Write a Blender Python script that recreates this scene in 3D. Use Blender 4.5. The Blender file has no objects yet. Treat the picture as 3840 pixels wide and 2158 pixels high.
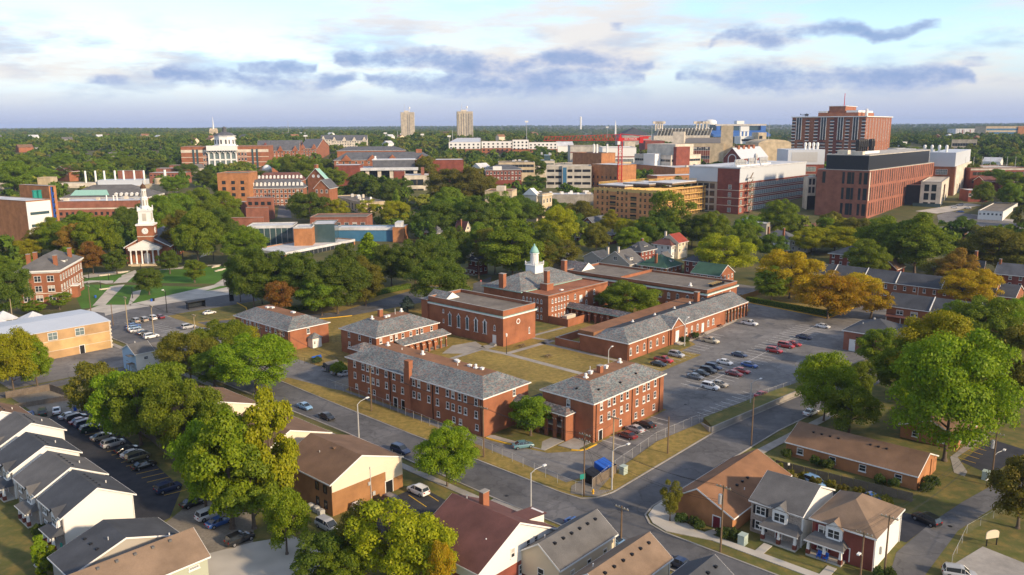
import bpy,bmesh,math,random
import numpy as np
from mathutils import Vector,Matrix
rnd=random.Random(11)
C=bpy.context.scene.collection
scn=bpy.context.scene
# ------------------------------------------------------------------ camera
H=66.0; F=3030.0; HY=469.5; ROLL=0.0055; K=960/2574
PITCH=math.atan((1079 - HY)/F)
cam=bpy.data.objects.new('camera',bpy.data.cameras.new('camera'))
C.objects.link(cam)
cam.data.sensor_width=36; cam.data.lens=36*F/3840
cam.data.clip_start=1; cam.data.clip_end=60000
cam.matrix_world=Matrix.Translation((0,0,H)) @ Matrix.Rotation(math.pi/2 - PITCH,4,'X') @ Matrix.Rotation(-ROLL,4,'Z')
scn.camera=cam
scn.render.resolution_x=1024; scn.render.resolution_y=575
scn.view_settings.view_transform='Standard'; scn.view_settings.look='None'
scn.view_settings.gamma=1; scn.view_settings.use_curve_mapping=False
scn.view_settings.exposure=1.45
# ------------------------------------------------------------------ light
SUN_AZ=math.radians(-36); SUN_EL=math.radians(23)
sl=bpy.data.lights.new('sun','SUN'); sl.energy=2.15; sl.angle=math.radians(3); sl.color=(1.0,0.77,0.5)
so=bpy.data.objects.new('sun',sl); C.objects.link(so)
sd=Vector((math.cos(SUN_EL)*math.cos(SUN_AZ),math.cos(SUN_EL)*math.sin(SUN_AZ),math.sin(SUN_EL)))
so.rotation_euler=sd.to_track_quat('Z','Y').to_euler(); so.location=sd*300
def ray(x,y):
 dx,dy=x - 1920.,1079. - y
 c,s=math.cos(ROLL),math.sin(ROLL)
 dx,dy=(c*dx+s*dy)/F,(-s*dx+c*dy)/F
 cp,sp=math.cos(PITCH),math.sin(PITCH)
 return (dx,cp+dy*sp,-sp+dy*cp)
# ------------------------------------------------------------------ sky
w=bpy.data.worlds.new('World'); scn.world=w; w.use_nodes=True
def nd(nt,t,**kw):
 n=nt.nodes.new(t)
 for k,v in kw.items():
  setattr(n,k,v)
 return n
def mth(nt,op,a,b=None,c=None):
 n=nt.nodes.new('ShaderNodeMath'); n.operation=op
 for i,v in enumerate((a,b,c)):
  if v is None: continue
  if isinstance(v,(int,float)): n.inputs[i].default_value=v
  else: nt.links.new(v,n.inputs[i])
 return n.outputs[0]
def sky():
 nt=w.node_tree; nt.nodes.clear(); L=nt.links.new
 out=nd(nt,'ShaderNodeOutputWorld')
 sk=nd(nt,'ShaderNodeTexSky'); sk.sky_type='NISHITA'; sk.sun_disc=False
 sk.sun_elevation=SUN_EL; sk.sun_rotation=math.pi/2 - SUN_AZ
 sk.air_density=1.0; sk.dust_density=0.3; sk.ozone_density=2.5; sk.altitude=300
 bg=nd(nt,'ShaderNodeBackground'); bg.inputs[1].default_value=0.088
 L(sk.outputs[0],bg.inputs[0])
 tc=nd(nt,'ShaderNodeTexCoord')
 sp=nd(nt,'ShaderNodeSeparateXYZ'); L(tc.outputs['Generated'],sp.inputs[0])
 x,y,z=sp.outputs
 el=mth(nt,'MULTIPLY',mth(nt,'ARCSINE',z),57.29578)
 az=mth(nt,'MULTIPLY',mth(nt,'ARCTAN2',x,y),57.29578)
 azf=mth(nt,'SUBTRACT',mth(nt,'PINGPONG',mth(nt,'ADD',az,36.0),72.0),36.0)
 cv=nd(nt,'ShaderNodeCombineXYZ'); L(azf,cv.inputs[0]); L(el,cv.inputs[1])
 def noise(sc,det,rough,vx,vy,vz=0.0):
  mp=nd(nt,'ShaderNodeMapping'); L(cv.outputs[0],mp.inputs[0]); mp.inputs['Scale'].default_value=(vx,vy,1); mp.inputs['Rotation'].default_value=(0,0,-.05); mp.inputs['Location'].default_value=(0,0,vz)
  n=nd(nt,'ShaderNodeTexNoise'); L(mp.outputs[0],n.inputs['Vector'])
  n.inputs['Scale'].default_value=sc; n.inputs['Detail'].default_value=det; n.inputs['Roughness'].default_value=rough
  return n.outputs['Fac']
 def ramp(v,a,b,c0=0.0,c1=1.0):
  n=nd(nt,'ShaderNodeMapRange'); n.interpolation_type='SMOOTHSTEP'
  L(v,n.inputs[0]); n.inputs[1].default_value=a; n.inputs[2].default_value=b; n.inputs[3].default_value=c0; n.inputs[4].default_value=c1
  return n.outputs[0]
 def emit(col,st=1.0):
  b=nd(nt,'ShaderNodeBackground'); b.inputs[0].default_value=(*col,1); b.inputs[1].default_value=st
  return b.outputs[0]
 def mix(f,a,b):
  m=nd(nt,'ShaderNodeMixShader'); L(f,m.inputs[0]); L(a,m.inputs[1]); L(b,m.inputs[2]); return m.outputs[0]
 low=ramp(el,0.2,6.0,0.97,0.0)
 s=mix(low,bg.outputs[0],emit((0.187,0.208,0.285)))
 veil=ramp(mth(nt,'ADD',mth(nt,'MULTIPLY',noise(0.06,3,.5,1.0,3.0,5.6),1.0),mth(nt,'MULTIPLY',noise(0.16,5,.62,1.0,6.0,7.7),0.6)),0.72,1.0,0.04,0.92)
 up=ramp(el,0.6,3.6)
 s=mix(mth(nt,'MULTIPLY',veil,up),s,emit((0.335,0.315,0.303)))
 cl=[(1130,146,150,22),(950,150,110,18),(1450,148,165,17),(1230,178,130,20),(1000,192,95,12),(1400,196,220,26),(1560,175,90,14),
          (520,190,130,18),(700,172,100,16),(720,205,150,20),(270,200,60,8),(880,192,24,8),
          (1920,85,130,18),(2120,98,120,12),(1955,118,45,10),(2260,98,45,10),(2105,47,80,13),(2300,62,70,9),(1772,118,38,6),(1552,68,26,8),(1298,73,10,6),
          (1760,190,60,16),(1950,190,190,26),(2230,186,200,22),(1390,108,50,3),(2425,115,32,3),(2280,145,28,4),(2450,155,60,6),(2080,215,330,22),(1180,215,260,22),(1644,149,10,4),(640,215,60,14)]
 bands=[[],[],[]]
 for (px,py,pw,ph) in cl:
  q=1.49068
  r=ray(px*q,py*q); l=math.sqrt(sum(v*v for v in r))
  a0=math.degrees(math.atan2(r[0],r[1])); e0=math.degrees(math.asin(r[2]/l))
  bands[0 if py < 125 else 1 if py < 183 else 2].append((a0,e0,math.degrees(pw*q/F)*math.cos(math.radians(a0)),math.degrees(ph*q/F)))
 xin=mth(nt,'MULTIPLY_ADD',azf,1/72.0,.5)
 def curve(vals):
  n=nd(nt,'ShaderNodeFloatCurve'); L(xin,n.inputs[1]); cv_=n.mapping.curves[0]
  while len(cv_.points) > 2: cv_.points.remove(cv_.points[1])
  cv_.points[0].location=(0,vals[0]); cv_.points[1].location=(1,vals[-1])
  for k in range(1,len(vals) - 1): cv_.points.new(k/(len(vals) - 1),vals[k])
  for p in cv_.points: p.handle_type='VECTOR'
  n.mapping.update(); return n.outputs[0]
 best=None
 for bd in bands:
  th,ce=[],[]
  for k in range(121):
   a=-36+72*k/120
   t,wsum,c_=0.0,1e-4,1e-4*sum(e[1] for e in bd)/len(bd)
   for (a0,e0,hw,hh) in bd:
    d=1 - ((a - a0)/hw) ** 2
    if d > 0: t=max(t,hh*math.sqrt(d)); wsum += d*hh; c_ += d*hh*e0
   th.append(min(1,t*.62+.04)); ce.append(c_/wsum/15)
  cth=curve(th)
  dy=mth(nt,'DIVIDE',mth(nt,'SUBTRACT',el,mth(nt,'MULTIPLY',curve(ce),15.0)),mth(nt,'MULTIPLY',cth,2.0))
  d=mth(nt,'SUBTRACT',1.0,mth(nt,'MULTIPLY',dy,dy)); d=mth(nt,'MAXIMUM',mth(nt,'MINIMUM',d,mth(nt,'MULTIPLY_ADD',cth,22.0,-2.9)),-3.0)
  best=d if best is None else mth(nt,'MAXIMUM',best,d)
 n1=noise(0.36,8,.68,1.0,1.9,1.3)
 ed=mth(nt,'ADD',best,mth(nt,'MULTIPLY',mth(nt,'SUBTRACT',n1,0.49),4.4))
 f=ramp(ed,-0.45,1.3,0.0,0.9)
 deck=mth(nt,'MULTIPLY',ramp(noise(0.13,5,.6,1.0,3.4,2.2),.44,.66),mth(nt,'MULTIPLY',ramp(el,.8,2.6),ramp(el,4.6,8.0,.55,0.0)))
 s=mix(deck,s,emit((0.14,0.178,0.267)))
 cm=nd(nt,'ShaderNodeMixShader'); L(ramp(ed,.2,2.2),cm.inputs[0]); L(emit((0.165,0.2,0.29)),cm.inputs[1]); L(emit((0.088,0.138,0.245)),cm.inputs[2])
 s=mix(f,s,cm.outputs[0])
 L(s,out.inputs[0])
sky()
def proj(p):
 x,y,z=p[0],p[1],p[2] - H
 cp,sp=math.cos(PITCH),math.sin(PITCH)
 yc=y*cp - z*sp; zc=y*sp+z*cp
 dx,dy=x/yc*F,zc/yc*F
 c,s=math.cos(ROLL),math.sin(ROLL)
 return (1920+c*dx - s*dy,1079 - (s*dx+c*dy),yc)
def ss(a,b,v):
 t=max(0,min(1,(v - a)/(b - a))); return t*t*(3 - 2*t)
def terr(x,y):
 d=math.hypot(x,y)
 a=math.atan2(x,y)
 f=1 - .72*ss(.0,.1,a)+.45*ss(.33,.45,a)
 h=16*ss(370,850,d)+22*f*ss(850,1600,d)+(8+14*(1 - f))*ss(2500,9000,d)
 if d > 1200:
  h += ss(1200,5000,d)*6*(math.sin(x/900.+1)*math.cos(y/1300.)+.6*math.sin(x/430.+y/700.))
 return h
def W(x,y,z=None):
 r=ray(x,y)
 if z is not None:
  t=(z - H)/r[2]; return Vector((r[0]*t,r[1]*t,z))
 zz=0
 for i in range(50):
  t=min((zz - H)/r[2],20000) if r[2] < 0 else 20000
  zz=zz*.5+.5*terr(r[0]*t,r[1]*t)
 return Vector((r[0]*t,r[1]*t,zz))
def Dp(x,y,depth):
 r=ray(x,y); t=depth/r[1]
 return Vector((r[0]*t,depth,H+r[2]*t))
def along(p,d,xpix):
 f0=proj(p)[0]; lo,hi=0.0,400.0
 sg=1 if proj((p[0]+d[0],p[1]+d[1],p[2]))[0] > f0 else -1
 for i in range(50):
  m=(lo+hi)/2
  v=proj((p[0]+d[0]*m,p[1]+d[1]*m,p[2]))[0]
  if (v - xpix)*sg < 0: lo=m
  else: hi=m
 return lo
TL=dict(t1=(0,400),t2=(960,400),t3=(1920,400),t4=(2880,360),t5=(0,850),t6=(860,900),t7=(1720,900),t8=(2600,900),u1=(0,1200),u2=(960,1250),u3=(1920,1250),u4=(2880,1050),u5=(0,1618),u6=(960,1618),u7=(1920,1618),u8=(2880,1618))
def mk_tile(o): return lambda x,y: (o[0]+x*K,o[1]+y*K)
t1,t2,t3,t4,t5,t6,t7,t8,u1,u2,u3,u4,u5,u6,u7,u8=[mk_tile(TL[k]) for k in ('t1','t2','t3','t4','t5','t6','t7','t8','u1','u2','u3','u4','u5','u6','u7','u8')]
def q2(x,y): return (2080+x*600/2555,760+y*600/2555)
def q3(x,y): return (2680+x*600/2555,820+y*600/2555)
def q4(x,y): return (3240+x*600/2555,760+y*600/2555)
def q5(x,y): return (1560+x*600/2555,760+y*600/2555)
def dd(x,y): return (x*1.49068,y*1.49068)
A0=47.7
HAZE=6e-5
EX=Vector((math.cos(math.radians(A0)),math.sin(math.radians(A0)),0)); EY=Vector((-EX.y,EX.x,0))
def G2(a,b,z=0.0): return EX*a+EY*b+Vector((0,0,z))
def AB(p): return (p[0]*EX.x+p[1]*EX.y,p[0]*EY.x+p[1]*EY.y)
GR=math.radians(A0)
# ------------------------------------------------------------------ materials
MT={}
def mat(name,c1,c2=None,sc=1.0,rough=.85,kind='noise',spec=.3,bump=0.0,metal=0.0,big=0.0,c3=None,crack=0.0):
 m=bpy.data.materials.new(name); m.use_nodes=True; MT[name]=m
 nt=m.node_tree; b=nt.nodes['Principled BSDF']; L=nt.links.new
 b.inputs['Roughness'].default_value=rough; b.inputs['Specular IOR Level'].default_value=spec; b.inputs['Metallic'].default_value=metal
 if c2 is None:
  c2=tuple(v*.82 for v in c1)
 tc=nd(nt,'ShaderNodeTexCoord')
 src=tc.outputs['Object']
 if kind == 'brick':
  t=nd(nt,'ShaderNodeTexNoise'); t.inputs['Scale'].default_value=9; t.inputs['Detail'].default_value=3
  fac=t.outputs['Fac']
  mp=nd(nt,'ShaderNodeMapping'); mp.inputs['Scale'].default_value=(.6,.6,12); L(src,mp.inputs[0]); L(mp.outputs[0],t.inputs['Vector'])
 elif kind == 'slate':
  mp=nd(nt,'ShaderNodeMapping'); mp.inputs['Scale'].default_value=(1.5,1.5,5.5); L(src,mp.inputs[0])
  v=nd(nt,'ShaderNodeTexVoronoi'); v.inputs['Scale'].default_value=sc; L(mp.outputs[0],v.inputs['Vector'])
  s=nd(nt,'ShaderNodeSeparateColor'); L(v.outputs['Color'],s.inputs[0]); fac=s.outputs[0]
 elif kind == 'shingle':
  t=nd(nt,'ShaderNodeTexNoise'); t.inputs['Scale'].default_value=sc; t.inputs['Detail'].default_value=6; t.inputs['Roughness'].default_value=.8
  L(src,t.inputs['Vector']); fac=t.outputs['Fac']
 elif kind == 'lines':
  t=nd(nt,'ShaderNodeTexWave'); t.wave_type='BANDS'; t.bands_direction='Z'; t.inputs['Scale'].default_value=sc; t.inputs['Distortion'].default_value=.3
  L(src,t.inputs['Vector']); fac=t.outputs['Fac']
 else:
  t=nd(nt,'ShaderNodeTexNoise'); t.inputs['Scale'].default_value=sc; t.inputs['Detail'].default_value=8; t.inputs['Roughness'].default_value=.68
  L(src,t.inputs['Vector']); fac=t.outputs['Fac']
 rp=nd(nt,'ShaderNodeValToRGB'); L(fac,rp.inputs[0])
 e=rp.color_ramp.elements
 if kind == 'slate':
  e[0].position=0.0; e[0].color=(*c1,1); e[1].position=.55; e[1].color=(*c2,1)
  x=e.new(.8); x.color=(*(c3 or c1),1); rp.color_ramp.interpolation='CONSTANT'
  x=e.new(.3); x.color=(*[a*.7 for a in c1],1)
 else:
  e[0].position=.33; e[0].color=(*c1,1); e[1].position=.67; e[1].color=(*c2,1)
  if c3:
   x=e.new(.5); x.color=(*c3,1)
 col=rp.outputs[0]
 if big:
  t2_=nd(nt,'ShaderNodeTexNoise'); t2_.inputs['Scale'].default_value=big; t2_.inputs['Detail'].default_value=5; t2_.inputs['Roughness'].default_value=.6
  L(src,t2_.inputs['Vector'])
  mr=nd(nt,'ShaderNodeMapRange'); L(t2_.outputs['Fac'],mr.inputs[0]); mr.inputs[1].default_value=.3; mr.inputs[2].default_value=.7; mr.inputs[3].default_value=.74; mr.inputs[4].default_value=1.22
  mx=nd(nt,'ShaderNodeVectorMath',operation='SCALE'); L(col,mx.inputs[0]); L(mr.outputs[0],mx.inputs['Scale']); col=mx.outputs[0]
 if crack:
  n_=nd(nt,'ShaderNodeTexNoise'); n_.inputs['Scale'].default_value=.35; n_.inputs['Detail'].default_value=4; L(src,n_.inputs['Vector'])
  ad=nd(nt,'ShaderNodeVectorMath',operation='MULTIPLY_ADD'); L(n_.outputs['Color'],ad.inputs[0]); ad.inputs[1].default_value=(5,5,5); L(src,ad.inputs[2])
  v_=nd(nt,'ShaderNodeTexVoronoi',feature='DISTANCE_TO_EDGE'); v_.inputs['Scale'].default_value=crack; L(ad.outputs[0],v_.inputs['Vector'])
  v2=nd(nt,'ShaderNodeTexVoronoi'); v2.inputs['Scale'].default_value=.16; L(ad.outputs[0],v2.inputs['Vector']); s2=nd(nt,'ShaderNodeSeparateColor'); L(v2.outputs['Color'],s2.inputs[0])
  st=nd(nt,'ShaderNodeMapRange'); L(s2.outputs[0],st.inputs[0]); st.inputs[1].default_value=.0; st.inputs[2].default_value=1; st.inputs[3].default_value=.86; st.inputs[4].default_value=1.12
  mr=nd(nt,'ShaderNodeMapRange'); L(v_.outputs['Distance'],mr.inputs[0]); mr.inputs[1].default_value=.0; mr.inputs[2].default_value=.03; mr.inputs[3].default_value=.74; mr.inputs[4].default_value=1.0
  mx=nd(nt,'ShaderNodeVectorMath',operation='SCALE'); L(col,mx.inputs[0]); L(mth(nt,'MULTIPLY',mr.outputs[0],st.outputs[0]),mx.inputs['Scale']); col=mx.outputs[0]
 L(col,b.inputs['Base Color'])
 if bump:
  bp=nd(nt,'ShaderNodeBump'); bp.inputs['Strength'].default_value=bump; bp.inputs['Distance'].default_value=.05
  L(fac,bp.inputs['Height']); L(bp.outputs[0],b.inputs['Normal'])
 return m
def M(n): return MT[n]
mat('brick',(.345,.135,.066),(.25,.096,.05),kind='brick',rough=.9,big=.25)
mat('brick_dark',(.15,.045,.03),(.2,.06,.04),kind='brick',rough=.9,big=.3)
mat('brick_pink',(.31,.125,.08),(.25,.1,.066),kind='brick',rough=.9,big=.25)
mat('brick_maroon',(.19,.055,.038),(.235,.07,.048),kind='brick',rough=.9,big=.25)
mat('brick_tan',(.34,.17,.07),(.28,.14,.06),kind='brick',rough=.9,big=.3)
mat('brick_orange',(.42,.19,.08),(.36,.16,.07),kind='brick',rough=.9,big=.3)
mat('slate',(.15,.17,.175),(.215,.235,.225),sc=1.6,kind='slate',rough=.75,c3=(.235,.165,.145),big=.2)
mat('slate_dark',(.11,.115,.125),(.2,.19,.185),sc=1.2,kind='slate',rough=.75,c3=(.17,.11,.1),big=.2)
mat('slate_plain',(.085,.09,.1),(.13,.135,.15),sc=6,kind='shingle',rough=.8,big=.3)
mat('gravel_brown',(.26,.125,.06),(.21,.1,.05),sc=1.5,big=.2)
mat('roof_grey',(.15,.125,.1),(.2,.175,.145),sc=.8,big=.16)
mat('roof_black',(.04,.04,.045),(.06,.06,.065),sc=1.0,big=.2)
mat('roof_white',(.62,.63,.64),(.5,.51,.53),sc=.6,big=.1,rough=.6)
mat('roof_metal',(.5,.53,.57),(.53,.56,.6),sc=.3,rough=.45,big=0)
mat('shingle_black',(.05,.055,.066),(.085,.09,.1),sc=9,kind='shingle',big=.25)
mat('shingle_grey',(.1,.098,.098),(.155,.148,.142),sc=9,kind='shingle',big=.25)
mat('shingle_brown',(.15,.088,.052),(.21,.125,.075),sc=9,kind='shingle',big=.25)
mat('shingle_tan',(.18,.125,.085),(.25,.175,.12),sc=9,kind='shingle',big=.25)
mat('shingle_rust',(.2,.1,.052),(.26,.135,.07),sc=9,kind='shingle',big=.25)
mat('shingle_maroon',(.12,.052,.045),(.165,.072,.06),sc=9,kind='shingle',big=.25)
mat('shingle_red',(.24,.04,.025),(.3,.055,.035),sc=6,kind='shingle',big=.25)
mat('shingle_green',(.035,.085,.055),(.055,.12,.08),sc=6,kind='shingle',big=.25)
mat('copper',(.22,.42,.36),(.3,.5,.44),sc=1.5,rough=.7)
mat('white',(.78,.77,.74),(.7,.69,.67),sc=2,rough=.6)
mat('siding_white',(.76,.74,.7),(.7,.685,.65),sc=3.3,kind='lines',rough=.6)
mat('siding_cream',(.68,.57,.41),(.61,.51,.37),sc=3.3,kind='lines',rough=.65)
mat('siding_sage',(.42,.44,.34),(.37,.39,.3),sc=3.3,kind='lines',rough=.65)
mat('siding_blue',(.34,.52,.7),(.3,.47,.64),sc=3.3,kind='lines',rough=.65)
mat('siding_taupe',(.4,.37,.32),(.36,.33,.29),sc=3.3,kind='lines',rough=.65)
mat('panel_cream',(.72,.62,.47),(.68,.58,.44),sc=.7,rough=.7)
mat('stucco_yellow',(.56,.36,.16),(.5,.33,.15),sc=.5,rough=.85,big=.2)
mat('stucco_tan',(.43,.27,.13),(.39,.245,.12),sc=.5,rough=.85,big=.2)
mat('stone',(.55,.44,.29),(.48,.39,.26),sc=1.2,big=.2)
mat('stone_pale',(.62,.55,.45),(.56,.5,.41),sc=1.2,big=.2)
mat('stone_mix',(.42,.36,.3),(.2,.16,.14),sc=4.5,rough=.9)
mat('concrete',(.36,.33,.29),(.28,.26,.235),sc=.7,big=.15)
mat('concrete_pale',(.5,.46,.4),(.43,.4,.35),sc=.8,big=.2)
mat('asphalt',(.1,.1,.106),(.14,.138,.14),sc=.5,rough=.92,big=.06,bump=.1,crack=.11)
mat('asphalt_lot',(.14,.136,.134),(.215,.205,.195),sc=.35,rough=.92,big=.05,bump=.1,crack=.14)
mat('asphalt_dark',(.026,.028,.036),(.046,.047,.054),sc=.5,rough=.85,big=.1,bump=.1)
mat('gravel',(.26,.23,.19),(.17,.15,.12),sc=2.2,big=.12,bump=.3)
mat('mulch',(.09,.045,.025),(.13,.07,.04),sc=3,big=.3)
mat('dry_grass',(.16,.135,.03),(.33,.23,.064),sc=.7,rough=.95,big=.07,bump=.2,c3=(.24,.175,.045))
mat('grass_mix',(.085,.1,.018),(.23,.165,.045),sc=.35,rough=.95,big=.05,bump=.2,c3=(.125,.12,.033))
mat('grass_green',(.05,.14,.012),(.075,.17,.016),sc=1.4,rough=.95,big=.06,bump=.2)
mat('ground',(.06,.075,.02),(.15,.12,.045),sc=.05,rough=.95,big=.02,c3=(.09,.09,.028))
mat('paint_white',(.72,.72,.69),(.42,.41,.4),sc=2.5)
mat('paint_yellow',(.62,.4,.03),(.45,.29,.03),sc=2.5)
mat('kerb_yellow',(.78,.45,.02),(.6,.36,.04),sc=2)
mat('black',(.012,.012,.014),rough=.5,sc=3)
mat('black_panel',(.018,.02,.025),(.026,.028,.034),sc=.6,rough=.35)
mat('glass',(.02,.026,.033),(.035,.042,.05),sc=.35,rough=.08,spec=.6)
mat('glass_teal',(.04,.075,.085),(.06,.1,.11),sc=.3,rough=.08,spec=.6)
mat('glass_blue',(.05,.15,.27),(.06,.18,.31),sc=.3,rough=.12,spec=.6)
mat('glass_sky_tint',(.11,.15,.155),(.19,.24,.24),sc=.5,rough=.15,spec=.6)  # pale teal base colour paints in the sky's reflection
mat('stained',(.05,.09,.11),(.09,.16,.19),sc=6,rough=.3)
mat('steel',(.42,.42,.43),rough=.45,metal=.6,sc=2)
mat('galv',(.5,.5,.49),rough=.55,metal=.2,sc=2)
mat('wood_pole',(.13,.085,.05),(.19,.13,.08),sc=3,rough=.9)
mat('wood_pole_pale',(.32,.25,.15),(.38,.3,.18),sc=3,rough=.9)
mat('wood_grey',(.2,.16,.12),(.14,.11,.085),sc=2.5,rough=.9,big=.5)
mat('wood_fresh',(.5,.29,.1),(.42,.24,.085),sc=3,rough=.85)
mat('lumber',(.72,.47,.16),(.6,.38,.13),sc=1.2,rough=.85)
mat('sheath',(.56,.22,.09),(.64,.32,.12),sc=.35,rough=.85,big=.15)
mat('crane_red',(.6,.03,.03),rough=.45,sc=1)
mat('blue_paint',(.02,.1,.45),rough=.45,sc=1)
mat('stadium_blue',(.03,.11,.34),(.045,.14,.4),rough=.6,sc=.2)
mat('green_sign',(.02,.25,.2),rough=.5,sc=2)
mat('red',(.45,.03,.03),rough=.5,sc=2)
mat('burgundy',(.16,.015,.025),rough=.55,sc=2)
mat('hydrant',(.75,.42,.03),rough=.5,sc=2)
mat('mint',(.42,.5,.44),rough=.6,sc=2)
mat('tyre',(.015,.015,.016),rough=.85,sc=4)
mat('rim',(.45,.45,.46),rough=.35,metal=.7,sc=4)
mat('lamp_red',(.35,.015,.012),rough=.25,sc=4)
mat('lamp_clear',(.7,.7,.68),rough=.15,sc=4)
mat('hedge',(.028,.06,.012),(.06,.11,.02),sc=5,rough=.9,bump=.8)
mat('bark',(.085,.062,.045),(.15,.115,.085),sc=4,rough=.95)
mat('wire',(.02,.02,.02),rough=.6,sc=1)
mat('screen_print',(.7,.7,.68),rough=.5,sc=3)
for n_,c_ in dict(white=(.74,.74,.73),silver=(.42,.43,.45),tan=(.38,.34,.27),black=(.012,.013,.015),navy=(.015,.03,.085),blue=(.03,.1,.33),sky=(.2,.36,.55),red=(.4,.02,.02),maroon=(.17,.015,.02),grey=(.13,.14,.16),green=(.02,.05,.035),teal=(.12,.24,.27),olive=(.1,.1,.06),cream=(.6,.52,.36)).items():
 m_=mat('car_'+n_,c_,tuple(v*.95 for v in c_),rough=.28,sc=1,spec=.6)
 m_.node_tree.nodes['Principled BSDF'].inputs['Coat Weight'].default_value=.7
 m_.node_tree.nodes['Principled BSDF'].inputs['Coat Roughness'].default_value=.06
def leaf_mat(name,c1,c2,c3=None):
 m=bpy.data.materials.new(name); m.use_nodes=True; MT[name]=m
 nt=m.node_tree; nt.nodes.clear(); L=nt.links.new
 out=nd(nt,'ShaderNodeOutputMaterial')
 g=nd(nt,'ShaderNodeNewGeometry'); oi=nd(nt,'ShaderNodeObjectInfo')
 rp=nd(nt,'ShaderNodeValToRGB'); e=rp.color_ramp.elements
 e[0].position=.1; e[0].color=(*c1,1); e[1].position=.85; e[1].color=(*c2,1)
 if c3:
  x=e.new(.97); x.color=(*c3,1)
 L(g.outputs['Random Per Island'],rp.inputs[0])
 tc=nd(nt,'ShaderNodeTexCoord'); n=nd(nt,'ShaderNodeTexNoise'); n.inputs['Scale'].default_value=.45; n.inputs['Detail'].default_value=3; L(tc.outputs['Object'],n.inputs['Vector'])
 hs=nd(nt,'ShaderNodeHueSaturation')
 L(rp.outputs[0],hs.inputs['Color'])
 L(mth(nt,'ADD',mth(nt,'MULTIPLY',oi.outputs['Random'],.03),mth(nt,'ADD',mth(nt,'MULTIPLY',n.outputs['Fac'],-.05),.492)),hs.inputs['Hue'])
 L(mth(nt,'ADD',mth(nt,'MULTIPLY',oi.outputs['Random'],.35),mth(nt,'ADD',mth(nt,'MULTIPLY',n.outputs['Fac'],.6),.68)),hs.inputs['Value'])
 d=nd(nt,'ShaderNodeBsdfDiffuse'); t=nd(nt,'ShaderNodeBsdfTranslucent'); gl=nd(nt,'ShaderNodeBsdfGlossy'); gl.inputs['Roughness'].default_value=.5
 L(hs.outputs[0],d.inputs[0]); L(hs.outputs[0],t.inputs[0])
 mx=nd(nt,'ShaderNodeMixShader'); mx.inputs[0].default_value=.42; L(d.outputs[0],mx.inputs[1]); L(t.outputs[0],mx.inputs[2])
 m2=nd(nt,'ShaderNodeMixShader'); m2.inputs[0].default_value=.012; L(mx.outputs[0],m2.inputs[1]); L(gl.outputs[0],m2.inputs[2])
 L(m2.outputs[0],out.inputs[0])
leaf_mat('leaf_green',(.095,.175,.012),(.16,.245,.014))
leaf_mat('leaf_dark',(.06,.115,.012),(.11,.17,.016))
leaf_mat('leaf_bright',(.11,.205,.008),(.185,.28,.01))
leaf_mat('leaf_lime',(.2,.24,.008),(.3,.32,.01))
leaf_mat('leaf_olive',(.105,.12,.012),(.18,.175,.018))
leaf_mat('leaf_yellow',(.3,.25,.008),(.43,.34,.01),(.4,.25,.01))
leaf_mat('leaf_rust',(.2,.13,.018),(.29,.18,.022),(.16,.16,.02))
leaf_mat('leaf_blue',(.06,.095,.08),(.1,.14,.125))
def far_leaf():
 m=bpy.data.materials.new('leaf_far'); m.use_nodes=True; MT['leaf_far']=m
 nt=m.node_tree; nt.nodes.clear(); L=nt.links.new
 out=nd(nt,'ShaderNodeOutputMaterial'); oi=nd(nt,'ShaderNodeObjectInfo'); g=nd(nt,'ShaderNodeNewGeometry')
 rp=nd(nt,'ShaderNodeValToRGB'); e=rp.color_ramp.elements; e[0].color=(.06,.105,.016,1); e[1].color=(.2,.22,.032,1)
 for q,c_ in ((.25,(.085,.14,.018)),(.5,(.115,.17,.022)),(.75,(.145,.19,.025)),(.96,(.17,.165,.03))): x=e.new(q); x.color=(*c_,1)
 L(oi.outputs['Random'],rp.inputs[0]); hs=nd(nt,'ShaderNodeHueSaturation'); L(rp.outputs[0],hs.inputs['Color']); L(mth(nt,'MULTIPLY_ADD',g.outputs['Random Per Island'],.6,.75),hs.inputs['Value'])
 d=nd(nt,'ShaderNodeBsdfDiffuse'); t=nd(nt,'ShaderNodeBsdfTranslucent'); mx=nd(nt,'ShaderNodeMixShader'); mx.inputs[0].default_value=.25
 L(hs.outputs[0],d.inputs[0]); L(hs.outputs[0],t.inputs[0]); L(d.outputs[0],mx.inputs[1]); L(t.outputs[0],mx.inputs[2]); L(mx.outputs[0],out.inputs[0])
far_leaf()
leaf_mat('leaf_shrub',(.04,.08,.016),(.075,.12,.022))
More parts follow.
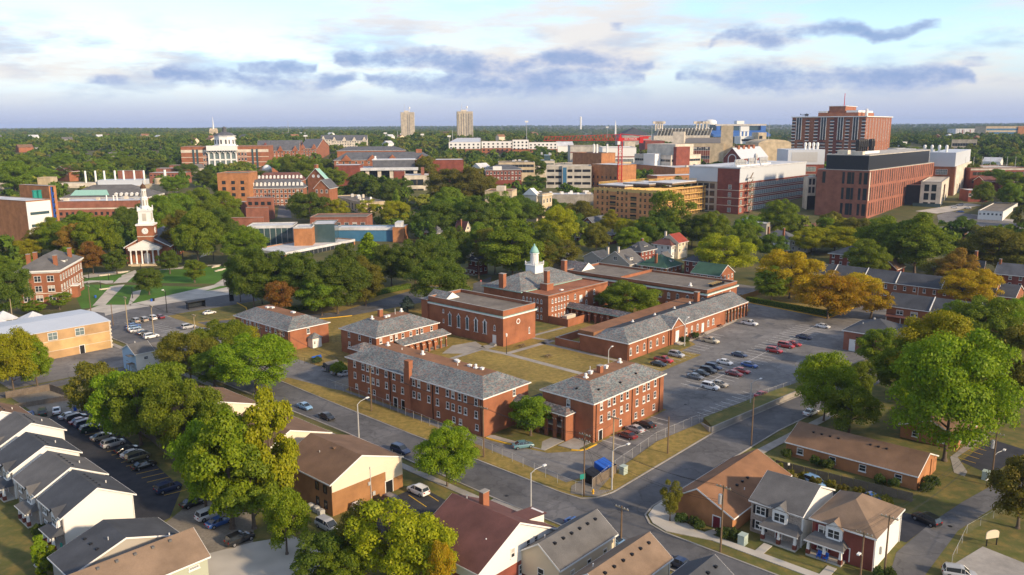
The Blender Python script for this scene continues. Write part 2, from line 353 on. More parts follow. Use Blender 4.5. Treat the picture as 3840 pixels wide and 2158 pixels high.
# ------------------------------------------------------------------ mesh helpers
class MB:
 def __init__(s): s.v=[]; s.f=[]; s.m=[]
 def poly(s,pts,m=0):
  i=len(s.v); s.v += [tuple(p) for p in pts]; s.f.append(tuple(range(i,i+len(pts)))); s.m.append(m); return s
 def box(s,x0,y0,z0,x1,y1,z1,m=0):
  i=len(s.v)
  s.v += [(x0,y0,z0),(x1,y0,z0),(x1,y1,z0),(x0,y1,z0),(x0,y0,z1),(x1,y0,z1),(x1,y1,z1),(x0,y1,z1)]
  for f in ((0,3,2,1),(4,5,6,7),(0,1,5,4),(1,2,6,5),(2,3,7,6),(3,0,4,7)):
   s.f.append(tuple(i+k for k in f)); s.m.append(m)
  return s
 def prism(s,pts,z0,z1,m=0,mtop=None):
  n=len(pts); i=len(s.v)
  s.v += [(p[0],p[1],z0) for p in pts]+[(p[0],p[1],z1) for p in pts]
  s.f.append(tuple(range(i+n,i+2*n))); s.m.append(m if mtop is None else mtop)
  s.f.append(tuple(range(i+n - 1,i - 1,-1))); s.m.append(m)
  for k in range(n):
   s.f.append((i+k,i+(k+1) % n,i+n+(k+1) % n,i+n+k)); s.m.append(m)
  return s
 def rings(s,rings,m=0,cap=True,closed=True):
  n=len(rings[0]); i=len(s.v)
  for r in rings: s.v += [tuple(p) for p in r]
  for a in range(len(rings) - 1):
   for k in range(n if closed else n - 1):
    k2=(k+1) % n
    s.f.append((i+a*n+k,i+a*n+k2,i+(a+1)*n+k2,i+(a+1)*n+k)); s.m.append(m)
  if cap:
   s.f.append(tuple(i+k for k in range(n - 1,-1,-1))); s.m.append(m)
   s.f.append(tuple(i+(len(rings) - 1)*n+k for k in range(n))); s.m.append(m)
  return s
 def cyl(s,x,y,prof,n=10,m=0,ph=0.0):
  return s.rings([[(x+r*math.cos(2*math.pi*k/n+ph),y+r*math.sin(2*math.pi*k/n+ph),z) for k in range(n)] for z,r in prof],m)
 def tube(s,pts,r,n=5,m=0,r1=None):
  pts=[Vector(p) for p in pts]; rr=[]
  for i,p in enumerate(pts):
   d=(pts[min(i+1,len(pts) - 1)] - pts[max(i - 1,0)]).normalized()
   a=d.cross(Vector((0,0,1)) if abs(d.z) < .9 else Vector((1,0,0))).normalized(); b=d.cross(a)
   q=r if r1 is None else r+(r1 - r)*i/(len(pts) - 1)
   rr.append([p+q*(a*math.cos(2*math.pi*k/n)+b*math.sin(2*math.pi*k/n)) for k in range(n)])
  return s.rings(rr,m)
 def mesh(s,name,mats,smooth=False):
  me=bpy.data.meshes.new(name); me.from_pydata(s.v,[],s.f); me.update()
  for x in mats: me.materials.append(M(x) if isinstance(x,str) else x)
  me.polygons.foreach_set('material_index',s.m)
  if smooth: me.polygons.foreach_set('use_smooth',[True]*len(s.f))
  return me
def obj(name,me,parent=None,loc=(0,0,0),rz=0.0,sc=None):
 o=bpy.data.objects.new(name,me); C.objects.link(o)
 o.location=loc; o.rotation_euler=(0,0,rz)
 if sc is not None: o.scale=sc
 if parent is not None: o.parent=parent
 return o
def tag(o,label,cat=None,group=None,kind=None):
 if label: o['label']=label
 if cat: o['category']=cat
 if group: o['group']=group
 if kind: o['kind']=kind
 return o
def empty(name,loc,rz=0.0): 
 o=obj(name,None,None,loc,rz); o.empty_display_size=.5; return o
def part(name,mb,mats,parent,loc=(0,0,0),rz=0.0,smooth=False):
 if isinstance(mats,str): mats=[mats]
 return obj(name,mb.mesh(name,mats,smooth),parent,loc,rz)
def mesh_thing(name,mb,mats,label,cat,group=None,loc=(0,0,0),rz=0.0,smooth=False):
 return tag(part(name,mb,mats,None,loc,rz,smooth),label,cat,group)
WC={}; WV={}
def winmesh(w_,h_,style):
 k=(round(w_,2),round(h_,2),style)
 if k in WC: return WC[k]
 fr={'dark': 'black','strip': 'galv','tan': 'stone'}.get(style,'white')
 t=.09 if w_ < 1.6 else .11
 mb=MB(); hw=w_/2; p=-.09
 mb.box(-hw,p,0,-hw+t,.01,h_); mb.box(hw - t,p,0,hw,.01,h_)
 mb.box(-hw+t,p,h_ - t,hw - t,.01,h_); mb.box(-hw+t,p,0,hw - t,.01,t)
 if style in ('sash','sill','six'):
  mb.box(-hw+t,-.06,h_*.5 - .03,hw - t,.01,h_*.5+.03)
  mb.box(-hw - .1,-.17,-.16,hw+.1,.01,-.003)
 if style == 'six':
  mb.box(-.02,-.055,t,.02,.01,h_*.5 - .03); mb.box(-.02,-.055,h_*.5+.03,.02,.01,h_ - t)
  mb.box(-.13,-.12,h_+.003,.13,.01,h_+.26)
 if style == 'pair':
  mb.box(-.06,-.08,t,.06,.01,h_ - t); mb.box(-hw+t,-.06,h_*.52,-.06,.01,h_*.52+.06); mb.box(.06,-.06,h_*.52,hw - t,.01,h_*.52+.06)
  mb.box(-hw - .08,-.15,-.12,hw+.08,.01,-.003)
 if style in ('grid','strip'):
  n=max(2,int(w_/1.1))
  for i in range(1,n): mb.box(-hw+w_*i/n - .035,-.07,t,-hw+w_*i/n+.035,.01,h_ - t)
  if h_ > 1.5: mb.box(-hw+t,-.062,h_*.55,hw - t,.01,h_*.55+.06)
 fm=mb.mesh('window',[fr])
 pm=MB().box(-hw+t*.6,-.035,t*.6,hw - t*.6,0.005,h_ - t*.6).mesh('pane',['glass_teal' if style == 'teal' else 'glass_sky_tint' if style in ('grid',) else 'glass'])
 if style in ('sash','six','pair'):
  z=h_*(.38 if style != 'pair' else .5)
  WV[k]=[pm,pm,pm,MB().box(-hw+t*.6,-.035,t*.6,hw - t*.6,.005,z).box(-hw+t*.6,-.03,z,hw - t*.6,.005,h_ - t*.6,1).mesh('pane',['glass','concrete_pale']),MB().box(-hw+t*.6,-.035,t*.6,hw - t*.6,.005,h_*.7).box(-hw+t*.6,-.03,h_*.7,hw - t*.6,.005,h_ - t*.6,1).mesh('pane',['glass','concrete'])]
 WC[k]=(fm,pm); return WC[k]
ROT={'R': 0.0,'L': -math.pi/2,'B': math.pi,'E': math.pi/2}
class Bld:
 def __init__(s,name,label,cat,B,xA,xC,z=None,depth=None,ang=A0,group=None,zb=None,ab=None,h=None):
  s.ang=math.radians(ang); s.ex=Vector((math.cos(s.ang),math.sin(s.ang),0)); s.ey=Vector((-s.ex.y,s.ex.x,0))
  if ab is not None:
   p=G2(ab[0],ab[1],h); s.zb=0.0 if zb is None else zb; s.h=h - s.zb
  elif depth is not None:
   p=Dp(B[0],B[1],depth); s.zb=terr(p.x,p.y) if zb is None else zb; s.h=p.z - s.zb
  else:
   p=W(B[0],B[1],z); s.zb=0.0 if zb is None else zb; s.h=z - s.zb
  s.p=p
  if ab is not None: xC=(ab[2],); xA=(ab[3],)
  s.W=xA[0] if isinstance(xA,(tuple,list)) else along(p,s.ey,xA)
  s.L=xC[0] if isinstance(xC,(tuple,list)) else along(p,s.ex,xC)
  s.root=tag(empty(name,(p.x,p.y,s.zb),s.ang),label,cat,group)
 def u(s,face,xp):
  return along(s.p,s.ex if face == 'R' else s.ey,xp)
 def px(s,face,v):     # picture column of a point on a face,for checks
  return proj(s.p+(s.ex if face == 'R' else s.ey)*v)[0]
 def ln(s,f): return s.L if f in 'RB' else s.W
 def loc(s,f,u,v=0.0,out=0.0):
  return {'R': (u,-out,v),'L': (-out,u,v),'B': (u,s.W+out,v),'E': (s.L+out,u,v)}[f]
 def part(s,name,mb,mats,loc=(0,0,0),rz=0.0,par=None,smooth=False):
  return part(name,mb,mats,par or s.root,loc,rz,smooth)
 def walls(s,m,h=None,z0=-1.5,name='wall',inset=0.0):
  i=inset
  return s.part(name,MB().box(i,i,z0,s.L - i,s.W - i,s.h if h is None else h),m)
 def win(s,f,us,vs,w_,h_,style='sash',out=0.0):
  fm,pm=winmesh(w_,h_,style); pv=WV.get((round(w_,2),round(h_,2),style),[pm])
  for v in vs:
   for u in us:
    if u < w_*.5 or u > s.ln(f) - w_*.5: continue
    o=obj('window',fm,s.root,s.loc(f,u,v,out),ROT[f]); obj('pane',rnd.choice(pv),o)
 def rows(s,f,n,vs,w_,h_,style='sash',m0=None,m1=None):
  l=s.ln(f); m0=l/n/2 if m0 is None else m0; m1=m0 if m1 is None else m1
  us=[m0+(l - m0 - m1)*(i/(n - 1) if n > 1 else .5) for i in range(n)]
  s.win(f,us,vs,w_,h_,style)
 def door(s,f,u,w_,h_,m='white',v=0.0,out=0.0):
  mb=MB().box(-w_/2,-.06,0,w_/2,.01,h_)
  o=s.part('door',mb,m,s.loc(f,u,v,out),ROT[f])
  part('door_frame',MB().box(-w_/2 - .14,-.1,0,-w_/2,.0,h_).box(w_/2,-.1,0,w_/2+.14,.0,h_).box(-w_/2 - .14,-.1,h_,w_/2+.14,0,h_+.16),'white',o)
  return o
 def slab(s,name,f,u0,u1,v0,v1,m,out=.05,rough=None):
  return s.part(name,MB().box(u0,-out,v0,u1,.003,v1),m,s.loc(f,0,0) if f == 'R' else (0,0,0),0.0) if f == 'R' else s.part(name,MB().box(-out,u0,v0,.003,u1,v1),m)
 def flat(s,mdeck='roof_grey',mpar='brick',ph=.7,t=.35,coping='concrete',h=None):
  h=s.h if h is None else h; L,Wd=s.L,s.W
  s.part('roof_deck',MB().box(t,t,h - ph - .2,L - t,Wd - t,h - ph),mdeck)
  mb=MB().box(0,0,h - ph - .3,L,t,h).box(0,Wd - t,h - ph - .3,L,Wd,h).box(0,t,h - ph - .3,t,Wd - t,h).box(L - t,t,h - ph - .3,L,Wd - t,h)
  p=s.part('parapet',mb,mpar)
  c=.06
  part('coping',MB().box(-c,-c,h,L+c,t+c,h+.1).box(-c,Wd - t - c,h,L+c,Wd+c,h+.1).box(-c,t+c,h,t+c,Wd - t - c,h+.1).box(L - t - c,t+c,h,L+c,Wd - t - c,h+.1),coping,p)
 def cornice(s,z,m='white',out=.35,hh=.4,name='cornice'):
  L,Wd=s.L,s.W; o=out
  return s.part(name,MB().box(-o,-o,z,L+o,0,z+hh).box(-o,Wd,z,L+o,Wd+o,z+hh).box(-o,0,z,0,Wd,z+hh).box(L,0,z,L+o,Wd,z+hh),m)
 def hip(s,rh,m='slate',ov=.45,run=None,deck=None,h=None,trim='white',box=None,fas=.26):
  h=s.h if h is None else h
  x0,y0,x1,y1=box or (0,0,s.L,s.W)
  a=(x0 - ov,y0 - ov,x1+ov,y1+ov)
  mb=MB(); e=[(a[0],a[1],h),(a[2],a[1],h),(a[2],a[3],h),(a[0],a[3],h)]
  half=min(a[2] - a[0],a[3] - a[1])/2
  r=half if run is None else run
  if run is None:
   if a[2] - a[0] > a[3] - a[1]: t=[(a[0]+r,a[1]+r),(a[2] - r,a[1]+r)]; fs=[(e[0],e[1],1,0),(e[1],e[2],1,1),(e[2],e[3],0,1),(e[3],e[0],0,0)]
   else: t=[(a[0]+r,a[1]+r),(a[0]+r,a[3] - r)]; fs=[(e[0],e[1],0,0),(e[1],e[2],1,0),(e[2],e[3],1,1),(e[3],e[0],0,1)]
   t=[(p[0],p[1],h+rh) for p in t]
   for p,q,i,j in fs: mb.poly([p,q,t[i],t[j]] if i != j else [p,q,t[i]])
  else:
   t=[(a[0]+r,a[1]+r,h+rh),(a[2] - r,a[1]+r,h+rh),(a[2] - r,a[3] - r,h+rh),(a[0]+r,a[3] - r,h+rh)]
   for k in range(4): mb.poly([e[k],e[(k+1) % 4],t[(k+1) % 4],t[k]])
   mb.poly(t,1)
  mb.poly(e[::-1],0)
  o=s.part('roof',mb,[m,deck or m])
  x=.05
  part('eave_trim',MB().box(a[0] - x,a[1] - x,h - fas,a[2]+x,a[1]+.2,h - .003).box(a[0] - x,a[3] - .2,h - fas,a[2]+x,a[3]+x,h - .003).box(a[0] - x,a[1]+.2,h - fas,a[0]+.2,a[3] - .2,h - .003).box(a[2] - .2,a[1]+.2,h - fas,a[2]+x,a[3] - .2,h - .003),trim,o)
  return o
 def gable(s,rh,axis='y',m='shingle_grey',ov=.4,ovg=.25,h=None,gm=None,trim='white',box=None,off=.5,name='roof',th=.16):
  h=s.h if h is None else h
  x0,y0,x1,y1=box or (0,0,s.L,s.W)
  sw=axis == 'x'
  def P(a,b,z): return (a,b,z) if not sw else (b,a,z)
  a0,a1,b0,b1=(x0,x1,y0,y1) if not sw else (y0,y1,x0,x1)     # a across the ridge,b along it
  am=a0+(a1 - a0)*off
  k0=rh/(am - a0); k1=rh/(a1 - am)
  mb=MB()
  for (e,z) in ((a0 - ov,h - ov*k0),(a1+ov,h - ov*k1)):
   f=[P(e,b0 - ovg,z+th),P(am,b0 - ovg,h+rh+th),P(am,b1+ovg,h+rh+th),P(e,b1+ovg,z+th)]
   g=[P(e,b0 - ovg,z),P(am,b0 - ovg,h+rh),P(am,b1+ovg,h+rh),P(e,b1+ovg,z)]
   mb.poly(f); mb.poly(g[::-1])
  o=s.part(name,mb,m)
  tb=MB()
  for b_ in (b0 - ovg - .04,b1+ovg - .04):
   for (e,z) in ((a0 - ov,h - ov*k0),(a1+ov,h - ov*k1)):
    q=[P(e,b_,z - .12),P(am,b_,h+rh - .12),P(am,b_,h+rh+th - .01),P(e,b_,z+th - .01)]
    q2_=[P(e,b_+.08,z - .12),P(am,b_+.08,h+rh - .12),P(am,b_+.08,h+rh+th - .01),P(e,b_+.08,z+th - .01)]
    tb.rings([q,q2_])
  for (e,z) in ((a0 - ov - .06,h - ov*k0),(a1+ov,h - ov*k1)):
   lo=P(e,b0 - ovg,z - .1); hi=P(e+.06,b1+ovg,z+th - .02)
   tb.box(min(lo[0],hi[0]),min(lo[1],hi[1]),lo[2],max(lo[0],hi[0]),max(lo[1],hi[1]),hi[2])
  part('roof_trim',tb,trim,o)
  if gm:
   for b_ in (b0,b1 - .2):
    gb=MB().rings([[P(a0,b_,h),P(a1,b_,h),P(am,b_,h+rh)],[P(a0,b_+.2,h),P(a1,b_+.2,h),P(am,b_+.2,h+rh)]])
    s.part('gable_wall',gb,gm)
  return o
 def box(s,name,x0,y0,z0,x1,y1,z1,m,par=None):
  return part(name,MB().box(x0,y0,z0,x1,y1,z1),m,par or s.root)
 def chimney(s,x,y,z0,z1,sx=.9,sy=.9,m='brick',cap='concrete'):
  o=s.part('chimney',MB().box(-sx/2,-sy/2,z0,sx/2,sy/2,z1),m,(x,y,0))
  part('chimney_cap',MB().box(-sx/2 - .08,-sy/2 - .08,z1,sx/2+.08,sy/2+.08,z1+.14),cap,o)
  return o
 def vent(s,x,y,z,r=.42,hh=1.1,m='white'):
  mb=MB().box(-r*1.1,-r*1.1,0,r*1.1,r*1.1,hh*.22).cyl(0,0,[(hh*.22,r*.9),(hh*.7,r*.62),(hh*.72,r*.85),(hh*.86,r*.85),(hh,r*.35)],10)
  return s.part('roof_vent',mb,m,(x,y,z))
 def pipe(s,x,y,z,hh=.5,r=.09,m='white'):
  return s.part('vent_pipe',MB().cyl(0,0,[(0,r),(hh,r)],6),m,(x,y,z))
 def downspout(s,f,u,z1,m='black',z0=0.0):
  return s.part('downspout',MB().box(-.06,-.16,z0,.06,-.02,z1),m,s.loc(f,u,0),ROT[f])
 def zpix(s,f,px,py,out=0.0):
  u=s.u(f,px); p=s.p+(s.ex if f == 'R' else s.ey)*u
  r=ray(px,py); t=math.hypot(p.x,p.y)/math.hypot(r[0],r[1])
  return u,H+t*r[2] - s.zb
# ------------------------------------------------------------------ ground,streets,lots (grid coordinates a,b in metres along the street grid)
def ground():
 rs=[0,40,80,120,170,220,280,340,400,460,520,580,650,720,800,900,1000,1200,1400,1700,2000,2400,2900,3500,4200,5000,6000,7200,8600,10500,13000,16000]
 n=128; v=[(0,0,0)]; f=[]
 for r in rs[1:]:
  for k in range(n):
   a=2*math.pi*k/n; x,y=r*math.cos(a),r*math.sin(a); v.append((x,y,terr(x,y)))
 for k in range(n): f.append((0,1+k,1+(k+1) % n))
 for i in range(len(rs) - 2):
  for k in range(n):
   k2=(k+1) % n; f.append((1+i*n+k,1+(i+1)*n+k,1+(i+1)*n+k2,1+i*n+k2))
 me=bpy.data.meshes.new('ground'); me.from_pydata(v,[],f); me.materials.append(M('ground'))
 o=obj('ground',me); tag(o,None,kind='structure')
 for p in me.polygons: p.use_smooth=True
ground()
def sheet(name,pts,m,z=.02,grid=True,thick=None):
 P=[G2(*p) if grid else Vector((p[0],p[1],0)) for p in pts]
 if sum(P[i].x*P[(i+1) % len(P)].y - P[(i+1) % len(P)].x*P[i].y for i in range(len(P))) < 0: P.reverse()
 mb=MB()
 if thick: mb.prism(P,z - thick,z)
 else: mb.poly([(p.x,p.y,z) for p in P])
 o=part(name,mb,m,None)
 tag(o,None,kind='structure'); return o
def rect(a0,b0,a1,b1): return [(a0,b0),(a1,b0),(a1,b1),(a0,b1)]
def px_sheet(name,pts,m,z=.02):
 mb=MB(); P=[W(*p) for p in pts]
 if sum(P[i].x*P[(i+1) % len(P)].y - P[(i+1) % len(P)].x*P[i].y for i in range(len(P))) < 0: P.reverse()
 mb.poly([(p.x,p.y,p.z+z) for p in P]); o=part(name,mb,m,None); tag(o,None,kind='structure'); return o
sheet('lawn',rect(20,-40,98,290),'grass_mix',.012)
sheet('lawn',rect(107,79,300,282),'dry_grass',.012)
sheet('lawn',rect(107,-60,300,70.6),'grass_mix',.012)
sheet('road',[(98.3,-60),(107.4,-60),(107.4,64),(108.3,67.5),(110.5,69.8),(114,70.6),(163,69.5),(200,66),(330,48),(330,57),(200,74.5),(172,77.6),(152,79.6),(114,79),(110,80),(108,82),(107.6,86),(108.2,130),(109,160),(110,184),(110,282),(98.6,282),(99.4,140),(97.8,92)],'asphalt',.03)
sheet('road',[(60,282),(400,268),(400,288),(165,303.5),(60,308)],'asphalt',.032)
def kerb_line(pts,w_=.3,z=.14,m='concrete',name='kerb'):
 P=[G2(*p) for p in pts]; mb=MB()
 for i in range(len(P) - 1):
  d=(P[i+1] - P[i]).normalized(); n=Vector((-d.y,d.x,0))*w_/2
  q=[P[i] - n,P[i+1] - n,P[i+1]+n,P[i]+n]
  mb.prism([(p.x,p.y) for p in q],.0,z+i*.0007)
 o=part(name,mb,m,None); tag(o,None,kind='structure'); return o
kerb_line([(107.3,-50),(107.4,64),(108.3,67.5),(110.5,69.8),(114,70.6),(163,69.5),(200,66)])
kerb_line([(200,74.5),(172,77.6),(152,79.6),(114,79),(110,80),(108,82),(107.6,86),(108.2,130),(109,160),(110,184),(110,280)])
kerb_line([(98.2,-50),(98.2,60),(97.8,92),(99.3,140),(98.6,280)])
sheet('pavement',[(110.2,-50),(111.8,-50),(111.8,60.5),(112.6,63.3),(114.6,65),(118,65.4),(118,70.3),(114,70.3),(110.8,69.4),(108.8,67.2),(107.9,64),(109.2,60),(110.2,57)],'concrete_pale',.13,thick=.12)
sheet('pavement',[(138,67.2),(200,62.2),(200,64),(138,69.3)],'concrete',.13,thick=.12)
sheet('pavement',[(94.6,84),(96.2,84),(97.2,140),(96.4,260),(94.8,260),(95.6,140)],'concrete',.13,thick=.12)
sheet('pavement',[(92.5,84),(97.6,84),(97.6,93.5),(92.5,93.5)],'concrete',.125,thick=.12)
sheet('verge',[(108.4,88),(111.2,88),(112.6,104),(114.6,130),(115.4,165),(113,184),(110.2,184),(109,150),(108.5,120)],'dry_grass',.06,thick=.05)
sheet('verge',[(122,79.3),(152,79.9),(156,84.5),(140,86),(122.5,84.0),(113,81.5),(115,79.5)],'dry_grass',.1,thick=.1)
sheet('verge',[(110.4,80.3),(115,79.5),(113,81.5),(122.5,84.0),(121,86.5),(111,86.3),(108.4,84.5)],'gravel',.08,thick=.05)
sheet('verge',[(153,80),(200,75),(240,69),(240,71),(203,78),(180,82),(157,84.6)],'grass_mix',1.0,thick=1.0)
sheet('parking_lot',[(122.5,84.1),(140,86.2),(156,84.7),(183,81.4),(205,77.2),(237,71),(262,76),(262,84),(300,84),(305,100),(296,100.6),(276.5,101.3),(272.5,102.0),(274.2,104.4),(279.5,137),(284.5,140),(310,143),(310,170),(270,190),(269,128),(248,123.5),(216,121.8),(214,119.0),(190,118),(168,118.6),(158.5,108),(158.3,95),(129.4,94.8),(126,95),(124.6,95.6),(120,99.5),(117,112),(116.9,164),(125,168),(126.5,186),(112,188),(111,184),(116,164),(115,130),(112.7,101),(111.6,88),(118,86.6)],'asphalt_lot',.035)
sheet('drive',[(127,240),(131,240),(150,239),(168,230),(215,226),(230,215),(232,222),(222,250),(168,238),(152,248),(127,262)],'asphalt',.034)
sheet('parking_lot',[(110,232),(124.5,232),(124.5,281),(110,281)],'asphalt_lot',.034)
sheet('parking_lot',rect(110,186,124.5,232),'asphalt_lot',.033)
sheet('lot_apron',rect(118,165,124,172),'gravel',.05)
sheet('court_lawn',rect(132.4,112,205,177),'dry_grass',.05)
for p in ([(154,163.2),(166.3,163.6),(167.2,156.0),(166.0,110),(167.8,110),(169.2,154.5),(189.0,153.6),(189.0,155.6),(169.0,156.4),(168.2,165.3),(154,164.8)],[(183.8,156),(185.4,156),(184.6,126),(183.0,126)],[(169.0,167),(172.9,166.2),(172.9,163.4),(168.3,163.0)],[(189,164),(205,163),(205,161.6),(188.9,162.6)],[(156,170),(164,174),(172,172),(169,165),(160,165)],[(186.2,161.8),(187.8,161.8),(188.9,155),(187.4,155)]):
 sheet('walk',p,'concrete',.07)
sheet('entrance_walk',[(124.4,100.4),(130.2,100.4),(130.2,96.2),(125.6,95.8),(124.9,96.5)],'concrete',.14,thick=.12)
sheet('entrance_walk',[(120.5,100.8),(127.2,101),(127.2,103.5),(119.2,114.9),(117.6,114.9)],'concrete',.12,thick=.1)
sheet('entrance_lawn',[(125.8,95.9),(130.2,96),(130.2,95.7),(129.8,94.9),(127,95.0)],'grass_mix',.15,thick=.1)
sheet('entrance_lawn',[(120.6,101.8),(123.8,104.2),(126.9,104.2),(126.9,114.9),(119.6,114.9)],'grass_mix',.15,thick=.1)
kerb_line([(130.2,94.7),(126.6,94.7),(125.2,95.3),(124.4,96.8)],.32,.2,'kerb_yellow')
kerb_line([(117.4,114.6),(117.9,109.5),(118.9,106)],.32,.2,'kerb_yellow')
sheet('front_lawn',[(186,119.6),(212,119.6),(216.5,123),(216,124.3),(186,124.3),(170,121.5),(168.5,119.6)],'grass_mix',.09,thick=.06)
sheet('forecourt',[(216,121.9),(248,123.6),(262,127),(262,130),(243,127.5),(243,124.4),(216,124.4)],'concrete_pale',.09,thick=.06)
sheet('island',[(276.3,102.6),(293.5,102.1),(303,120),(299,137),(281,137)],'dry_grass',.12,thick=.1)
kerb_line([(296,101.2),(276.6,101.6),(273.6,102.4),(274.6,105),(279.6,137)],.32,.2,'kerb_yellow')
kerb_line([(147,240.5),(152,238),(160,233),(168,229.6)],.35,.2,'kerb_yellow')
kerb_line([(146,262),(150,270),(152,280)],.35,.2,'kerb_yellow')
sheet('bed_lawn',[(142.5,236),(150,237.5),(158,232),(167,228),(168,212),(150,206),(143,206)],'dry_grass',.06)
sheet('park_lawn',[(127,264),(152,252),(224,252),(238,224),(262,226),(262,268),(128,280)],'grass_mix',.05)
sheet('side_lawn',[(188.9,165),(205,164.5),(205,200),(172,200),(172,196),(188.9,196)],'grass_mix',.055)
def lines(name,segs,m='paint_white',w_=.17,z=.06):
 mb=MB()
 for (a0,b0,a1,b1) in segs:
  p,q=G2(a0,b0),G2(a1,b1); d=(q - p).normalized(); n=Vector((-d.y,d.x,0))*w_/2
  mb.poly([(v.x,v.y,z) for v in (p - n,q - n,q+n,p+n)])
 o=part(name,mb,m,None); tag(o,None,kind='structure'); return o
sg=[(176,97.4,262,101.0)]
for i in range(31): a=177.5+2.72*i; sg.append((a,92.6+(a - 176)*.042,a+.2,102.6+(a - 176)*.042))
for i in range(24): a=166+2.72*i; sg.append((a,113.4 if a < 216 else 117,a+.1,118.4 if a < 216 else 121.6))
lines('bay_lines',sg)
lines('bay_lines',[(161+2.6*i,83.9 - i*.12,161.4+2.6*i,88.6 - i*.12) for i in range(9)]+[(133+2.7*i,95.3,133.1+2.7*i,90.4) for i in range(8)])
lines('bay_lines',[(113+0*i,246+2.6*i,118,246+2.6*i) for i in range(10)]+[(114+2.6*i,276,114+2.6*i,280.5) for i in range(5)])
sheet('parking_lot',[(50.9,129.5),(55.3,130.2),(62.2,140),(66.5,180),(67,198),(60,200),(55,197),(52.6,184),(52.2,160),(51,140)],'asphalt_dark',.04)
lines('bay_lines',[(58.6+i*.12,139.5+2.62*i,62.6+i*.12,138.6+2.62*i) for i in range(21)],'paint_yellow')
sheet('gravel_yard',[(53,114.2),(60.5,112),(66,121),(62,134),(55.6,130),(52,128)],'gravel',.045)
sheet('concrete_drive',[(50.3,104),(57,95),(66,99),(66,109),(60.5,112),(52.8,114.4),(50.3,110)],'concrete_pale',.05)
sheet('gravel_yard',[(58,200),(67,198),(69,210),(67,222),(58,222)],'gravel',.04)
sheet('alley',[(40,224),(98,221),(98,226.5),(40,229)],'asphalt',.042)
sheet('parking_lot',[(60,229.5),(98,227),(98,248),(94.6,250.9),(60,250.9)],'asphalt_lot',.038)
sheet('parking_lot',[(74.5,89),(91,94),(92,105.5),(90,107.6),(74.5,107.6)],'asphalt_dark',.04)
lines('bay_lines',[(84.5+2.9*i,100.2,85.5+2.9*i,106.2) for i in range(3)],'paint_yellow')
sheet('front_walk',[(34.2,128.2),(39.3,127.0),(39.3,130.5),(36.4,132.6),(34.2,131)],'concrete_pale',.06)
sheet('alley',[(107.5,30.2),(126,33.6),(140,32.4),(152,30.5),(161,28.6),(185,24),(185,19.5),(160,24.6),(140,28.3),(122,28.3),(107.5,25.5)],'asphalt',.04)
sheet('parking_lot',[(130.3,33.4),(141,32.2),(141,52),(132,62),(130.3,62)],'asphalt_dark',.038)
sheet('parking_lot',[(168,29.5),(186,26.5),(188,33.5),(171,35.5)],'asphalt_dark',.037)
sheet('path',[(163.8,33),(166.5,33.2),(173,36.5),(190,34.5),(190,36.2),(172,37.6),(164.4,35)],'concrete',.06)
lines('bay_lines',[(131,38.2+3*i,136,38.8+3*i) for i in range(6)] ,'paint_yellow')
lines('bay_lines',[(172+2.8*i,33,173+2.8*i,38) for i in range(5)],'paint_yellow')
sheet('drive',[(122,16),(135,15),(137,24),(126,26.5)],'concrete',.043)
for b_ in (49.6,39.4): sheet('front_walk',[(111.8,b_ - .7),(115,b_ - .7),(115,b_+.7),(111.8,b_+.7)],'concrete_pale',.12,thick=.1)
sheet('front_walk',[(110,58.4),(113.4,57.2),(113.8,58.5),(110,59.8)],'concrete_pale',.12,thick=.1)
px_sheet('church_lawn',[t5(830,560),t5(880,490),t5(1300,420),t5(1850,430),t5(1900,380),t5(2340,380),t5(2340,460),t5(2150,590),t5(1320,780),t5(1010,800),t5(820,830),t5(760,700)],'grass_green',.05)
for p in ([t5(930,800),t5(1130,580),t5(1230,490),t5(1360,440),t5(1380,470),t5(1270,570),t5(1060,790)],[t5(820,500),t5(1050,440),t5(1300,430),t5(1310,450),t5(1230,475),t5(880,520)],[t5(830,560),t5(900,545),t5(1140,545),t5(1130,590),t5(980,560),t5(830,575)],[t5(1320,780),t5(2150,590),t5(2340,470),t5(2360,500),t5(2260,600),t5(2400,640),t5(1300,805)],[t5(1580,445),t5(1850,405),t5(2100,370),t5(2340,330),t5(2340,370),t5(1860,425),t5(1590,440)],[t5(1990,340),t5(2130,140),t5(2180,140),t5(2100,300),t5(2070,350)],[t5(1290,790),t5(1330,660),t5(1420,640),t5(1400,700),t5(1320,780)],[t5(860,850),t5(1010,790),t5(1320,790),t5(1320,830),t5(1050,870)]):
 px_sheet('walk',p,'concrete_pale',.09)
px_sheet('pavement',[t5(1050,870),t5(1310,800),t5(2420,640),t5(2420,668),t5(1310,835),t5(1060,900)],'concrete_pale',.1)
for p,nm in (([t5(890,530),t5(1200,480),t5(1225,510),t5(1120,545),t5(900,545)],'lawn_bed'),([t5(2050,655),t5(2220,600),t5(2320,605),t5(2150,640)],'lawn_bed')):
 px_sheet(nm,p,'grass_green',.12)
px_sheet('parking_lot',[t4(1700,1200),t4(1830,1160),t4(2574,1270),t4(2574,1448),t4(1750,1448)],'asphalt_lot',.05)
px_sheet('plaza',[t4(1480,1160),t4(2000,1080),t4(2150,1100),t4(1830,1165),t4(1700,1185)],'concrete_pale',.06)
px_sheet('road',[t4(1990,1250),t4(2040,1190),t4(2574,1260),t4(2574,1290)],'concrete',.07)
px_sheet('road',[t2(215,1120),t2(240,900),t2(320,900),t2(360,1120)],'asphalt',.05)
px_sheet('road',[t2(570,545),t2(630,545),t2(725,640),t2(745,700),t2(650,690),t2(600,600)],'asphalt',.06)
px_sheet('road',[t2(2360,760),t2(2574,740),t2(2574,840),t2(2400,800)],'asphalt',.06)
px_sheet('field',[t2(1320,870),t2(1530,860),t2(1540,930),t2(1330,950)],'dry_grass',.05)
px_sheet('field',[t3(0,730),t3(330,710),t3(340,760),t3(0,790)],'dry_grass',.05)
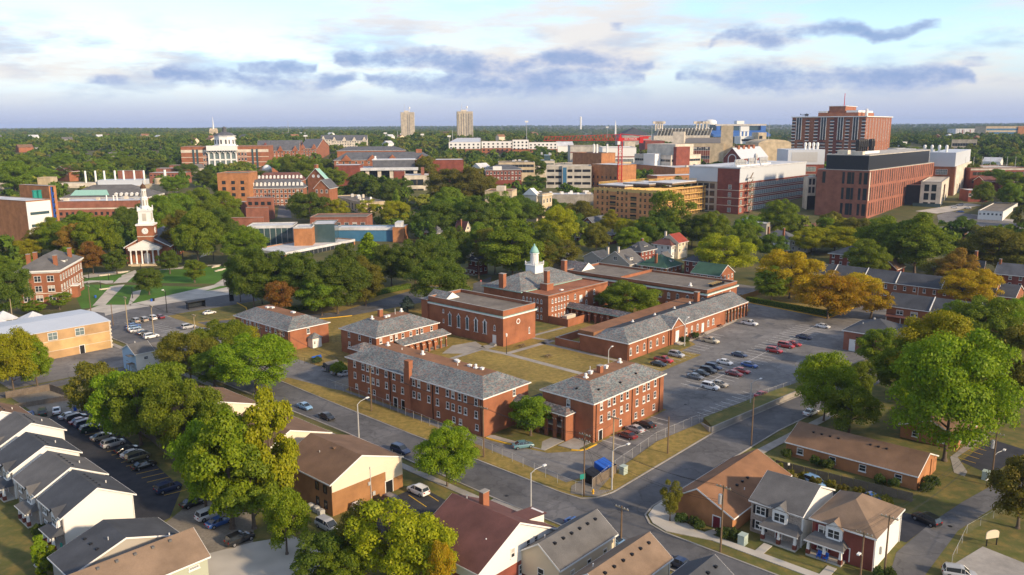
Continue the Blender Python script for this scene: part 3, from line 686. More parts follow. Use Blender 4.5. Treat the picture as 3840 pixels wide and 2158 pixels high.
px_sheet('road',[t7(150,440),t7(330,370),t7(320,440),t7(240,540),t7(140,540)],'asphalt',.06)
# ------------------------------------------------------------------ the brick school court
SL=dict(group='brick halls around the school court')
def arches(b,f,us,z0,ztop,w_,m='brick',depth=.35,pier=.0,zt=None):
 l0,l1=us[0] - w_/2 - pier,us[-1]+w_/2+pier
 zt=ztop if zt is None else zt
 mb=MB(); r=w_/2; zs=zt - r - .35
 n=10
 xs=l0
 for u in us:
  mb.box(xs,0,z0,u - r,depth,zt); xs=u+r
  pts=[(u+r*math.cos(math.pi - math.pi*k/n),zs+r*math.sin(math.pi*k/n)) for k in range(n+1)]
  for k in range(n):
   (x0,a0),(x1,a1)=pts[k],pts[k+1]
   mb.rings([[(x0,0,a0),(x1,0,a1),(x1,0,zt),(x0,0,zt)],[(x0,depth,a0),(x1,depth,a1),(x1,depth,zt),(x0,depth,zt)]])
 mb.box(xs,0,z0,l1,depth,zt)
 rot={'R': 0.0,'L': -math.pi/2}[f]
 if f == 'L':
  mb.v=[(-x,y,z) for x,y,z in mb.v]
  mb.f=[tuple(reversed(q)) for q in mb.f]
 o=b.part('arcade',mb,m,(0,0,0),rot)
 kb=MB()
 for u in us:
  for sgn in (-1,1):
   x=u+sgn*r
   kb.box(x - .16,-.06,zs - .12,x+.16,-.002,zs+.1)
  kb.box(u - .12,-.07,zs+r - .02,u+.12,-.002,zs+r+.34)
 if f == 'L': kb.v=[(-x,y,z) for x,y,z in kb.v]; kb.f=[tuple(reversed(q)) for q in kb.f]
 part('keystones',kb,'stone_pale',o)
 return o
b=Bld('brick_hall','long three-storey red brick hall with mottled slate roof beside the fenced street','building',None,0,0,ab=(117.4,115.3,14.6,47.9),h=8.9,**SL); LH=b
b.walls('brick'); b.hip(2.7,'slate',run=5.4,deck='gravel_brown')
def cols(b,f,tile,xs): return [b.u(f,tile(x,0)[0]) for x in xs]
tp=cols(b,'L',u2,[990,1075,1120,1172,1220,1307,1385,1470,1585,1637,1735,1822,1925,1980,2047,2105,2213])
b.win('L',tp,[6.75,3.85],.95,1.6)
b.win('L',cols(b,'L',u2,[1502]),[6.75,3.85],.5,1.6)
b.win('L',cols(b,'L',u2,[1002,1130,1180,1315,1828,1985,2052,2218]),[1.15],.95,1.3)
for x in (1395,1475): b.door('L',b.u('L',u2(x,0)[0]),1.3,2.2,'black')
for x in (1345,1775,2262): b.downspout('L',b.u('L',u2(x,0)[0]),8.6)
uc=b.u('L',u2(1537,0)[0])
b.part('chimney',MB().box(-.75,uc - .95,0,.15,uc+.95,10.6).box(-.62,uc - .8,10.6,.6,uc+.8,12.4).box(-.7,uc - .88,12.4,.68,uc+.88,12.55),'brick')
b.win('R',[9.8],[6.9],.95,1.5,'six'); b.win('R',[12.2],[1.2,4.2],.95,1.4)
for (x,y,k) in ((7.2,40.5,1),(7.6,27.8,1),(9.0,17.5,0),(8.6,16.6,0),(8.1,12.2,0),(8.1,10.2,1),(8.3,8.4,0),(7.0,34.8,2),(6.8,14.8,2)):
 if k == 1: b.vent(x,y,11.6,.4,1.0)
 elif k == 0: b.part('roof_vent',MB().box(-.35,-.35,0,.35,.35,.35).box(-.45,-.45,.35,.45,.45,.48),'white',(x,y,11.6))
 else: b.pipe(x,y,11.6,.5)
b=Bld('brick_hall','three-storey red brick hall with hipped slate roof beside the parked row by the corner fence','building',None,0,0,ab=(130.3,95.7,27.5,13.9),h=8.9,**SL); NH=b
b.walls('brick'); b.hip(2.7,'slate',run=5.2,deck='gravel_brown')
us=cols(b,'R',u3,[898,976,1027,1102,1160,1258,1328,1373,1440]); b.win('R',us,[6.75,3.9],.95,1.6)
b.win('R',cols(b,'R',u3,[1095,1250,1320,1432]),[1.1],.95,1.4)
b.door('R',b.u('R',u3(893,0)[0]),1.2,2.2,'black')
for x in (845,1208,1485): b.downspout('R',b.u('R',u3(x,0)[0]),8.6)
b.win('L',[b.u('L',u3(568,0)[0])],[6.6],1.0,1.6,'six')
b.chimney(11.2,6.6,10.5,13.2,1.2,1.0)
for x,y,k in ((6.0,6.6,1),(9.4,8.0,2),(14.6,7.4,0),(20.4,7.6,1),(9.0,7.6,0)):
 if k == 1: b.vent(x,y,11.6,.42,1.1)
 elif k == 0: b.part('roof_vent',MB().box(-.35,-.35,0,.35,.35,.4).box(-.45,-.45,.4,.45,.45,.75),'white',(x,y,11.6))
 else: b.pipe(x,y,11.6,1.6,.1,'galv')
for x,y in ((4.5,2.0),(12,1.6),(19,2.2),(2.0,6)): b.part('roof_vent',MB().box(-.2,-.2,0,.2,.2,.35),'black',(x,y,9.55+(min(x,y) - .6)*.45))
b=Bld('arcaded_link','low brick link with two tiers of arches joining the two three-storey halls','building',None,0,0,ab=(127.2,100.6,3.1,14.7),h=5.9)
b.box('wall',0,0,-1,3.08,.5,5.9,'brick'); b.box('wall',2.5,.5,-1,2.9,14.69,5.9,'brick')
arches(b,'L',[1.9,4.3,6.7,9.1,11.5,13.4],0,5.6,1.6,depth=.4,pier=.2)
b.box('floor_slab',.4,.5,2.6,2.5,14.6,2.85,'concrete_pale')
b.part('roof',MB().poly([(-.4,-.3,5.9),(1.2,.9,6.9),(1.2,14.68,6.9),(-.4,14.68,5.9)]).poly([(-.4,-.3,5.9),(3.08,-.3,5.9),(1.9,.9,6.9),(1.2,.9,6.9)]).poly([(1.9,.9,6.9),(3.08,.9,6.2),(3.08,14.68,6.2),(1.9,14.68,6.9)]).poly([(1.2,.9,6.9),(1.9,.9,6.9),(1.9,14.68,6.9),(1.2,14.68,6.9)]).poly([(1.9,.9,6.9),(3.08,-.3,5.9),(3.08,.9,6.2)]).poly([(-.4,14.68,5.9),(3.08,14.68,5.9),(3.08,-.3,5.9),(-.4,-.3,5.9)]),'slate_dark')
b.part('eave_trim',MB().box(-.46,-.36,5.7,-.36,14.68,5.897).box(-.36,-.36,5.7,3.07,-.26,5.897),'white')
b=Bld('linking_passage','dark flat-roofed passage tucked behind the arcaded link','building',None,0,0,ab=(130.35,109.7,5.5,5.5),h=5.0)
b.walls('brick'); b.box('roof',-.1,.01,5.0,5.6,5.49,5.25,'roof_black')
b=Bld('brick_hall','two-storey red brick hall with hipped slate roof behind its court arcade','building',None,0,0,ab=(138,177.7,23.6,16.7),h=7.2,**SL)
b.walls('brick'); b.hip(2.9,'slate',run=6.2,deck='gravel_brown')
b.win('R',cols(b,'R',t6,[1520,1625,1677,1742,1822,1886,1933,2030]),[5.1,2.2],.95,1.5)
b.win('L',cols(b,'L',t6,[1202,1308,1418]),[5.1,2.2],.95,1.5)
for x in (1655,1912): b.downspout('R',b.u('R',t6(x,0)[0]),7)
b.chimney(9.5,9.8,9.6,12.2,1.3,1.0)
for x,y,k in ((5.6,8.8,1),(9.6,7.4,0),(10.8,7.6,0),(14.2,8.6,2),(17.6,9.8,1)):
 if k == 1: b.vent(x,y,10.1,.42,1.1)
 elif k == 0: b.part('roof_vent',MB().box(-.35,-.35,0,.35,.35,.4).box(-.45,-.45,.4,.45,.45,.55),'white',(x,y,10.1))
 else: b.pipe(x,y,10.1,1.7,.12,'galv')
b=Bld('court_arcade','brick arcade of round arches under a slate lean-to on the court lawn','building',None,0,0,ab=(144.6,174.4,18.6,3.28),h=4.0)
us=[b.u('R',t6(x,0)[0]) for x in (1832,1890,1944,1998,2050,2108,2158)]; us=[us[-1] - 2.35*(6 - i) for i in range(7)]
arches(b,'R',us,0,3.85,1.75,depth=.45,pier=.3)
b.part('roof',MB().poly([(-.3,-.4,4.0),(18.9,-.4,4.0),(18.9,3.26,5.0),(-.3,3.26,5.0)]).poly([(18.9,-.4,3.85),(-.3,-.4,3.85),(-.3,3.26,4.85),(18.9,3.26,4.85)]).poly([(18.9,-.4,3.85),(18.9,3.26,4.85),(18.9,3.26,5.0),(18.9,-.4,4.0)]),'slate')
b.part('eave_trim',MB().box(-.3,-.5,3.8,18.95,-.41,4.0),'white'); b.box('floor',0,.5,-.1,18.6,3.2,.12,'concrete')
b=Bld('porch_link','small slate-roofed brick passage with a round window','building',None,0,0,ab=(132.2,177.9,5.7,4.4),h=4.6)
b.walls('brick'); b.hip(1.3,'slate_dark'); b.part('window',MB().cyl(0,0,[(0,.75),(.08,.75)],16),'black',(2.8,-.09,2.6)).rotation_euler=(-math.pi/2,0,0)
b=Bld('brick_hall','two-storey red brick hall with white clapboard porch at its end','building',None,0,0,ab=(127.6,206.2,14.2,30.6),h=6.4,**SL)
b.walls('brick'); b.hip(2.6,'slate',run=5.2,deck='gravel_brown')
b.win('L',cols(b,'L',t6,[132,177,208,255,290,370,408,462,540]),[4.3],.95,1.5); b.win('L',cols(b,'L',t6,[210,260,375,462]),[1.5],.95,1.4)
b.win('R',[b.u('R',t6(790,0)[0])],[4.2],1.05,1.6,'six')
for x,y in ((6.6,22),(7.4,20.5),(8.0,9.5)): b.part('roof_vent',MB().box(-.5,-.7,0,.5,.7,.4),'white',(x,y,9.0))
b.downspout('R',.3,6.2)
up=b.u('R',t6(825,0)[0]); x0=up - 1.6
b.box('porch',x0,-2.6,0,x0+3.2,-.002,3.0,'siding_white')
b.part('porch_roof',MB().poly([(x0 - .4,-3.0,3.0),(x0+3.6,-3.0,3.0),(x0+1.6,-1.3,4.5)]).poly([(x0+3.6,-3,3),(x0+3.6,-.01,3),(x0+1.6,-1.3,4.5)]).poly([(x0+3.6,-.01,3),(x0 - .4,-.01,3),(x0+1.6,-1.3,4.5)]).poly([(x0 - .4,-.01,3),(x0 - .4,-3,3),(x0+1.6,-1.3,4.5)]).poly([(x0 - .4,-.01,3),(x0+3.6,-.01,3),(x0+3.6,-3,3),(x0 - .4,-3,3)]),'slate')
b.door('R',up+.6,.95,2.1,'siding_white',out=2.6); b.win('R',[up - .9],[1.1],.6,1.1,out=2.6)
b=Bld('chapel','red brick chapel with tall arched stained-glass windows and flat parapet roof','building',None,0,0,ab=(173.2,161.3,14.9,33.4),h=11.2)
b.walls('brick',9.3); b.box('wall',.12,.12,9.3,b.L - .12,b.W - .12,10.0,'brick')
b.cornice(8.9,'white',.45,.42); b.part('copper_gutter',MB().box(-.5,-.5,9.32,b.L+.5,.1,9.42).box(-.5,.1,9.32,.1,b.W+.5,9.42).box(b.L - .1,.1,9.32,b.L+.5,b.W+.5,9.42),'copper')
b.flat('roof_grey','brick',.9,.4)
def arch_window(b,f,u,v,w_,h_,pm='stained',par=None):
 n=10; r=w_/2; pts=[(-r,0),(r,0)]+[(r*math.cos(math.pi*k/n),h_ - r+r*math.sin(math.pi*k/n)) for k in range(n+1)]
 def ring(s,y): return [(x*s,y,(z - h_/2)*(1+(s - 1)*w_/h_)+h_/2) for x,z in pts]
 fb=MB().rings([ring(1.16,.01),ring(1.16,-.12),ring(.94,-.12),ring(.94,-.05)],0,cap=False)
 fb.box(-.1,-.2,h_+.1,.1,.0,h_+.5).box(-r - .25,-.22,-.28,r+.25,0,-.1)
 for sgn in (-1,1): fb.box(sgn*(r+.17) - .12,-.16,h_ - r - .12,sgn*(r+.17)+.12,0,h_ - r+.12)
 o=b.part('arched_window',fb,'white',b.loc(f,u,v),ROT[f])
 pb=MB().poly([(x,-.04,z) for x,z in pts]); part('stained_pane',pb,pm,o)
 lb=MB()
 for k in range(1,4): lb.box(-r+.02,-.075,h_*k*.22,r - .02,-.045,h_*k*.22+.05)
 lb.box(-.03,-.07,0.02,.03,-.045,h_ - .1); part('lead_bars',lb,'black',o)
for (tl,x) in ((t6,2215),(t6,2303),(t6,2390),(t6,2480),(t6,2565),(t7,170),(t7,265)): arch_window(b,'L',b.u('L',tl(x,0)[0]),3.0,1.15,4.0)
b.win('L',cols(b,'L',t7,[360]),[4.6],.75,1.5,'six'); b.win('L',cols(b,'L',t6,[2150]),[3.4,6.7],.6,1.2)
b.door('L',b.u('L',t7(357,0)[0]),1.2,3.0,'white'); b.win('L',cols(b,'L',t7,[482]),[1.6],.6,2.2)
b.win('R',cols(b,'R',t7,[708]),[2.0],.6,1.8,'six')
ur=b.u('R',t7(597,0)[0])
b.part('round_window',MB().rings([[(math.cos(k*math.pi/10)*r,y,math.sin(k*math.pi/10)*r) for k in range(20)] for r,y in ((.85,.01),(.85,-.12),(.6,-.12),(.6,-.04))],0,cap=False),'white',b.loc('R',ur,6.8))
b.part('round_pane',MB().poly([(math.cos(k*math.pi/10)*.6,-.03,math.sin(k*math.pi/10)*.6) for k in range(20)]),'glass',b.loc('R',ur,6.8))
b.slab('niche','R',ur - 1.15,ur+1.15,3.2,8.2,'brick',.04)
b.part('porch_roof',MB().poly([(1.8,b.W - 6,10.2),(1.8,b.W+3,10.2),(5.2,b.W+3,12.4),(5.2,b.W - 6,12.4)]).poly([(8.6,b.W+3,10.2),(8.6,b.W - 6,10.2),(5.2,b.W - 6,12.4),(5.2,b.W+3,12.4)]).poly([(8.6,b.W - 6,10.2),(1.8,b.W - 6,10.2),(5.2,b.W - 6,12.4)],1),['slate','white'])
b.box('porch',-.5,b.W+.003,0,b.L+.0,b.W+3,9.9,'brick'); b.box('front_roof',-.9,b.W+.01,9.95,b.L+.4,b.W+3.6,10.15,'slate')
b.part('front_steps',MB().box(-1.4,0,0,0,2.2,.3).box(-.9,0,.3,0,2.2,.6),'concrete',(0,b.u('L',t7(357,0)[0]) - 1.1,0))
b=Bld('school_building','three-storey brick school with white cupola, tall chimneys and slate hipped roof','building',None,0,0,ab=(205.2,170.2,34.2,12.0),h=9.4)
b.walls('brick',8.9); b.flat('gravel_brown','brick',.55,.35,'concrete')
us6=cols(b,'L',t7,[652,688,725,760,795,832]); b.win('L',us6,[6.4],.75,1.25,'six'); b.win('L',us6[3:],[3.6,1.0],.75,1.25,'six')
us6=cols(b,'R',t7,[942,975,1006,1034,1064,1097]); b.win('R',us6,[6.6,3.9,1.2],.75,1.25,'six')
b.win('R',cols(b,'R',t7,[1170,1285,1362]),[6.0,2.9],.95,1.7,'six'); b.door('R',b.u('R',t7(1228,0)[0]),1.4,2.4,'white',v=4.4)
b.box('wall',-.15,12.003,-1,35,30.2,9.2,'brick')
b.cornice_=b.hip(4.4,'slate',box=(-.15,12.2,35,30.2),h=9.25,ov=.7,trim='copper')
b.win('L',[v for v in cols(b,'L',t7,[345,393,453,520,568])],[6.3],1.2,2.0,'six',out=.15)
b.chimney(.4,21.4,0,14.5,1.6,2.2); b.chimney(10.0,9.0,8.9,11.2,3.6,3.2); b.chimney(10.0,9.0,11.3,15.6,1.5,1.6); b.chimney(33.5,20,9,15.2,1.6,1.8)
b.part('skylight',MB().box(-.7,-.5,0,.7,.5,.4),'white',(12.5,4.4,8.85))
cu=(17.5,21.2)
cup=b.part('cupola',MB().box(-2.3,-2.3,12.2,2.3,2.3,15.4).box(-2.5,-2.5,15.4,2.5,2.5,15.65).cyl(0,0,[(15.65,1.55),(19.6,1.5),(19.6,1.85),(20.0,1.85)],8,0,math.pi/8),'white',(*cu,0))
part('copper_dome',MB().cyl(0,0,[(20.0,1.8),(20.6,1.55),(21.4,1.25),(22.2,.7),(22.6,.3),(23.0,.3),(23.3,.12)],12),'copper',cup,smooth=True)
part('railing',MB().box(-2.4,-2.4,16.4,2.4,-2.3,16.5).box(-2.4,2.3,16.4,2.4,2.4,16.5).box(-2.4,-2.3,16.4,-2.3,2.3,16.5).box(2.3,-2.3,16.4,2.4,2.3,16.5),'white',cup)
pbm=MB()
for i in range(9):
 t=-2.35+i*.5875
 for (x,y) in ((t,-2.35),(t,2.35),(-2.35,t),(2.35,t)): pbm.box(x - .05,y - .05,15.66,x+.05,y+.05,16.39)
for x in (-2.35,2.35):
 for y in (-2.35,2.35): pbm.box(x - .14,y - .14,15.655,x+.14,y+.14,17.0)
part('balusters',pbm,'white',cup)
lv=MB()
for k in range(8):
 a=k*math.pi/4+math.pi/4*.0
 c_,s_=math.cos(a),math.sin(a)
 for z in range(7):
  x=1.5; q=[(x,-.38),(x+.06,-.38),(x+.06,.38),(x,.38)]
  lv.prism([(c_*p[0] - s_*p[1],s_*p[0]+c_*p[1]) for p in q],16.6+z*.36,16.8+z*.36)
part('louvre',lv,'white',cup)
b=Bld('yard_wall','low brick yard wall round the rooftop chillers beside the school','wall',None,0,0,ab=(205.3,161.8,13.5,8.2),h=2.6)
b.part('wall',MB().box(0,0,-1,13.5,.35,2.6).box(0,.35,-1,.35,8.19,2.6).box(13.15,.35,-1,13.5,8.19,2.6),'brick')
mesh_thing('chiller_unit',MB().box(-2.6,-1,0,2.6,1,2.2).box(-2.4,-.85,2.2,2.4,.85,2.4),'stone_pale','beige chiller with fan deck inside the school yard wall','machine',loc=G2(212,166.5,0),rz=GR)
b=Bld('yard_wall','red brick enclosure wall joined to the long dining hall','wall',None,0,0,ab=(185.6,141.9,24,9.3),h=2.3)
b.part('wall',MB().box(0,.0,-1,.35,9.3,2.3).box(.35,8.95,-1,24,9.3,2.3),'brick'); b.part('coping',MB().box(-.05,-.0,2.3,.4,9.35,2.4).box(.4,8.9,2.3,24,9.35,2.4),'concrete')
mesh_thing('condenser_unit',MB().box(-1.4,-.6,0,1.4,.6,1.3).cyl(-.7,0,[(1.3,.5),(1.45,.5)],12).cyl(.7,0,[(1.3,.5),(1.45,.5)],12),'white','white condenser behind the dining hall enclosure wall','machine',loc=G2(189.5,144,0),rz=GR)
b=Bld('colonnade','brick colonnade of round arches with slate ridge roof between school and dining hall','building',None,0,0,ab=(215.2,142.0,3.2,28.0),h=4.2)
arches(b,'L',[1.6+2.6*i for i in range(10)],0,4.0,1.9,depth=.45,pier=.4); b.box('wall',2.75,.1,-1,3.2,27.9,4.0,'brick')
b.gable(1.2,'y','slate_dark',.35,.0,gm='brick',trim='copper')
b=Bld('dining_hall','long single-storey brick hall with slate roof, pedimented white door and end arcade','building',None,0,0,ab=(185.5,124.5,57.2,17.2),h=5.3)
b.walls('brick')
L_,W_=b.L,b.W
b.part('roof',MB().poly([(-.4,-.4,5.3),(L_+16,-.4,5.3),(L_+16,5.8,8.0),(5.8,5.8,8.0)]).poly([(-.4,12,5.3),(-.4,-.4,5.3),(5.8,5.8,8.0),(5.8,12,6.4)]).poly([(5.8,5.8,8.0),(L_+16,5.8,8.0),(L_+16,12,6.4),(5.8,12,6.4)],1),['slate','roof_black'])
b.box('rear_roof',-.3,11.9,5.1,L_+2,W_+.3,6.45,'gravel_brown')
b.part('eave_trim',MB().box(-.5,-.5,5.02,L_+16,-.38,5.29).box(-.5,-.38,5.02,-.38,W_+.35,5.29),'white')
b.win('R',cols(b,'R',t7,[1730,1798,1866,1932,1997,2060,2292,2347,2403,2512,2560]),[1.5],1.05,2.0,'six'); b.win('R',cols(b,'R',t8,[45,150,205]),[1.5],1.0,1.9,'six')
ud=b.u('R',t7(2185,0)[0]); b.door('R',ud,1.7,3.3,'white',v=.6,out=.5); b.door('R',b.u('R',t8(97,0)[0]),1.2,2.8,'white',v=.3)
b.box('door_bay',ud - 3.2,-.5,-.5,ud+3.2,.02,5.3,'brick')
b.part('pediment',MB().rings([[(ud - 3.5,-.55,5.3),(ud+3.5,-.55,5.3),(ud,-.55,8.0)],[(ud - 3.5,5.4,5.3),(ud+3.5,5.4,5.3),(ud,5.4,8.0)]]),'brick')
b.part('pediment_roof',MB().poly([(ud - 3.9,-.8,5.15),(ud,-.8,8.2),(ud,6.2,8.2),(ud - 3.9,6.2,5.15)]).poly([(ud,-.8,8.2),(ud+3.9,-.8,5.15),(ud+3.9,6.2,5.15),(ud,6.2,8.2)]),'slate')
b.part('pediment_trim',MB().rings([[(ud - 3.9,-.85,4.95),(ud,-.85,7.95),(ud,-.85,8.25),(ud - 3.9,-.85,5.2)],[(ud - 3.9,-.7,4.95),(ud,-.7,7.95),(ud,-.7,8.25),(ud - 3.9,-.7,5.2)]]).rings([[(ud,-.85,7.95),(ud+3.9,-.85,4.95),(ud+3.9,-.85,5.2),(ud,-.85,8.25)],[(ud,-.7,7.95),(ud+3.9,-.7,4.95),(ud+3.9,-.7,5.2),(ud,-.7,8.25)]]).cyl(0,0,[(0,.01),(.01,.02)],4),'white')
b.part('entrance_steps',MB().box(ud - 1.8,-2.6,0,ud+1.8,-.5,.2).box(ud - 1.6,-2.0,.2,ud+1.6,-.5,.4).box(ud - 1.5,-1.4,.4,ud+1.5,-.5,.6),'concrete_pale')
for x in (1710,1900,2112): b.downspout('R',b.u('R',t7(x,0)[0]),5.1,'black')
b.chimney(53,8.5,6.6,10.6,1.5,1.5)
for x,y in ((15,8.6),(27,8.4),(39,8.6),(49,8.8)): b.vent(x,y,7.3,.35,.7)
arches(b,'R',[L_+1.5+2.3*i for i in range(7)],0,5.0,1.75,depth=.5,pier=.3); b.box('arcade_floor',L_+.1,.5,-.2,L_+16,5.5,.15,'concrete')
b=Bld('classroom_block','long two-storey brick block with white cornice and grey flat roof behind the dining hall','building',None,0,0,ab=(246.5,133.5,21.9,62.0),h=9.9)
b.walls('brick',8.6); b.flat('roof_grey','brick',.7,.45); b.cornice(8.0,'white',.5,.45); b.part('copper_gutter',MB().box(-.55,-.55,8.46,b.L+.55,.1,8.56).box(-.55,.1,8.46,.1,b.W+.5,8.56),'copper')
b.win('L',cols(b,'L',t7,[2460,2372,2305,2205,2115,2028,1780,1700,1590,1502]),[5.0],1.15,2.0,'six'); b.win('L',[4+3.9*i for i in range(14)],[1.6],1.15,2.0,'six')
b.win('R',cols(b,'R',t8,[213,293,373]),[5.1],1.05,2.0,'six'); b.win('L',cols(b,'L',t8,[97,12]),[5.0],1.15,2.0,'six')
b.box('fire_wall',.45,36,9.2,b.L - .45,36.5,10.2,'brick')
b.vent(6,10,9.2,.5,1.2); b.part('roof_frame',MB().box(0,0,0,9,1.2,.9),'black',(9,3,9.2))
b.part('lumber_stack',MB().box(.5,.1,.9,1,2.1,1.05).box(2,.1,.9,2.5,2.1,1.05).box(3.5,.1,.9,4,2.1,1.05).box(5,.1,.9,5.5,2.1,1.05).box(6.5,.1,.9,7,2.1,1.05),'lumber',(9,3,9.2))
b.part('porch_roof',MB().poly([(3.8,b.W - 5,9.3),(3.8,b.W+5,9.3),(8.2,b.W+5,12.2),(8.2,b.W - 5,12.2)]).poly([(12.6,b.W+5,9.3),(12.6,b.W - 5,9.3),(8.2,b.W - 5,12.2),(8.2,b.W+5,12.2)]).poly([(12.6,b.W - 5,9.3),(3.8,b.W - 5,9.3),(8.2,b.W - 5,12.2)],1),['slate_dark','white'])
b.box('wall',3,b.W+.002,0,14,b.W+5,9.2,'brick')
# ------------------------------------------------------------------ trees
def crown_mesh(name,shape,n_leaf,seed,leaf=.42,clumps=34,w_=10.0,h_=10.2,z0=.9):
 R=np.random.RandomState(seed); cs=[]
 for i in range(clumps):
  for _ in range(60):
   d=R.normal(size=3); d /= np.linalg.norm(d)
   if d[2] < -.92: continue
   q=R.uniform(.5,.88); u=d*q
   z=(u[2]+1)/2
   if shape == 'round': pr=1.0
   elif shape == 'oval': pr=.62+.38*math.sin(math.pi*min(1,z+.1))
   elif shape == 'cone': pr=max(.1,1.02 - z*.95)
   elif shape == 'vase': pr=.5+.62*z
   elif shape == 'flat': pr=1.15 - .3*z
   else: pr=.9
   c=np.array([u[0]*pr*w_/2,u[1]*pr*w_/2,z0+z*h_])
   if all(np.linalg.norm((c - o[0])/(1,1,.9)) > o[1]*.55 for o in cs): break
  cs.append((c,R.uniform(.8,1.55)*(w_/10) ** .62*(.6+.4*pr)))
 wts=np.array([r*r for c,r in cs]); wts /= wts.sum(); V=[]; cnt=R.multinomial(n_leaf,wts)
 for (c,r),k in zip(cs,cnt):
  if k == 0: continue
  d=R.normal(size=(k,3)); d /= np.linalg.norm(d,axis=1)[:,None]
  d[:,2]=np.where(d[:,2] < -.35,-d[:,2],d[:,2])
  rr=r*np.clip(R.normal(.92,.15,k),.35,1.35)
  P=c+d*rr[:,None]*np.array([1,1,.82])
  nrm=d+R.normal(scale=.42,size=(k,3)); nrm /= np.linalg.norm(nrm,axis=1)[:,None]
  a=np.cross(nrm,R.normal(size=(k,3))); a /= np.linalg.norm(a,axis=1)[:,None]; b_=np.cross(nrm,a)
  s1=(leaf*R.uniform(.55,1.25,k))[:,None]; s2=s1*R.uniform(.45,.8,k)[:,None]
  V.append(np.stack([P - a*s1,P - b_*s2+nrm*s2*.2,P+a*s1,P+b_*s2 - nrm*s2*.2],1).reshape(-1,3))
 V=np.concatenate(V); n=len(V) // 4
 me=bpy.data.meshes.new(name); me.vertices.add(len(V)); me.vertices.foreach_set('co',V.astype(np.float32).ravel())
 me.loops.add(len(V)); me.loops.foreach_set('vertex_index',np.arange(len(V),dtype=np.int32))
 me.polygons.add(n); me.polygons.foreach_set('loop_start',np.arange(0,len(V),4,dtype=np.int32)); me.polygons.foreach_set('loop_total',np.full(n,4,dtype=np.int32))
 me.update(); me.materials.append(M('leaf_green')); return me,cs
def trunk_mesh(name,cs,seed,w_=10.0,h_=10.2,z0=.9):
 R=random.Random(seed); mb=MB(); top=z0+h_*.55
 mb.tube([(0,0,-.4),(0,0,.5),(.08,.05,2.2),(.1,-.1,top),(0,0,z0+h_*.85)],.34,8,0,.06)
 mb.tube([(0,0,-.4),(0,0,.35)],.5,8,0,.34)
 for c,r in R.sample(cs,min(11,len(cs))):
  zb=max(1.6,min(c[2] - 1.4,top)); m=(c[0]*.45,c[1]*.45,zb+(c[2] - zb)*.55)
  mb.tube([(0.05,0,zb),m,tuple(c)],.14,5,0,.03)
 return mb.mesh(name,['bark'],True)
PRO={}
def proto(k,shape,n,seed,leaf,clumps,w_=10.0,h_=10.2,z0=.9):
 me,cs=crown_mesh('crown',shape,n,seed,leaf,clumps,w_,h_,z0)
 PRO.setdefault(k,[]).append((me,trunk_mesh('trunk',cs,seed,w_,h_,z0),w_,z0+h_))
for sd_ in (1,2,3,4): proto('round','round',20000,sd_,.18,56)
for sd_ in (5,6,12): proto('oval','oval',19000,sd_,.18,54,8.0,12.0,.7)
for sd_ in (7,8): proto('loose','vase',11500,sd_,.165,40,10.0,9.6,1.4)
for sd_ in (21,22,23): proto('big_round','round',44000,sd_,.205,105,18.0,16.0,1.2)
for sd_ in (24,25): proto('big_oval','oval',36000,sd_,.2,95,13.0,18.5,1.0)
proto('cone','cone',9000,9,.22,60,6.0,9.5,.5)
proto('column','column',7000,10,.13,34,2.6,6.4,.1)
proto('bush','flat',2600,13,.15,20,3.0,1.5,.15); proto('bush','flat',2600,14,.15,24,3.0,1.7,.15)
TN={'round': 'broadleaf_tree','oval': 'broadleaf_tree','loose': 'sparse_tree','cone': 'conifer_tree','column': 'columnar_evergreen','bush': 'shrub'}
TC={'green': 'mid-green','dark': 'dark green','bright': 'bright green','lime': 'lime green','olive': 'olive green','yellow': 'golden yellow','rust': 'russet autumn','blue': 'blue-green','shrub': 'dark green'}
TCOUNT=[0]
def tree(x,y,z,h_,w_,kind='round',col='green',area='',label=None):
 pr=PRO['big_'+kind if w_ > 13 and 'big_'+kind in PRO else kind]; i=rnd.randrange(len(pr)); me,tm,pw,ph=pr[i]
 r=empty(TN[kind],(x,y,z),rnd.uniform(0,6.28)); r.scale=(w_/pw,w_/pw,h_/ph)
 tag(r,label or '%s %s %s' % (TC[col],{'round': 'rounded broadleaf tree','oval': 'upright broadleaf tree','loose': 'open thin-crowned tree','cone': 'cone-shaped tree','column': 'narrow evergreen','bush': 'rounded shrub'}[kind],area),'shrub' if kind == 'bush' else 'tree',('shrubs ' if kind == 'bush' else 'trees ')+area)
 c=obj('crown',me,r); c.material_slots[0].link='OBJECT'; c.material_slots[0].material=M('leaf_'+col)
 if kind != 'bush': obj('trunk',tm,r)
 TCOUNT[0] += 1
 return r
def trees(area,*lst,unit=1.49068):
 for (x,yb,yt,wd,kind,col) in lst:
  p=W(x*unit,yb*unit); r=ray(x*unit,yt*unit); t=math.hypot(p.x,p.y)/math.hypot(r[0],r[1])
  hh=H+t*r[2] - p.z; dep=proj(p)[2]
  tree(p.x,p.y,p.z,hh,wd*unit*dep/F,kind,col,area)
trees('beside the ranch house drive',(2375,1160,812,330,'round','bright'))
trees('behind the ranch house',(2352,1010,782,250,'round','lime'),(2205,935,822,105,'round','green'),(2255,1000,850,130,'oval','green'),(2545,1050,800,130,'oval','olive'),(2470,905,742,190,'round','green'),(2560,880,745,130,'round','bright'),(2420,880,752,130,'round','green'))
trees('on the corner above the retaining wall',(2072,1060,888,178,'round','bright'),(2135,1095,965,132,'round','green'),(2165,1010,905,70,'round','green'))
trees('on the kerb of the fenced street',(1125,1225,1064,176,'round','bright'))
trees('in front of the arcaded link',(1335,1098,994,112,'round','green'))
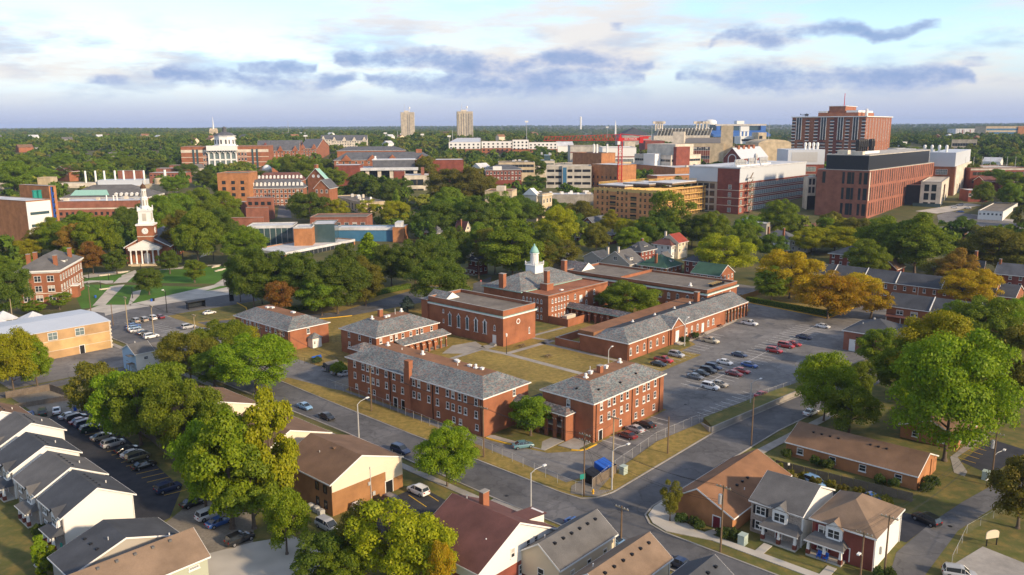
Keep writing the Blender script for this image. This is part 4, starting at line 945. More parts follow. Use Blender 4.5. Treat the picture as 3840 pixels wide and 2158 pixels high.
trees('above the maroon-roofed house',(985,1478,1258,250,'loose','lime'),(905,1440,1262,130,'loose','olive'),(1060,1500,1290,190,'round','lime'),(1110,1540,1345,90,'loose','yellow'),(820,1470,1345,170,'round','dark'),(870,1500,1390,150,'round','green'))
trees('between the dark parking lot and the tan office',(690,1300,968,150,'oval','lime'),(585,1330,1008,190,'oval','bright'),(520,1290,1055,150,'round','bright'),(640,1330,1110,160,'oval','green'),(722,1395,1222,115,'round','bright'))
trees('along the board fence behind the dark parking lot',(470,1150,940,190,'round','green'),(355,1120,925,150,'round','green'),(300,1105,930,140,'round','bright'),(240,1075,893,155,'loose','olive'),(415,1085,905,140,'round','green'),(540,1175,1000,120,'round','green'))
trees('beside the blue house',(645,990,838,205,'round','bright'),(480,955,828,150,'round','olive'),(565,930,802,150,'round','green'),(540,975,880,120,'round','green'),(610,905,815,90,'round','lime'))
trees('behind the yellow warehouse yard',(35,985,825,165,'round','lime'),(95,975,850,90,'round','bright'))
for (x,y,hh) in ((34.4,127.3,6.5),(35.6,125.9,4.8),(33.9,125.4,4.2)):
 p=G2(x,y); tree(p.x,p.y,0,hh,2.3*hh/6.5+.4,'column','bright','by the porch walk of the white townhouse')
trees('on the hedge island by the car park',(2082,803,682,190,'round','yellow'),(2190,806,712,130,'loose','yellow'),(1985,752,625,160,'round','yellow'),(1940,757,665,105,'oval','green'),(2160,772,680,130,'loose','yellow'))
trees('behind the dark-roofed brick row',(2440,776,674,155,'round','yellow'),(2400,742,620,115,'oval','rust'),(2225,675,545,165,'round','green'),(2300,690,528,175,'oval','green'),(2505,690,572,190,'round','olive'),(2560,700,600,120,'round','olive'),(2345,730,650,90,'loose','olive'),(2180,700,600,120,'round','green'),(2100,640,568,150,'round','lime'))
trees('in the school court',(1590,800,706,150,'round','green'),(1530,785,728,70,'round','dark'))
trees('in the grove beside the chapel',(1108,778,648,170,'round','dark'),(640,778,622,120,'round','dark'),(700,775,628,140,'oval','dark'),(770,780,632,150,'round','dark'),(850,790,640,165,'round','dark'),(920,770,640,110,'oval','olive'),(712,800,700,100,'loose','rust'),(810,795,690,120,'round','green'),(985,720,612,120,'round','dark'),(932,705,577,100,'cone','bright'),(1045,725,600,140,'round','dark'),(1105,705,590,130,'round','dark'),(1150,690,568,90,'round','dark'),(605,760,640,90,'round','dark'),(880,760,610,100,'round','dark'),(660,765,650,90,'round','green'))
trees('beside the brick hall drive',(1025,788,742,48,'cone','blue'))
trees('on the church lawn',(376,742,670,74,'round','dark'),(490,712,648,62,'oval','green'),(295,690,628,62,'round','dark'),(428,690,628,62,'round','dark'))
trees('around the clock-tower church',(500,672,520,130,'round','green'),(460,650,528,100,'round','olive'),(560,640,520,100,'round','dark'),(615,668,565,120,'round','green'),(250,665,540,110,'round','bright'),(200,660,560,110,'round','rust'),(150,650,560,110,'round','green'),(235,690,605,75,'round','rust'),(300,655,545,80,'cone','dark'),(105,645,570,80,'round','olive'),(60,660,600,90,'round','lime'),(320,620,520,90,'round','dark'),(405,600,490,100,'round','green'),(455,580,485,90,'round','green'),(510,570,470,100,'round','green'),(560,560,480,100,'round','bright'),(360,590,510,80,'round','dark'),(210,610,530,90,'round','green'),(130,620,545,80,'round','bright'),(170,690,620,60,'oval','green'),(588,600,520,60,'round','green'))
trees('beside the three-storey corner school',(25,800,660,130,'round','dark'),(150,780,735,70,'loose','green'),(85,790,755,60,'oval','green'),(20,720,640,80,'oval','green'))
trees('on the street behind the school',(1290,705,548,170,'oval','green'),(1245,690,570,120,'round','olive'),(1350,695,600,110,'round','olive'),(1400,640,515,120,'round','lime'),(1370,690,560,110,'oval','dark'),(1345,720,640,80,'loose','green'),(1210,650,560,80,'round','green'),(1420,690,600,100,'loose','olive'))
trees('around the old frame houses',(780,565,480,110,'round','dark'),(850,560,500,70,'round','lime'),(993,570,505,90,'round','lime'),(930,560,500,75,'loose','lime'),(1100,600,500,130,'round','dark'),(1150,590,495,100,'round','green'),(1200,600,490,110,'round','dark'),(1095,590,525,75,'round','lime'),(1260,590,480,110,'round','green'),(1310,570,490,100,'round','dark'),(1350,560,500,80,'cone','dark'),(1460,580,505,100,'round','olive'),(1130,560,470,90,'round','green'),(1060,600,550,70,'round','green'),(1180,520,420,120,'round','olive'),(1125,515,425,130,'round','olive'),(1225,515,440,80,'round','olive'),(940,505,440,60,'cone','dark'),(985,520,450,60,'round','dark'),(1010,500,445,60,'round','dark'),(905,500,430,70,'round','dark'))
trees('below the timber-framed construction site',(1535,600,525,60,'oval','lime'),(1575,620,545,80,'loose','lime'),(1690,625,470,130,'loose','green'),(1650,630,530,110,'round','dark'),(1740,625,540,110,'round','dark'),(1790,630,530,100,'round','green'),(1590,640,570,100,'round','bright'),(1620,600,545,60,'round','lime'),(1500,640,560,80,'round','olive'),(1960,600,500,110,'round','green'),(1825,700,585,150,'round','lime'),(1870,660,560,90,'round','green'),(1940,660,585,90,'round','dark'),(2040,640,570,110,'round','lime'),(2090,580,530,60,'round','olive'),(1880,610,540,80,'round','green'),(1440,600,530,70,'round','dark'),(1410,560,510,60,'round','dark'))
trees('before the brick hall with the black penthouse',(2115,600,548,80,'round','lime'),(2160,610,545,90,'round','olive'),(2190,640,575,80,'round','olive'),(2240,640,550,100,'round','green'),(2130,640,575,70,'round','green'),(2420,600,545,70,'round','dark'),(2075,600,545,50,'round','green'))
trees('along the avenue by the dome library',(840,480,420,75,'round','green'),(780,470,400,90,'round','green'),(740,455,385,80,'round','green'),(700,440,395,60,'round','bright'),(660,470,430,60,'round','dark'),(600,440,405,60,'round','bright'),(640,500,450,60,'round','green'),(520,470,425,70,'round','dark'),(470,450,410,60,'round','dark'),(440,490,440,70,'round','green'),(880,410,370,70,'round','green'),(1020,420,385,60,'round','green'),(1070,460,390,70,'round','olive'),(820,440,400,50,'round','dark'),(560,500,440,60,'round','green'),(1000,560,470,40,'cone','green'))
trees('before the parking garage',(1345,480,440,60,'round','dark'),(1350,450,400,60,'round','dark'),(1260,440,400,50,'round','green'),(1320,420,380,60,'round','green'),(1390,545,500,50,'round','dark'),(1330,540,500,50,'cone','dark'),(1270,500,460,40,'cone','green'),(1590,460,425,50,'round','green'))
trees('on the far left below the horizon',(40,490,405,100,'round','green'),(110,470,420,80,'round','green'),(180,455,415,80,'round','dark'),(250,450,400,80,'round','green'),(330,440,395,80,'round','green'),(400,440,400,70,'round','dark'),(20,560,520,60,'round','dark'),(300,420,380,70,'round','green'),(160,430,385,70,'round','green'),(60,440,390,70,'round','green'))
trees('on the far right beyond the car park',(2500,480,425,80,'round','dark'),(2450,470,410,70,'round','dark'),(2550,490,430,80,'round','green'),(2400,430,380,70,'round','green'),(2540,520,460,60,'round','green'),(2470,520,455,60,'round','green'),(2300,410,370,60,'round','green'),(2350,420,375,60,'round','green'),(2560,420,390,60,'round','green'))
trees('by the alley at the lot',(2560,1330,1140,150,'round','olive'))
trees('by the tan corner house',(1685,1312,1205,70,'loose','olive'))
for (a,b_,wd,hh) in ((142.6,62.3,2.4,2.0),(150.2,62.0,2.0,1.7),(150.0,56.2,2.2,1.9),(150.0,53.8,2.4,1.9),(150.0,43.9,2.0,1.8),(150.0,41.5,2.1,1.7),(152.0,36.7,2.2,1.9),(154.6,36.3,2.6,2.1)):
 p=G2(a,b_); tree(p.x,p.y,0,hh,wd,'bush','shrub','against the tan ranch house wall')
for (a,b_,wd) in ((112.3,64.0,2.0),(112.6,61.5,1.7),(112.0,60.4,1.7),(112.4,56.0,2.3),(113.0,54.6,2.0)):
 p=G2(a,b_); tree(p.x,p.y,0,1.7,wd,'bush','shrub','by the tan corner house wall')
for (a,b_,wd) in ((213.2,122.4,2.6),(220.0,122.6,2.4)): p=G2(a,b_); tree(p.x,p.y,0,2.0,wd,'bush','shrub','flanking the dining hall steps')
for (a,b_,wd) in ((38.3,140.0,2.8),(38.9,138.4,2.2),(116.2,33.0,1.6),(117.0,31.6,1.7),(79,113.6,1.8)): p=G2(a,b_); tree(p.x,p.y,0,2.0,wd,'bush','shrub','beside a townhouse porch')
for k in range(9):
 p=G2(141.6 - (k % 2)*.8,40+2.5*k); tree(p.x,p.y,0,1.6+.5*rnd.random(),2.0,'bush','olive','growing wild along the grey board fence')
p=G2(124,176); tree(p.x,p.y,0,3.2,4.2,'bush','green','beside the drive of the long brick hall')
p=G2(126,190); tree(p.x,p.y,0,1.6,3,'bush','shrub','by the black fence of the brick court')
def woodland():
 coll=bpy.data.collections.new('woodland_crowns')
 for sd_ in range(5):
  me,cs=crown_mesh('woodland_crown','round',700,30+sd_,.8,20,12.0,8.5,-.5)
  me.materials.clear(); me.materials.append(M('leaf_far'))
  o=bpy.data.objects.new('woodland_crown',me); coll.objects.link(o)
 R=np.random.RandomState(3); pts=[]
 for d0,d1,n in ((440,650,420),(650,1000,1300),(1000,1600,2300),(1600,2800,4200),(2800,5500,6500),(5500,12500,7000)):
  for i in range(n):
   d=math.sqrt(R.uniform(d0*d0,d1*d1)); a=math.radians(R.uniform(-38,38))
   x,y=d*math.sin(a),d*math.cos(a)
   if d < 2300 and (blocked(x,y) or blocked(x+30*math.sin(a),y+30*math.cos(a)) or blocked(x+14*math.sin(a),y+14*math.cos(a))): continue
   if d > 600 and math.sin(x/61.+2*math.sin(y/140.))*math.sin(y/83.+x/190.) > .78: continue
   pts.append((x,y,terr(x,y) - .5 - 4*R.rand() ** 3))
 me=bpy.data.meshes.new('distant_woodland'); me.from_pydata(pts,[],[])
 o=obj('distant_woodland',me); tag(o,'rolling green woodland stretching to the horizon behind the campus','woodland',kind='stuff')
 ng=bpy.data.node_groups.new('woodland','GeometryNodeTree')
 ng.interface.new_socket('Geometry',in_out='INPUT',socket_type='NodeSocketGeometry'); ng.interface.new_socket('Geometry',in_out='OUTPUT',socket_type='NodeSocketGeometry')
 N=ng.nodes.new; L=ng.links.new
 gi=N('NodeGroupInput'); go=N('NodeGroupOutput'); ip=N('GeometryNodeInstanceOnPoints'); ci=N('GeometryNodeCollectionInfo')
 ci.inputs[0].default_value=coll; ci.inputs['Separate Children'].default_value=True; ci.inputs['Reset Children'].default_value=True
 rs=N('FunctionNodeRandomValue'); rs.data_type='FLOAT_VECTOR'; rs.inputs[0].default_value=(1.0,1.0,1.0); rs.inputs[1].default_value=(1.9,1.9,1.8)
 rr=N('FunctionNodeRandomValue'); rr.data_type='FLOAT_VECTOR'; rr.inputs[0].default_value=(0,0,0); rr.inputs[1].default_value=(0,0,6.28); rr.inputs['Seed'].default_value=5
 e2r=N('FunctionNodeEulerToRotation'); L(rr.outputs[0],e2r.inputs[0])
 L(gi.outputs[0],ip.inputs['Points']); L(ci.outputs[0],ip.inputs['Instance']); ip.inputs['Pick Instance'].default_value=True
 L(rs.outputs[0],ip.inputs['Scale']); L(e2r.outputs[0],ip.inputs['Rotation']); L(ip.outputs[0],go.inputs[0])
 m=o.modifiers.new('woodland','NODES'); m.node_group=ng
FOOT=[]
def blocked(x,y):
 for q in FOOT:
  if len(q) == 3:
   if (x - q[0]) ** 2+(y - q[1]) ** 2 < q[2]*q[2]: return True
  else:
   p,ex,ey,L_,W_=q; dx,dy=x - p.x,y - p.y; u=dx*ex.x+dy*ex.y; v=dx*ey.x+dy*ey.y
   if -9 < u < L_+9 and -9 < v < W_+9: return True
 return False
# ------------------------------------------------------------------ vehicles
def car_meshes(kind):
 D=dict(
  sedan=dict(L=4.6,W=.9,st=[(-2.3,.72,.74),(-2.2,.84,.92),(-1.55,.9,.98),(-.9,.9,.95),(.75,.9,.93),(1.5,.88,.86),(2.1,.82,.7),(2.3,.68,.56)],cab=[(-1.75,.66,.98),(-1.0,.62,1.42),(-.1,.63,1.46),(.45,.62,1.4),(1.3,.68,.93)]),
  suv=dict(L=4.7,W=.94,st=[(-2.35,.84,.95),(-2.28,.92,1.08),(-1.5,.94,1.1),(.7,.94,1.06),(1.6,.92,1.0),(2.15,.86,.88),(2.35,.74,.66)],cab=[(-2.25,.76,1.08),(-1.95,.72,1.66),(0,.72,1.74),(.5,.7,1.68),(1.25,.76,1.06)]),
  van=dict(L=4.9,W=.98,st=[(-2.45,.88,.95),(-2.4,.96,1.08),(-1.5,.98,1.1),(.9,.98,1.06),(1.7,.95,.96),(2.25,.88,.8),(2.45,.74,.62)],cab=[(-2.38,.8,1.08),(-2.15,.77,1.68),(0,.77,1.76),(.75,.74,1.66),(1.75,.8,.98)]),
  pickup=dict(L=5.6,W=.97,st=[(-2.8,.92,1.0),(-2.7,.96,1.06),(-.55,.97,1.08),(.9,.97,1.08),(1.9,.95,1.04),(2.55,.9,.92),(2.8,.78,.66)],cab=[(-.55,.8,1.06),(-.4,.76,1.74),(.4,.76,1.8),(.75,.74,1.72),(1.4,.8,1.08)]))[kind]
 gz=.24; body=MB(); rings=[]
 for x,hw,zb in D['st']:
  end=abs(x) > D['L']/2 - .12
  z0=gz+(.14 if end else 0)
  rings.append([(x,-hw*.92,z0),(x,-hw,z0+(zb - z0)*.35),(x,-hw*.99,z0+(zb - z0)*.75),(x,-hw*.93,zb),(x,-hw*.4,zb+.03),(x,hw*.4,zb+.03),(x,hw*.93,zb),(x,hw*.99,z0+(zb - z0)*.75),(x,hw,z0+(zb - z0)*.35),(x,hw*.92,z0)])
 body.rings(rings)
 glass=MB(); cab=D['cab']; cr=[]
 for i,(x,hw,z) in enumerate(cab):
  zb=cab[0][2]+(cab[-1][2] - cab[0][2])*i/(len(cab) - 1) - .03
  lo=D['W']*.9
  if i in (0,len(cab) - 1): cr.append([(x,-hw*1.08,z - .04),(x,-hw,z),(x,hw,z),(x,hw*1.08,z - .04)])
  else: cr.append([(x,-lo,zb),(x,-hw,z),(x,hw,z),(x,lo,zb)])
 for i in range(len(cr) - 1):
  a,b_=cr[i],cr[i+1]
  glass.poly([a[0],b_[0],b_[1],a[1]]); glass.poly([a[2],b_[2],b_[3],a[3]])
  roof=0 < i < len(cr) - 2
  (body if roof else glass).poly([a[1],b_[1],b_[2],a[2]])
 for i in range(1,len(cr) - 1):
  for k0,k1 in ((0,1),(3,2)):
   p,q=Vector(cr[i][k0]),Vector(cr[i][k1]); body.tube([p,q],.035,4)
 for k in (1,2): body.tube([cr[0][k],cr[1][k]],.04,4); body.tube([cr[-1][k],cr[-2][k]],.035,4)
 if kind == 'pickup':
  body.box(-2.66,-.9,1.06,-.6,-.8,1.12); body.box(-2.66,.8,1.06,-.6,.9,1.12)
 if kind == 'suv': body.tube([(-1.9,-.66,1.78),(.2,-.66,1.8)],.03,4); body.tube([(-1.9,.66,1.78),(.2,.66,1.8)],.03,4)
 ms=dict(body=body.mesh('body',['car_white']),glass=glass.mesh('window_glass',['glass']))
 hl,z1=D['L']/2,D['st'][-1][2]
 wr=.34 if kind in ('sedan',) else .39
 def disc(r,t,m,n): return MB().rings([[(math.cos(2*math.pi*k/14)*q,y,math.sin(2*math.pi*k/14)*q) for k in range(14)] for q,y in ((r*.9,-t),(r,-t*.7),(r,t*.7),(r*.9,t))]).mesh(n,[m])
 ms['tyre']=disc(wr,.11,'tyre','wheel'); ms['rim']=disc(wr*.62,.125,'rim','rim')
 ms['head']=MB().box(-.16,-.17,-.07,.05,.17,.07).mesh('headlight',['lamp_clear'])
 ms['tail']=MB().box(-.05,-.16,-.1,.12,.16,.1).mesh('taillight',['lamp_red'])
 ms['bed']=MB().box(-2.62,-.78,1.0,-.62,.78,1.125).mesh('cargo_bed',['black']) if kind == 'pickup' else None
 ms['trim']=MB().box(-hl+.02,-.55,.5,-hl+.06,.55,.62).box(hl - .1,-.5,.36,hl+.005,.5,.5).mesh('bumper_trim',['black'])
 ms['D']=D; ms['wr']=wr; return ms
CM={}
def car(p,kind,col,head,label,group=None):
 if kind not in CM: CM[kind]=car_meshes(kind)
 m=CM[kind]; D=m['D']
 r=empty({'sedan': 'car','suv': 'suv','van': 'minivan','pickup': 'pickup_truck'}[kind],(p[0],p[1],p[2]),math.radians(head))
 tag(r,label,{'sedan': 'car','suv': 'suv','van': 'minivan','pickup': 'pickup'}[kind],group)
 o=obj('body',m['body'],r); o.material_slots[0].link='OBJECT'; o.material_slots[0].material=M('car_'+col)
 obj('window_glass',m['glass'],r); obj('bumper_trim',m['trim'],r)
 if m['bed']: obj('cargo_bed',m['bed'],r)
 hl=D['L']/2; st=D['st']
 for sx in (-1,1):
  for sy in (-1,1):
   wh=obj('wheel',m['tyre'],r,(sx*hl*.62,sy*(D['W'] - .09),m['wr'])); obj('rim',m['rim'],wh)
 for sy in (-1,1):
  obj('headlight',m['head'],r,(hl - .16,sy*.55,st[-1][2]+.03)); obj('taillight',m['tail'],r,(-hl - .0,sy*.62,st[0][2] - .02))
 return r
CN=dict(white='white',silver='silver',tan='tan',black='black',navy='navy blue',blue='bright blue',sky='pale blue',red='red',maroon='maroon',grey='dark grey',green='dark green',teal='teal',olive='olive',cream='cream')
KN=dict(sedan='sedan',suv='suv',van='minivan',pickup='pickup truck')
def cars(area,group,head,*lst):
 for e in lst:
  (tl,x,y,kind,col)=e[:5]; ex=e[5] if len(e) > 5 else ''; hd=e[6] if len(e) > 6 else head
  if tl == 'ab': p=G2(x,y,0)
  else: p=W(*tl(x,y),.75)
  p=Vector((p.x,p.y,0)); d=math.hypot(p.x,p.y)
  p.z=.045+(terr(p.x,p.y))
  car(p,kind,col,hd,('%s %s %s %s' % (CN[col],KN[kind],ex,area)).replace('  ',' '),group)
GS='cars in the school car park'
cars('in the school car park',GS,-42.3,(u3,1845,432,'sedan','grey','first of the dark row'),(u3,1905,398,'sedan','black','in the dark row'),(u3,1975,372,'suv','black','in the dark row'),(u3,2025,338,'suv','navy','ending the dark row'),(u3,2140,287,'sedan','white','behind the dark row'),(u3,2287,212,'sedan','navy','alone beyond the white sedan'),(u3,2387,314,'sedan','blue','facing the white sedan'),(u3,2235,400,'sedan','maroon','in the pair across the painted line'),(u3,2310,372,'sedan','red','tucked behind the maroon one'),(u3,1993,533,'suv','white','beside the tan sedan'),(u3,2085,505,'sedan','tan','beside the white suv'),(u3,1475,304,'sedan','black','by the dining hall grass'),(u3,1525,264,'pickup','red','by the dining hall grass'),(u3,1655,212,'suv','silver','by the dining hall grass'),(u3,1995,72,'pickup','cream','old with brown bed'),(t8,565,835,'pickup','white','by the picnic tables'),(t8,1305,864,'sedan','white','near the brick utility building'),(t8,1110,972,'sedan','navy','sleek and alone'),(t8,935,1059,'van','red','between two red cars'),(t8,1010,1042,'sedan','red','half hidden by the red minivan'),(t8,815,1109,'suv','red','large and boxy'))
cars('by the retaining wall fence',None,35,(u3,2515,612,'sedan','red','parked'))
cars('nosed up to the near brick hall','cars nosed up to the near brick hall',130,(u3,1160,1018,'sedan','maroon'),(u3,1235,955,'sedan','silver'),(u3,1345,908,'sedan','black'))
cars('beside the long brick hall','cars beside the long brick hall',47.7,(t6,1015,1282,'suv','silver','nearest the fence'),(t6,1097,1318,'sedan','silver','between the suv and the wall'),(t6,1168,1338,'sedan','silver','tight against the hall'))
cars('on the fenced street','cars on the fenced street',-42.3,(u2,490,730,'sedan','sky','parked'),(u2,712,832,'sedan','black','parked'),(u2,1452,1168,'suv','navy','parked'))
cars('by the yellow kerb before the link',None,18,(u3,110,1118,'sedan','teal','parked'))
cars('in the lot by the bus shelter','cars in the lot by the bus shelter',47.7,(t5,1355,945,'suv','tan','first of the back row',140),(t5,1440,934,'suv','tan','second of the back row',140),(t5,1525,917,'suv','white','in the back row',140),(t5,1605,905,'sedan','maroon','ending the back row',140),(t5,1340,992,'sedan','blue','behind the sky blue one'),(t5,1343,1016,'sedan','sky','in the front row'),(t5,1370,1040,'sedan','silver','in the front row'),(t5,1455,1064,'sedan','black','in the front row'),(t5,2105,862,'sedan','white','alone at the drive'),(t5,1895,1004,'suv','silver','alone mid-lot'),(t5,2052,1042,'sedan','grey','half behind a tree'),(t5,1520,1100,'suv','white','behind the blue house'))
cars('in the dark parking lot','cars in the dark parking lot',47.7,(u1,700,958,'sedan','silver','starting the row'),(u1,765,980,'suv','black','next to the row start'),(u1,805,1012,'sedan','maroon','in the row'),(u1,860,1040,'suv','navy','in the row'),(u1,915,1088,'suv','green','in the row'),(u1,1025,1168,'sedan','tan','in the row'),(u1,1137,1236,'suv','silver','in the row'),(u1,1278,1294,'sedan','black','before the white sedan'),(u1,1332,1338,'sedan','white','in the row'),(u1,1385,1372,'van','olive','in the row'),(u5,1448,332,'sedan','black','ending the row'),(u5,1690,560,'suv','navy','under the trees'),(u5,1945,705,'sedan','black','under the trees'))
cars('in the gravel yard','cars in the gravel yard',47.7,(u5,2105,830,'suv','white'),(u5,2205,900,'sedan','blue'),(u5,2412,1074,'suv','black'))
cars('by the fenced yard','cars by the fenced yard',120,(u1,567,905,'sedan','white'),(u1,425,925,'suv','green'),(u1,300,950,'sedan','blue'))
cars('outside the tan office','cars outside the tan office',-42.3,(u6,1630,588,'suv','white','boxy',137.7),(u6,1378,705,'suv','navy','',-42.3),(u6,720,940,'van','silver','',-42.3),(u6,1075,790,'suv','white','half under the trees',-42.3))
cars('on the corner street','cars on the corner street',-42.3,(u7,655,925,'sedan','blue','behind the charcoal roof'),(u7,1030,1090,'sedan','sky','by the bare pole'),(u7,1712,1330,'sedan','navy','behind the lowest roof'))
cars('behind the townhouses','cars behind the townhouses',-60,(u8,475,510,'suv','sky','beside the board fence'),(u8,1020,672,'pickup','blue','half hidden by the hip roof'),(u8,1592,880,'suv','black','on the paved court',118))
cars('in the concrete drive',None,-20,(u8,1930,1425,'suv','silver','large'))
cars('under the corner trees',None,40,(u4,430,1325,'sedan','white','parked'))
cars('behind the classroom block',None,60,(t8,460,562,'sedan','tan','parked'))
cars('up the side street','cars up the side street',160,(t8,690,282,'sedan','white'),(t8,1108,570,'suv','white','behind the island',100))
cars('in the far car park','cars in the far car park',150,(t4,1858,1250,'sedan','white','left of the group'),(t4,1915,1232,'suv','silver','at the back'),(t4,1992,1256,'sedan','white','in the group'),(t4,1920,1283,'sedan','blue','nearest the green fence'),(t4,2310,1268,'sedan','white','alone'),(t4,2442,1277,'suv','black','beside a white car'),(t4,2480,1264,'sedan','white','behind the black suv'))
cars('on the campus street','cars on the campus street',100,(t2,248,1018,'suv','black','driving'),(t2,250,985,'van','white','waiting'),(t2,302,972,'sedan','silver','parked'))
# ------------------------------------------------------------------ houses near the camera
def vents_line(b,n,p0,p1,m='black'):
 for i in range(n):
  t=i/max(1,n - 1); q=[p0[k]+(p1[k] - p0[k])*t for k in range(3)]
  b.part('roof_vent',MB().box(-.2,-.2,-.1,.2,.2,.2),m,tuple(q))
def porch(b,f,u0,u1,d,zr,m='shingle_black',post='white',n=3,base='concrete_pale'):
 loc,rz=((0,0,0),0.0) if f == 'R' else ((0,0,0),-math.pi/2)
 sg=1 if f == 'R' else -1
 if sg < 0: u0,u1=-u1,-u0
 o=b.part('porch_roof',MB().poly([(u0 - .3,-d - .3,zr),(u1+.3,-d - .3,zr),(u1 - .6,-.02,zr+1.0),(u0+.6,-.02,zr+1.0)]).poly([(u0+.6,-.02,zr+1),(u0 - .3,-.02,zr),(u0 - .3,-d - .3,zr)]).poly([(u1+.3,-d - .3,zr),(u1+.3,-.02,zr),(u1 - .6,-.02,zr+1)]).poly([(u0 - .3,-.02,zr),(u1+.3,-.02,zr),(u1+.3,-d - .3,zr),(u0 - .3,-d - .3,zr)]),m,loc,rz)
 part('porch_trim',MB().box(u0 - .34,-d - .34,zr - .2,u1+.34,-d - .2,zr - .004),'white',o)
 b.part('porch_floor',MB().box(u0,-d,-.1,u1,-.02,.35),base,loc,rz)
 for i in range(n):
  u=u0+.25+(u1 - u0 - .5)*i/(n - 1)
  p=b.part('porch_post',MB().rings([[(u+sx*r,-d+.25+sy*r,z) for sx,sy in ((-1,-1),(1,-1),(1,1),(-1,1))] for z,r in ((1.1,.22),(zr - .05,.13))]),post,loc,rz)
  part('post_base',MB().box(u - .28,-d - .03,.35,u+.28,-d+.53,1.1),'brick_dark',p)
TG='gabled townhouses in the white row'
def townhouse(a0,b0,L,Wd,h,rh,roof,label,group,porchm=None,bay=.35,wallL='stone_mix',wallR='siding_white',dormer=True,pu=(.02,.5),hip=False):
 b=Bld('townhouse',label,'house',None,0,0,ab=(a0,b0,L,Wd),h=h,group=group)
 b.walls(wallR); b.slab('facade','L',.05,Wd - .05,0,h - .25,wallL,.06)
 if hip: b.hip(rh,roof,.4)
 else: b.gable(rh,'y',roof,.45,.3,gm=wallR)
 porch(b,'L',Wd*pu[0],Wd*pu[1],1.9,2.7,porchm or roof)
 if dormer:
  c=Wd*bay; hw=1.25
  b.box('dormer',-.55,c - hw,3.0,2.4,c+hw,5.4,'white')
  b.part('dormer_roof',MB().poly([(-.85,c - hw - .25,5.25),(-.85,c,6.5),(3.3,c,6.5),(2.4,c - hw - .25,5.25)]).poly([(-.85,c,6.5),(-.85,c+hw+.25,5.25),(2.4,c+hw+.25,5.25),(3.3,c,6.5)]).poly([(-.6,c - hw,5.3),(-.6,c+hw,5.3),(-.6,c,6.35)][::-1],1),[roof,'white'])
  b.win('L',[c],[3.5],1.9,1.5,'pair',out=.55)
 for u in (Wd*.8,):
  for v in (3.4,.8):
   b.win('L',[u],[v],1.7,1.45,'pair',out=.06)
   for sgn in (-1,1): b.part('shutter',MB().box(-.19,-.05,0,.19,.0,1.45),'burgundy' if wallL == 'brick_maroon' else 'black',b.loc('L',u+sgn*1.1,v,.065),ROT['L'])
 b.door('L',Wd*.42,.95,2.1,'burgundy',v=.35,out=.06)
 b.downspout('R',.12,h - .3,'white'); b.downspout('R',L - .12,h - .3,'white')
 return b
for i,(a0,b0,L,Wd,rf,lb) in enumerate(((39.5,132.5,11.0,10.0,'shingle_black','tall white gabled townhouse with charcoal roof at the end of the white row'),(39.6,144.4,11.1,10.4,'shingle_grey','white gabled townhouse with brown-grey roof beside the end one'),(40.0,158.3,11.4,9.7,'shingle_black','dark slate-roofed townhouse in the middle of the white row'),(42.3,173.0,11.5,9.5,'shingle_grey','white townhouse with weathered grey roof beyond the row middle'),(40.6,185.3,11.5,10.2,'shingle_brown','cream townhouse with brown roof closing the white row'))):
 b=townhouse(a0,b0,L,Wd,5.5,3.0,rf,lb,TG,pu=(.0,.45),bay=.22)
 vents_line(b,6,(L*.5+.9,1.6,8.1),(L*.5+.9,Wd - 2.2,8.1)); b.pipe(L*.78,Wd*.45,6.7,.7)
b=Bld('house','low grey-roofed house overlapping the tall white gable','house',None,0,0,ab=(34.5,115.0,15.3,7.6),h=4.6)
b.walls('siding_taupe'); b.gable(2.6,'y','shingle_black',.5,.3,gm='siding_taupe'); vents_line(b,3,(4.2,1.6,6.2),(4.2,6,6.2)); b.pipe(6,2,6.7,.6,m='galv'); b.win('R',[3,5.2,12],[2.6],1.2,1.2,'pair')
b=Bld('house','sage-sided house with tan brown shingle roof at the concrete drive','house',None,0,0,ab=(22,105.4,27.6,8.6),h=4.9)
b.walls('siding_sage'); b.gable(2.6,'x','shingle_tan',.45,.3,gm='siding_sage'); vents_line(b,5,(14,3.6,7.3),(24,3.6,7.3),'shingle_grey'); b.pipe(25,6,6.7,.6); b.win('R',[18,21.5,25.5],[3.6],1.6,.5,'sash')
for i,(a0,b0,L,Wd,lb) in enumerate(((74.3,109.6,15.6,15.5,'two-storey tan brick office with cream gable panel and brown roof'),(72.6,129.5,15.6,16.0,'brown-roofed tan office with cream gable behind the first'),(71.5,155.0,16.4,17.0,'brown-roofed tan office half buried in trees by the street'))):
 b=Bld('office_building',lb,'building',None,0,0,ab=(a0,b0,L,Wd),h=6.0,group='tan offices along the fenced street')
 b.walls('brick_tan' if i == 0 else 'brick_orange'); b.gable(3.1,'y','shingle_brown',.35,.12,gm='panel_cream',off=.42)
 b.slab('cream_panel','R',.02,L - .02,4.4 if i == 0 else 4.0,6.0,'panel_cream',.08)
 if i == 0:
  b.slab('cream_screen','R',11.6,L - .02,2.6,4.4,'panel_cream',.12); b.door('R',12.4,1.6,2.4,'black'); b.slab('entry_wing','R',13.4,L,0,2.6,'brick_tan',.1)
  b.win('L',[1.9,4.3],[3.7,.9],.95,1.5,'dark'); b.downspout('R',8.2,6.5,'galv'); b.part('meter_box',MB().box(-.3,-.25,0,.3,0,.7),'galv',b.loc('R',8.8,.9)); b.part('meter_box',MB().box(-.25,-.2,0,.25,0,.6),'galv',b.loc('R',7.9,3.1))
 b.pipe(4,9,7.9,.5,m='galv'); b.part('roof_vent',MB().box(-.3,-.3,0,.3,.3,.35),'shingle_brown',(L*.42 - .8,7,8.7))
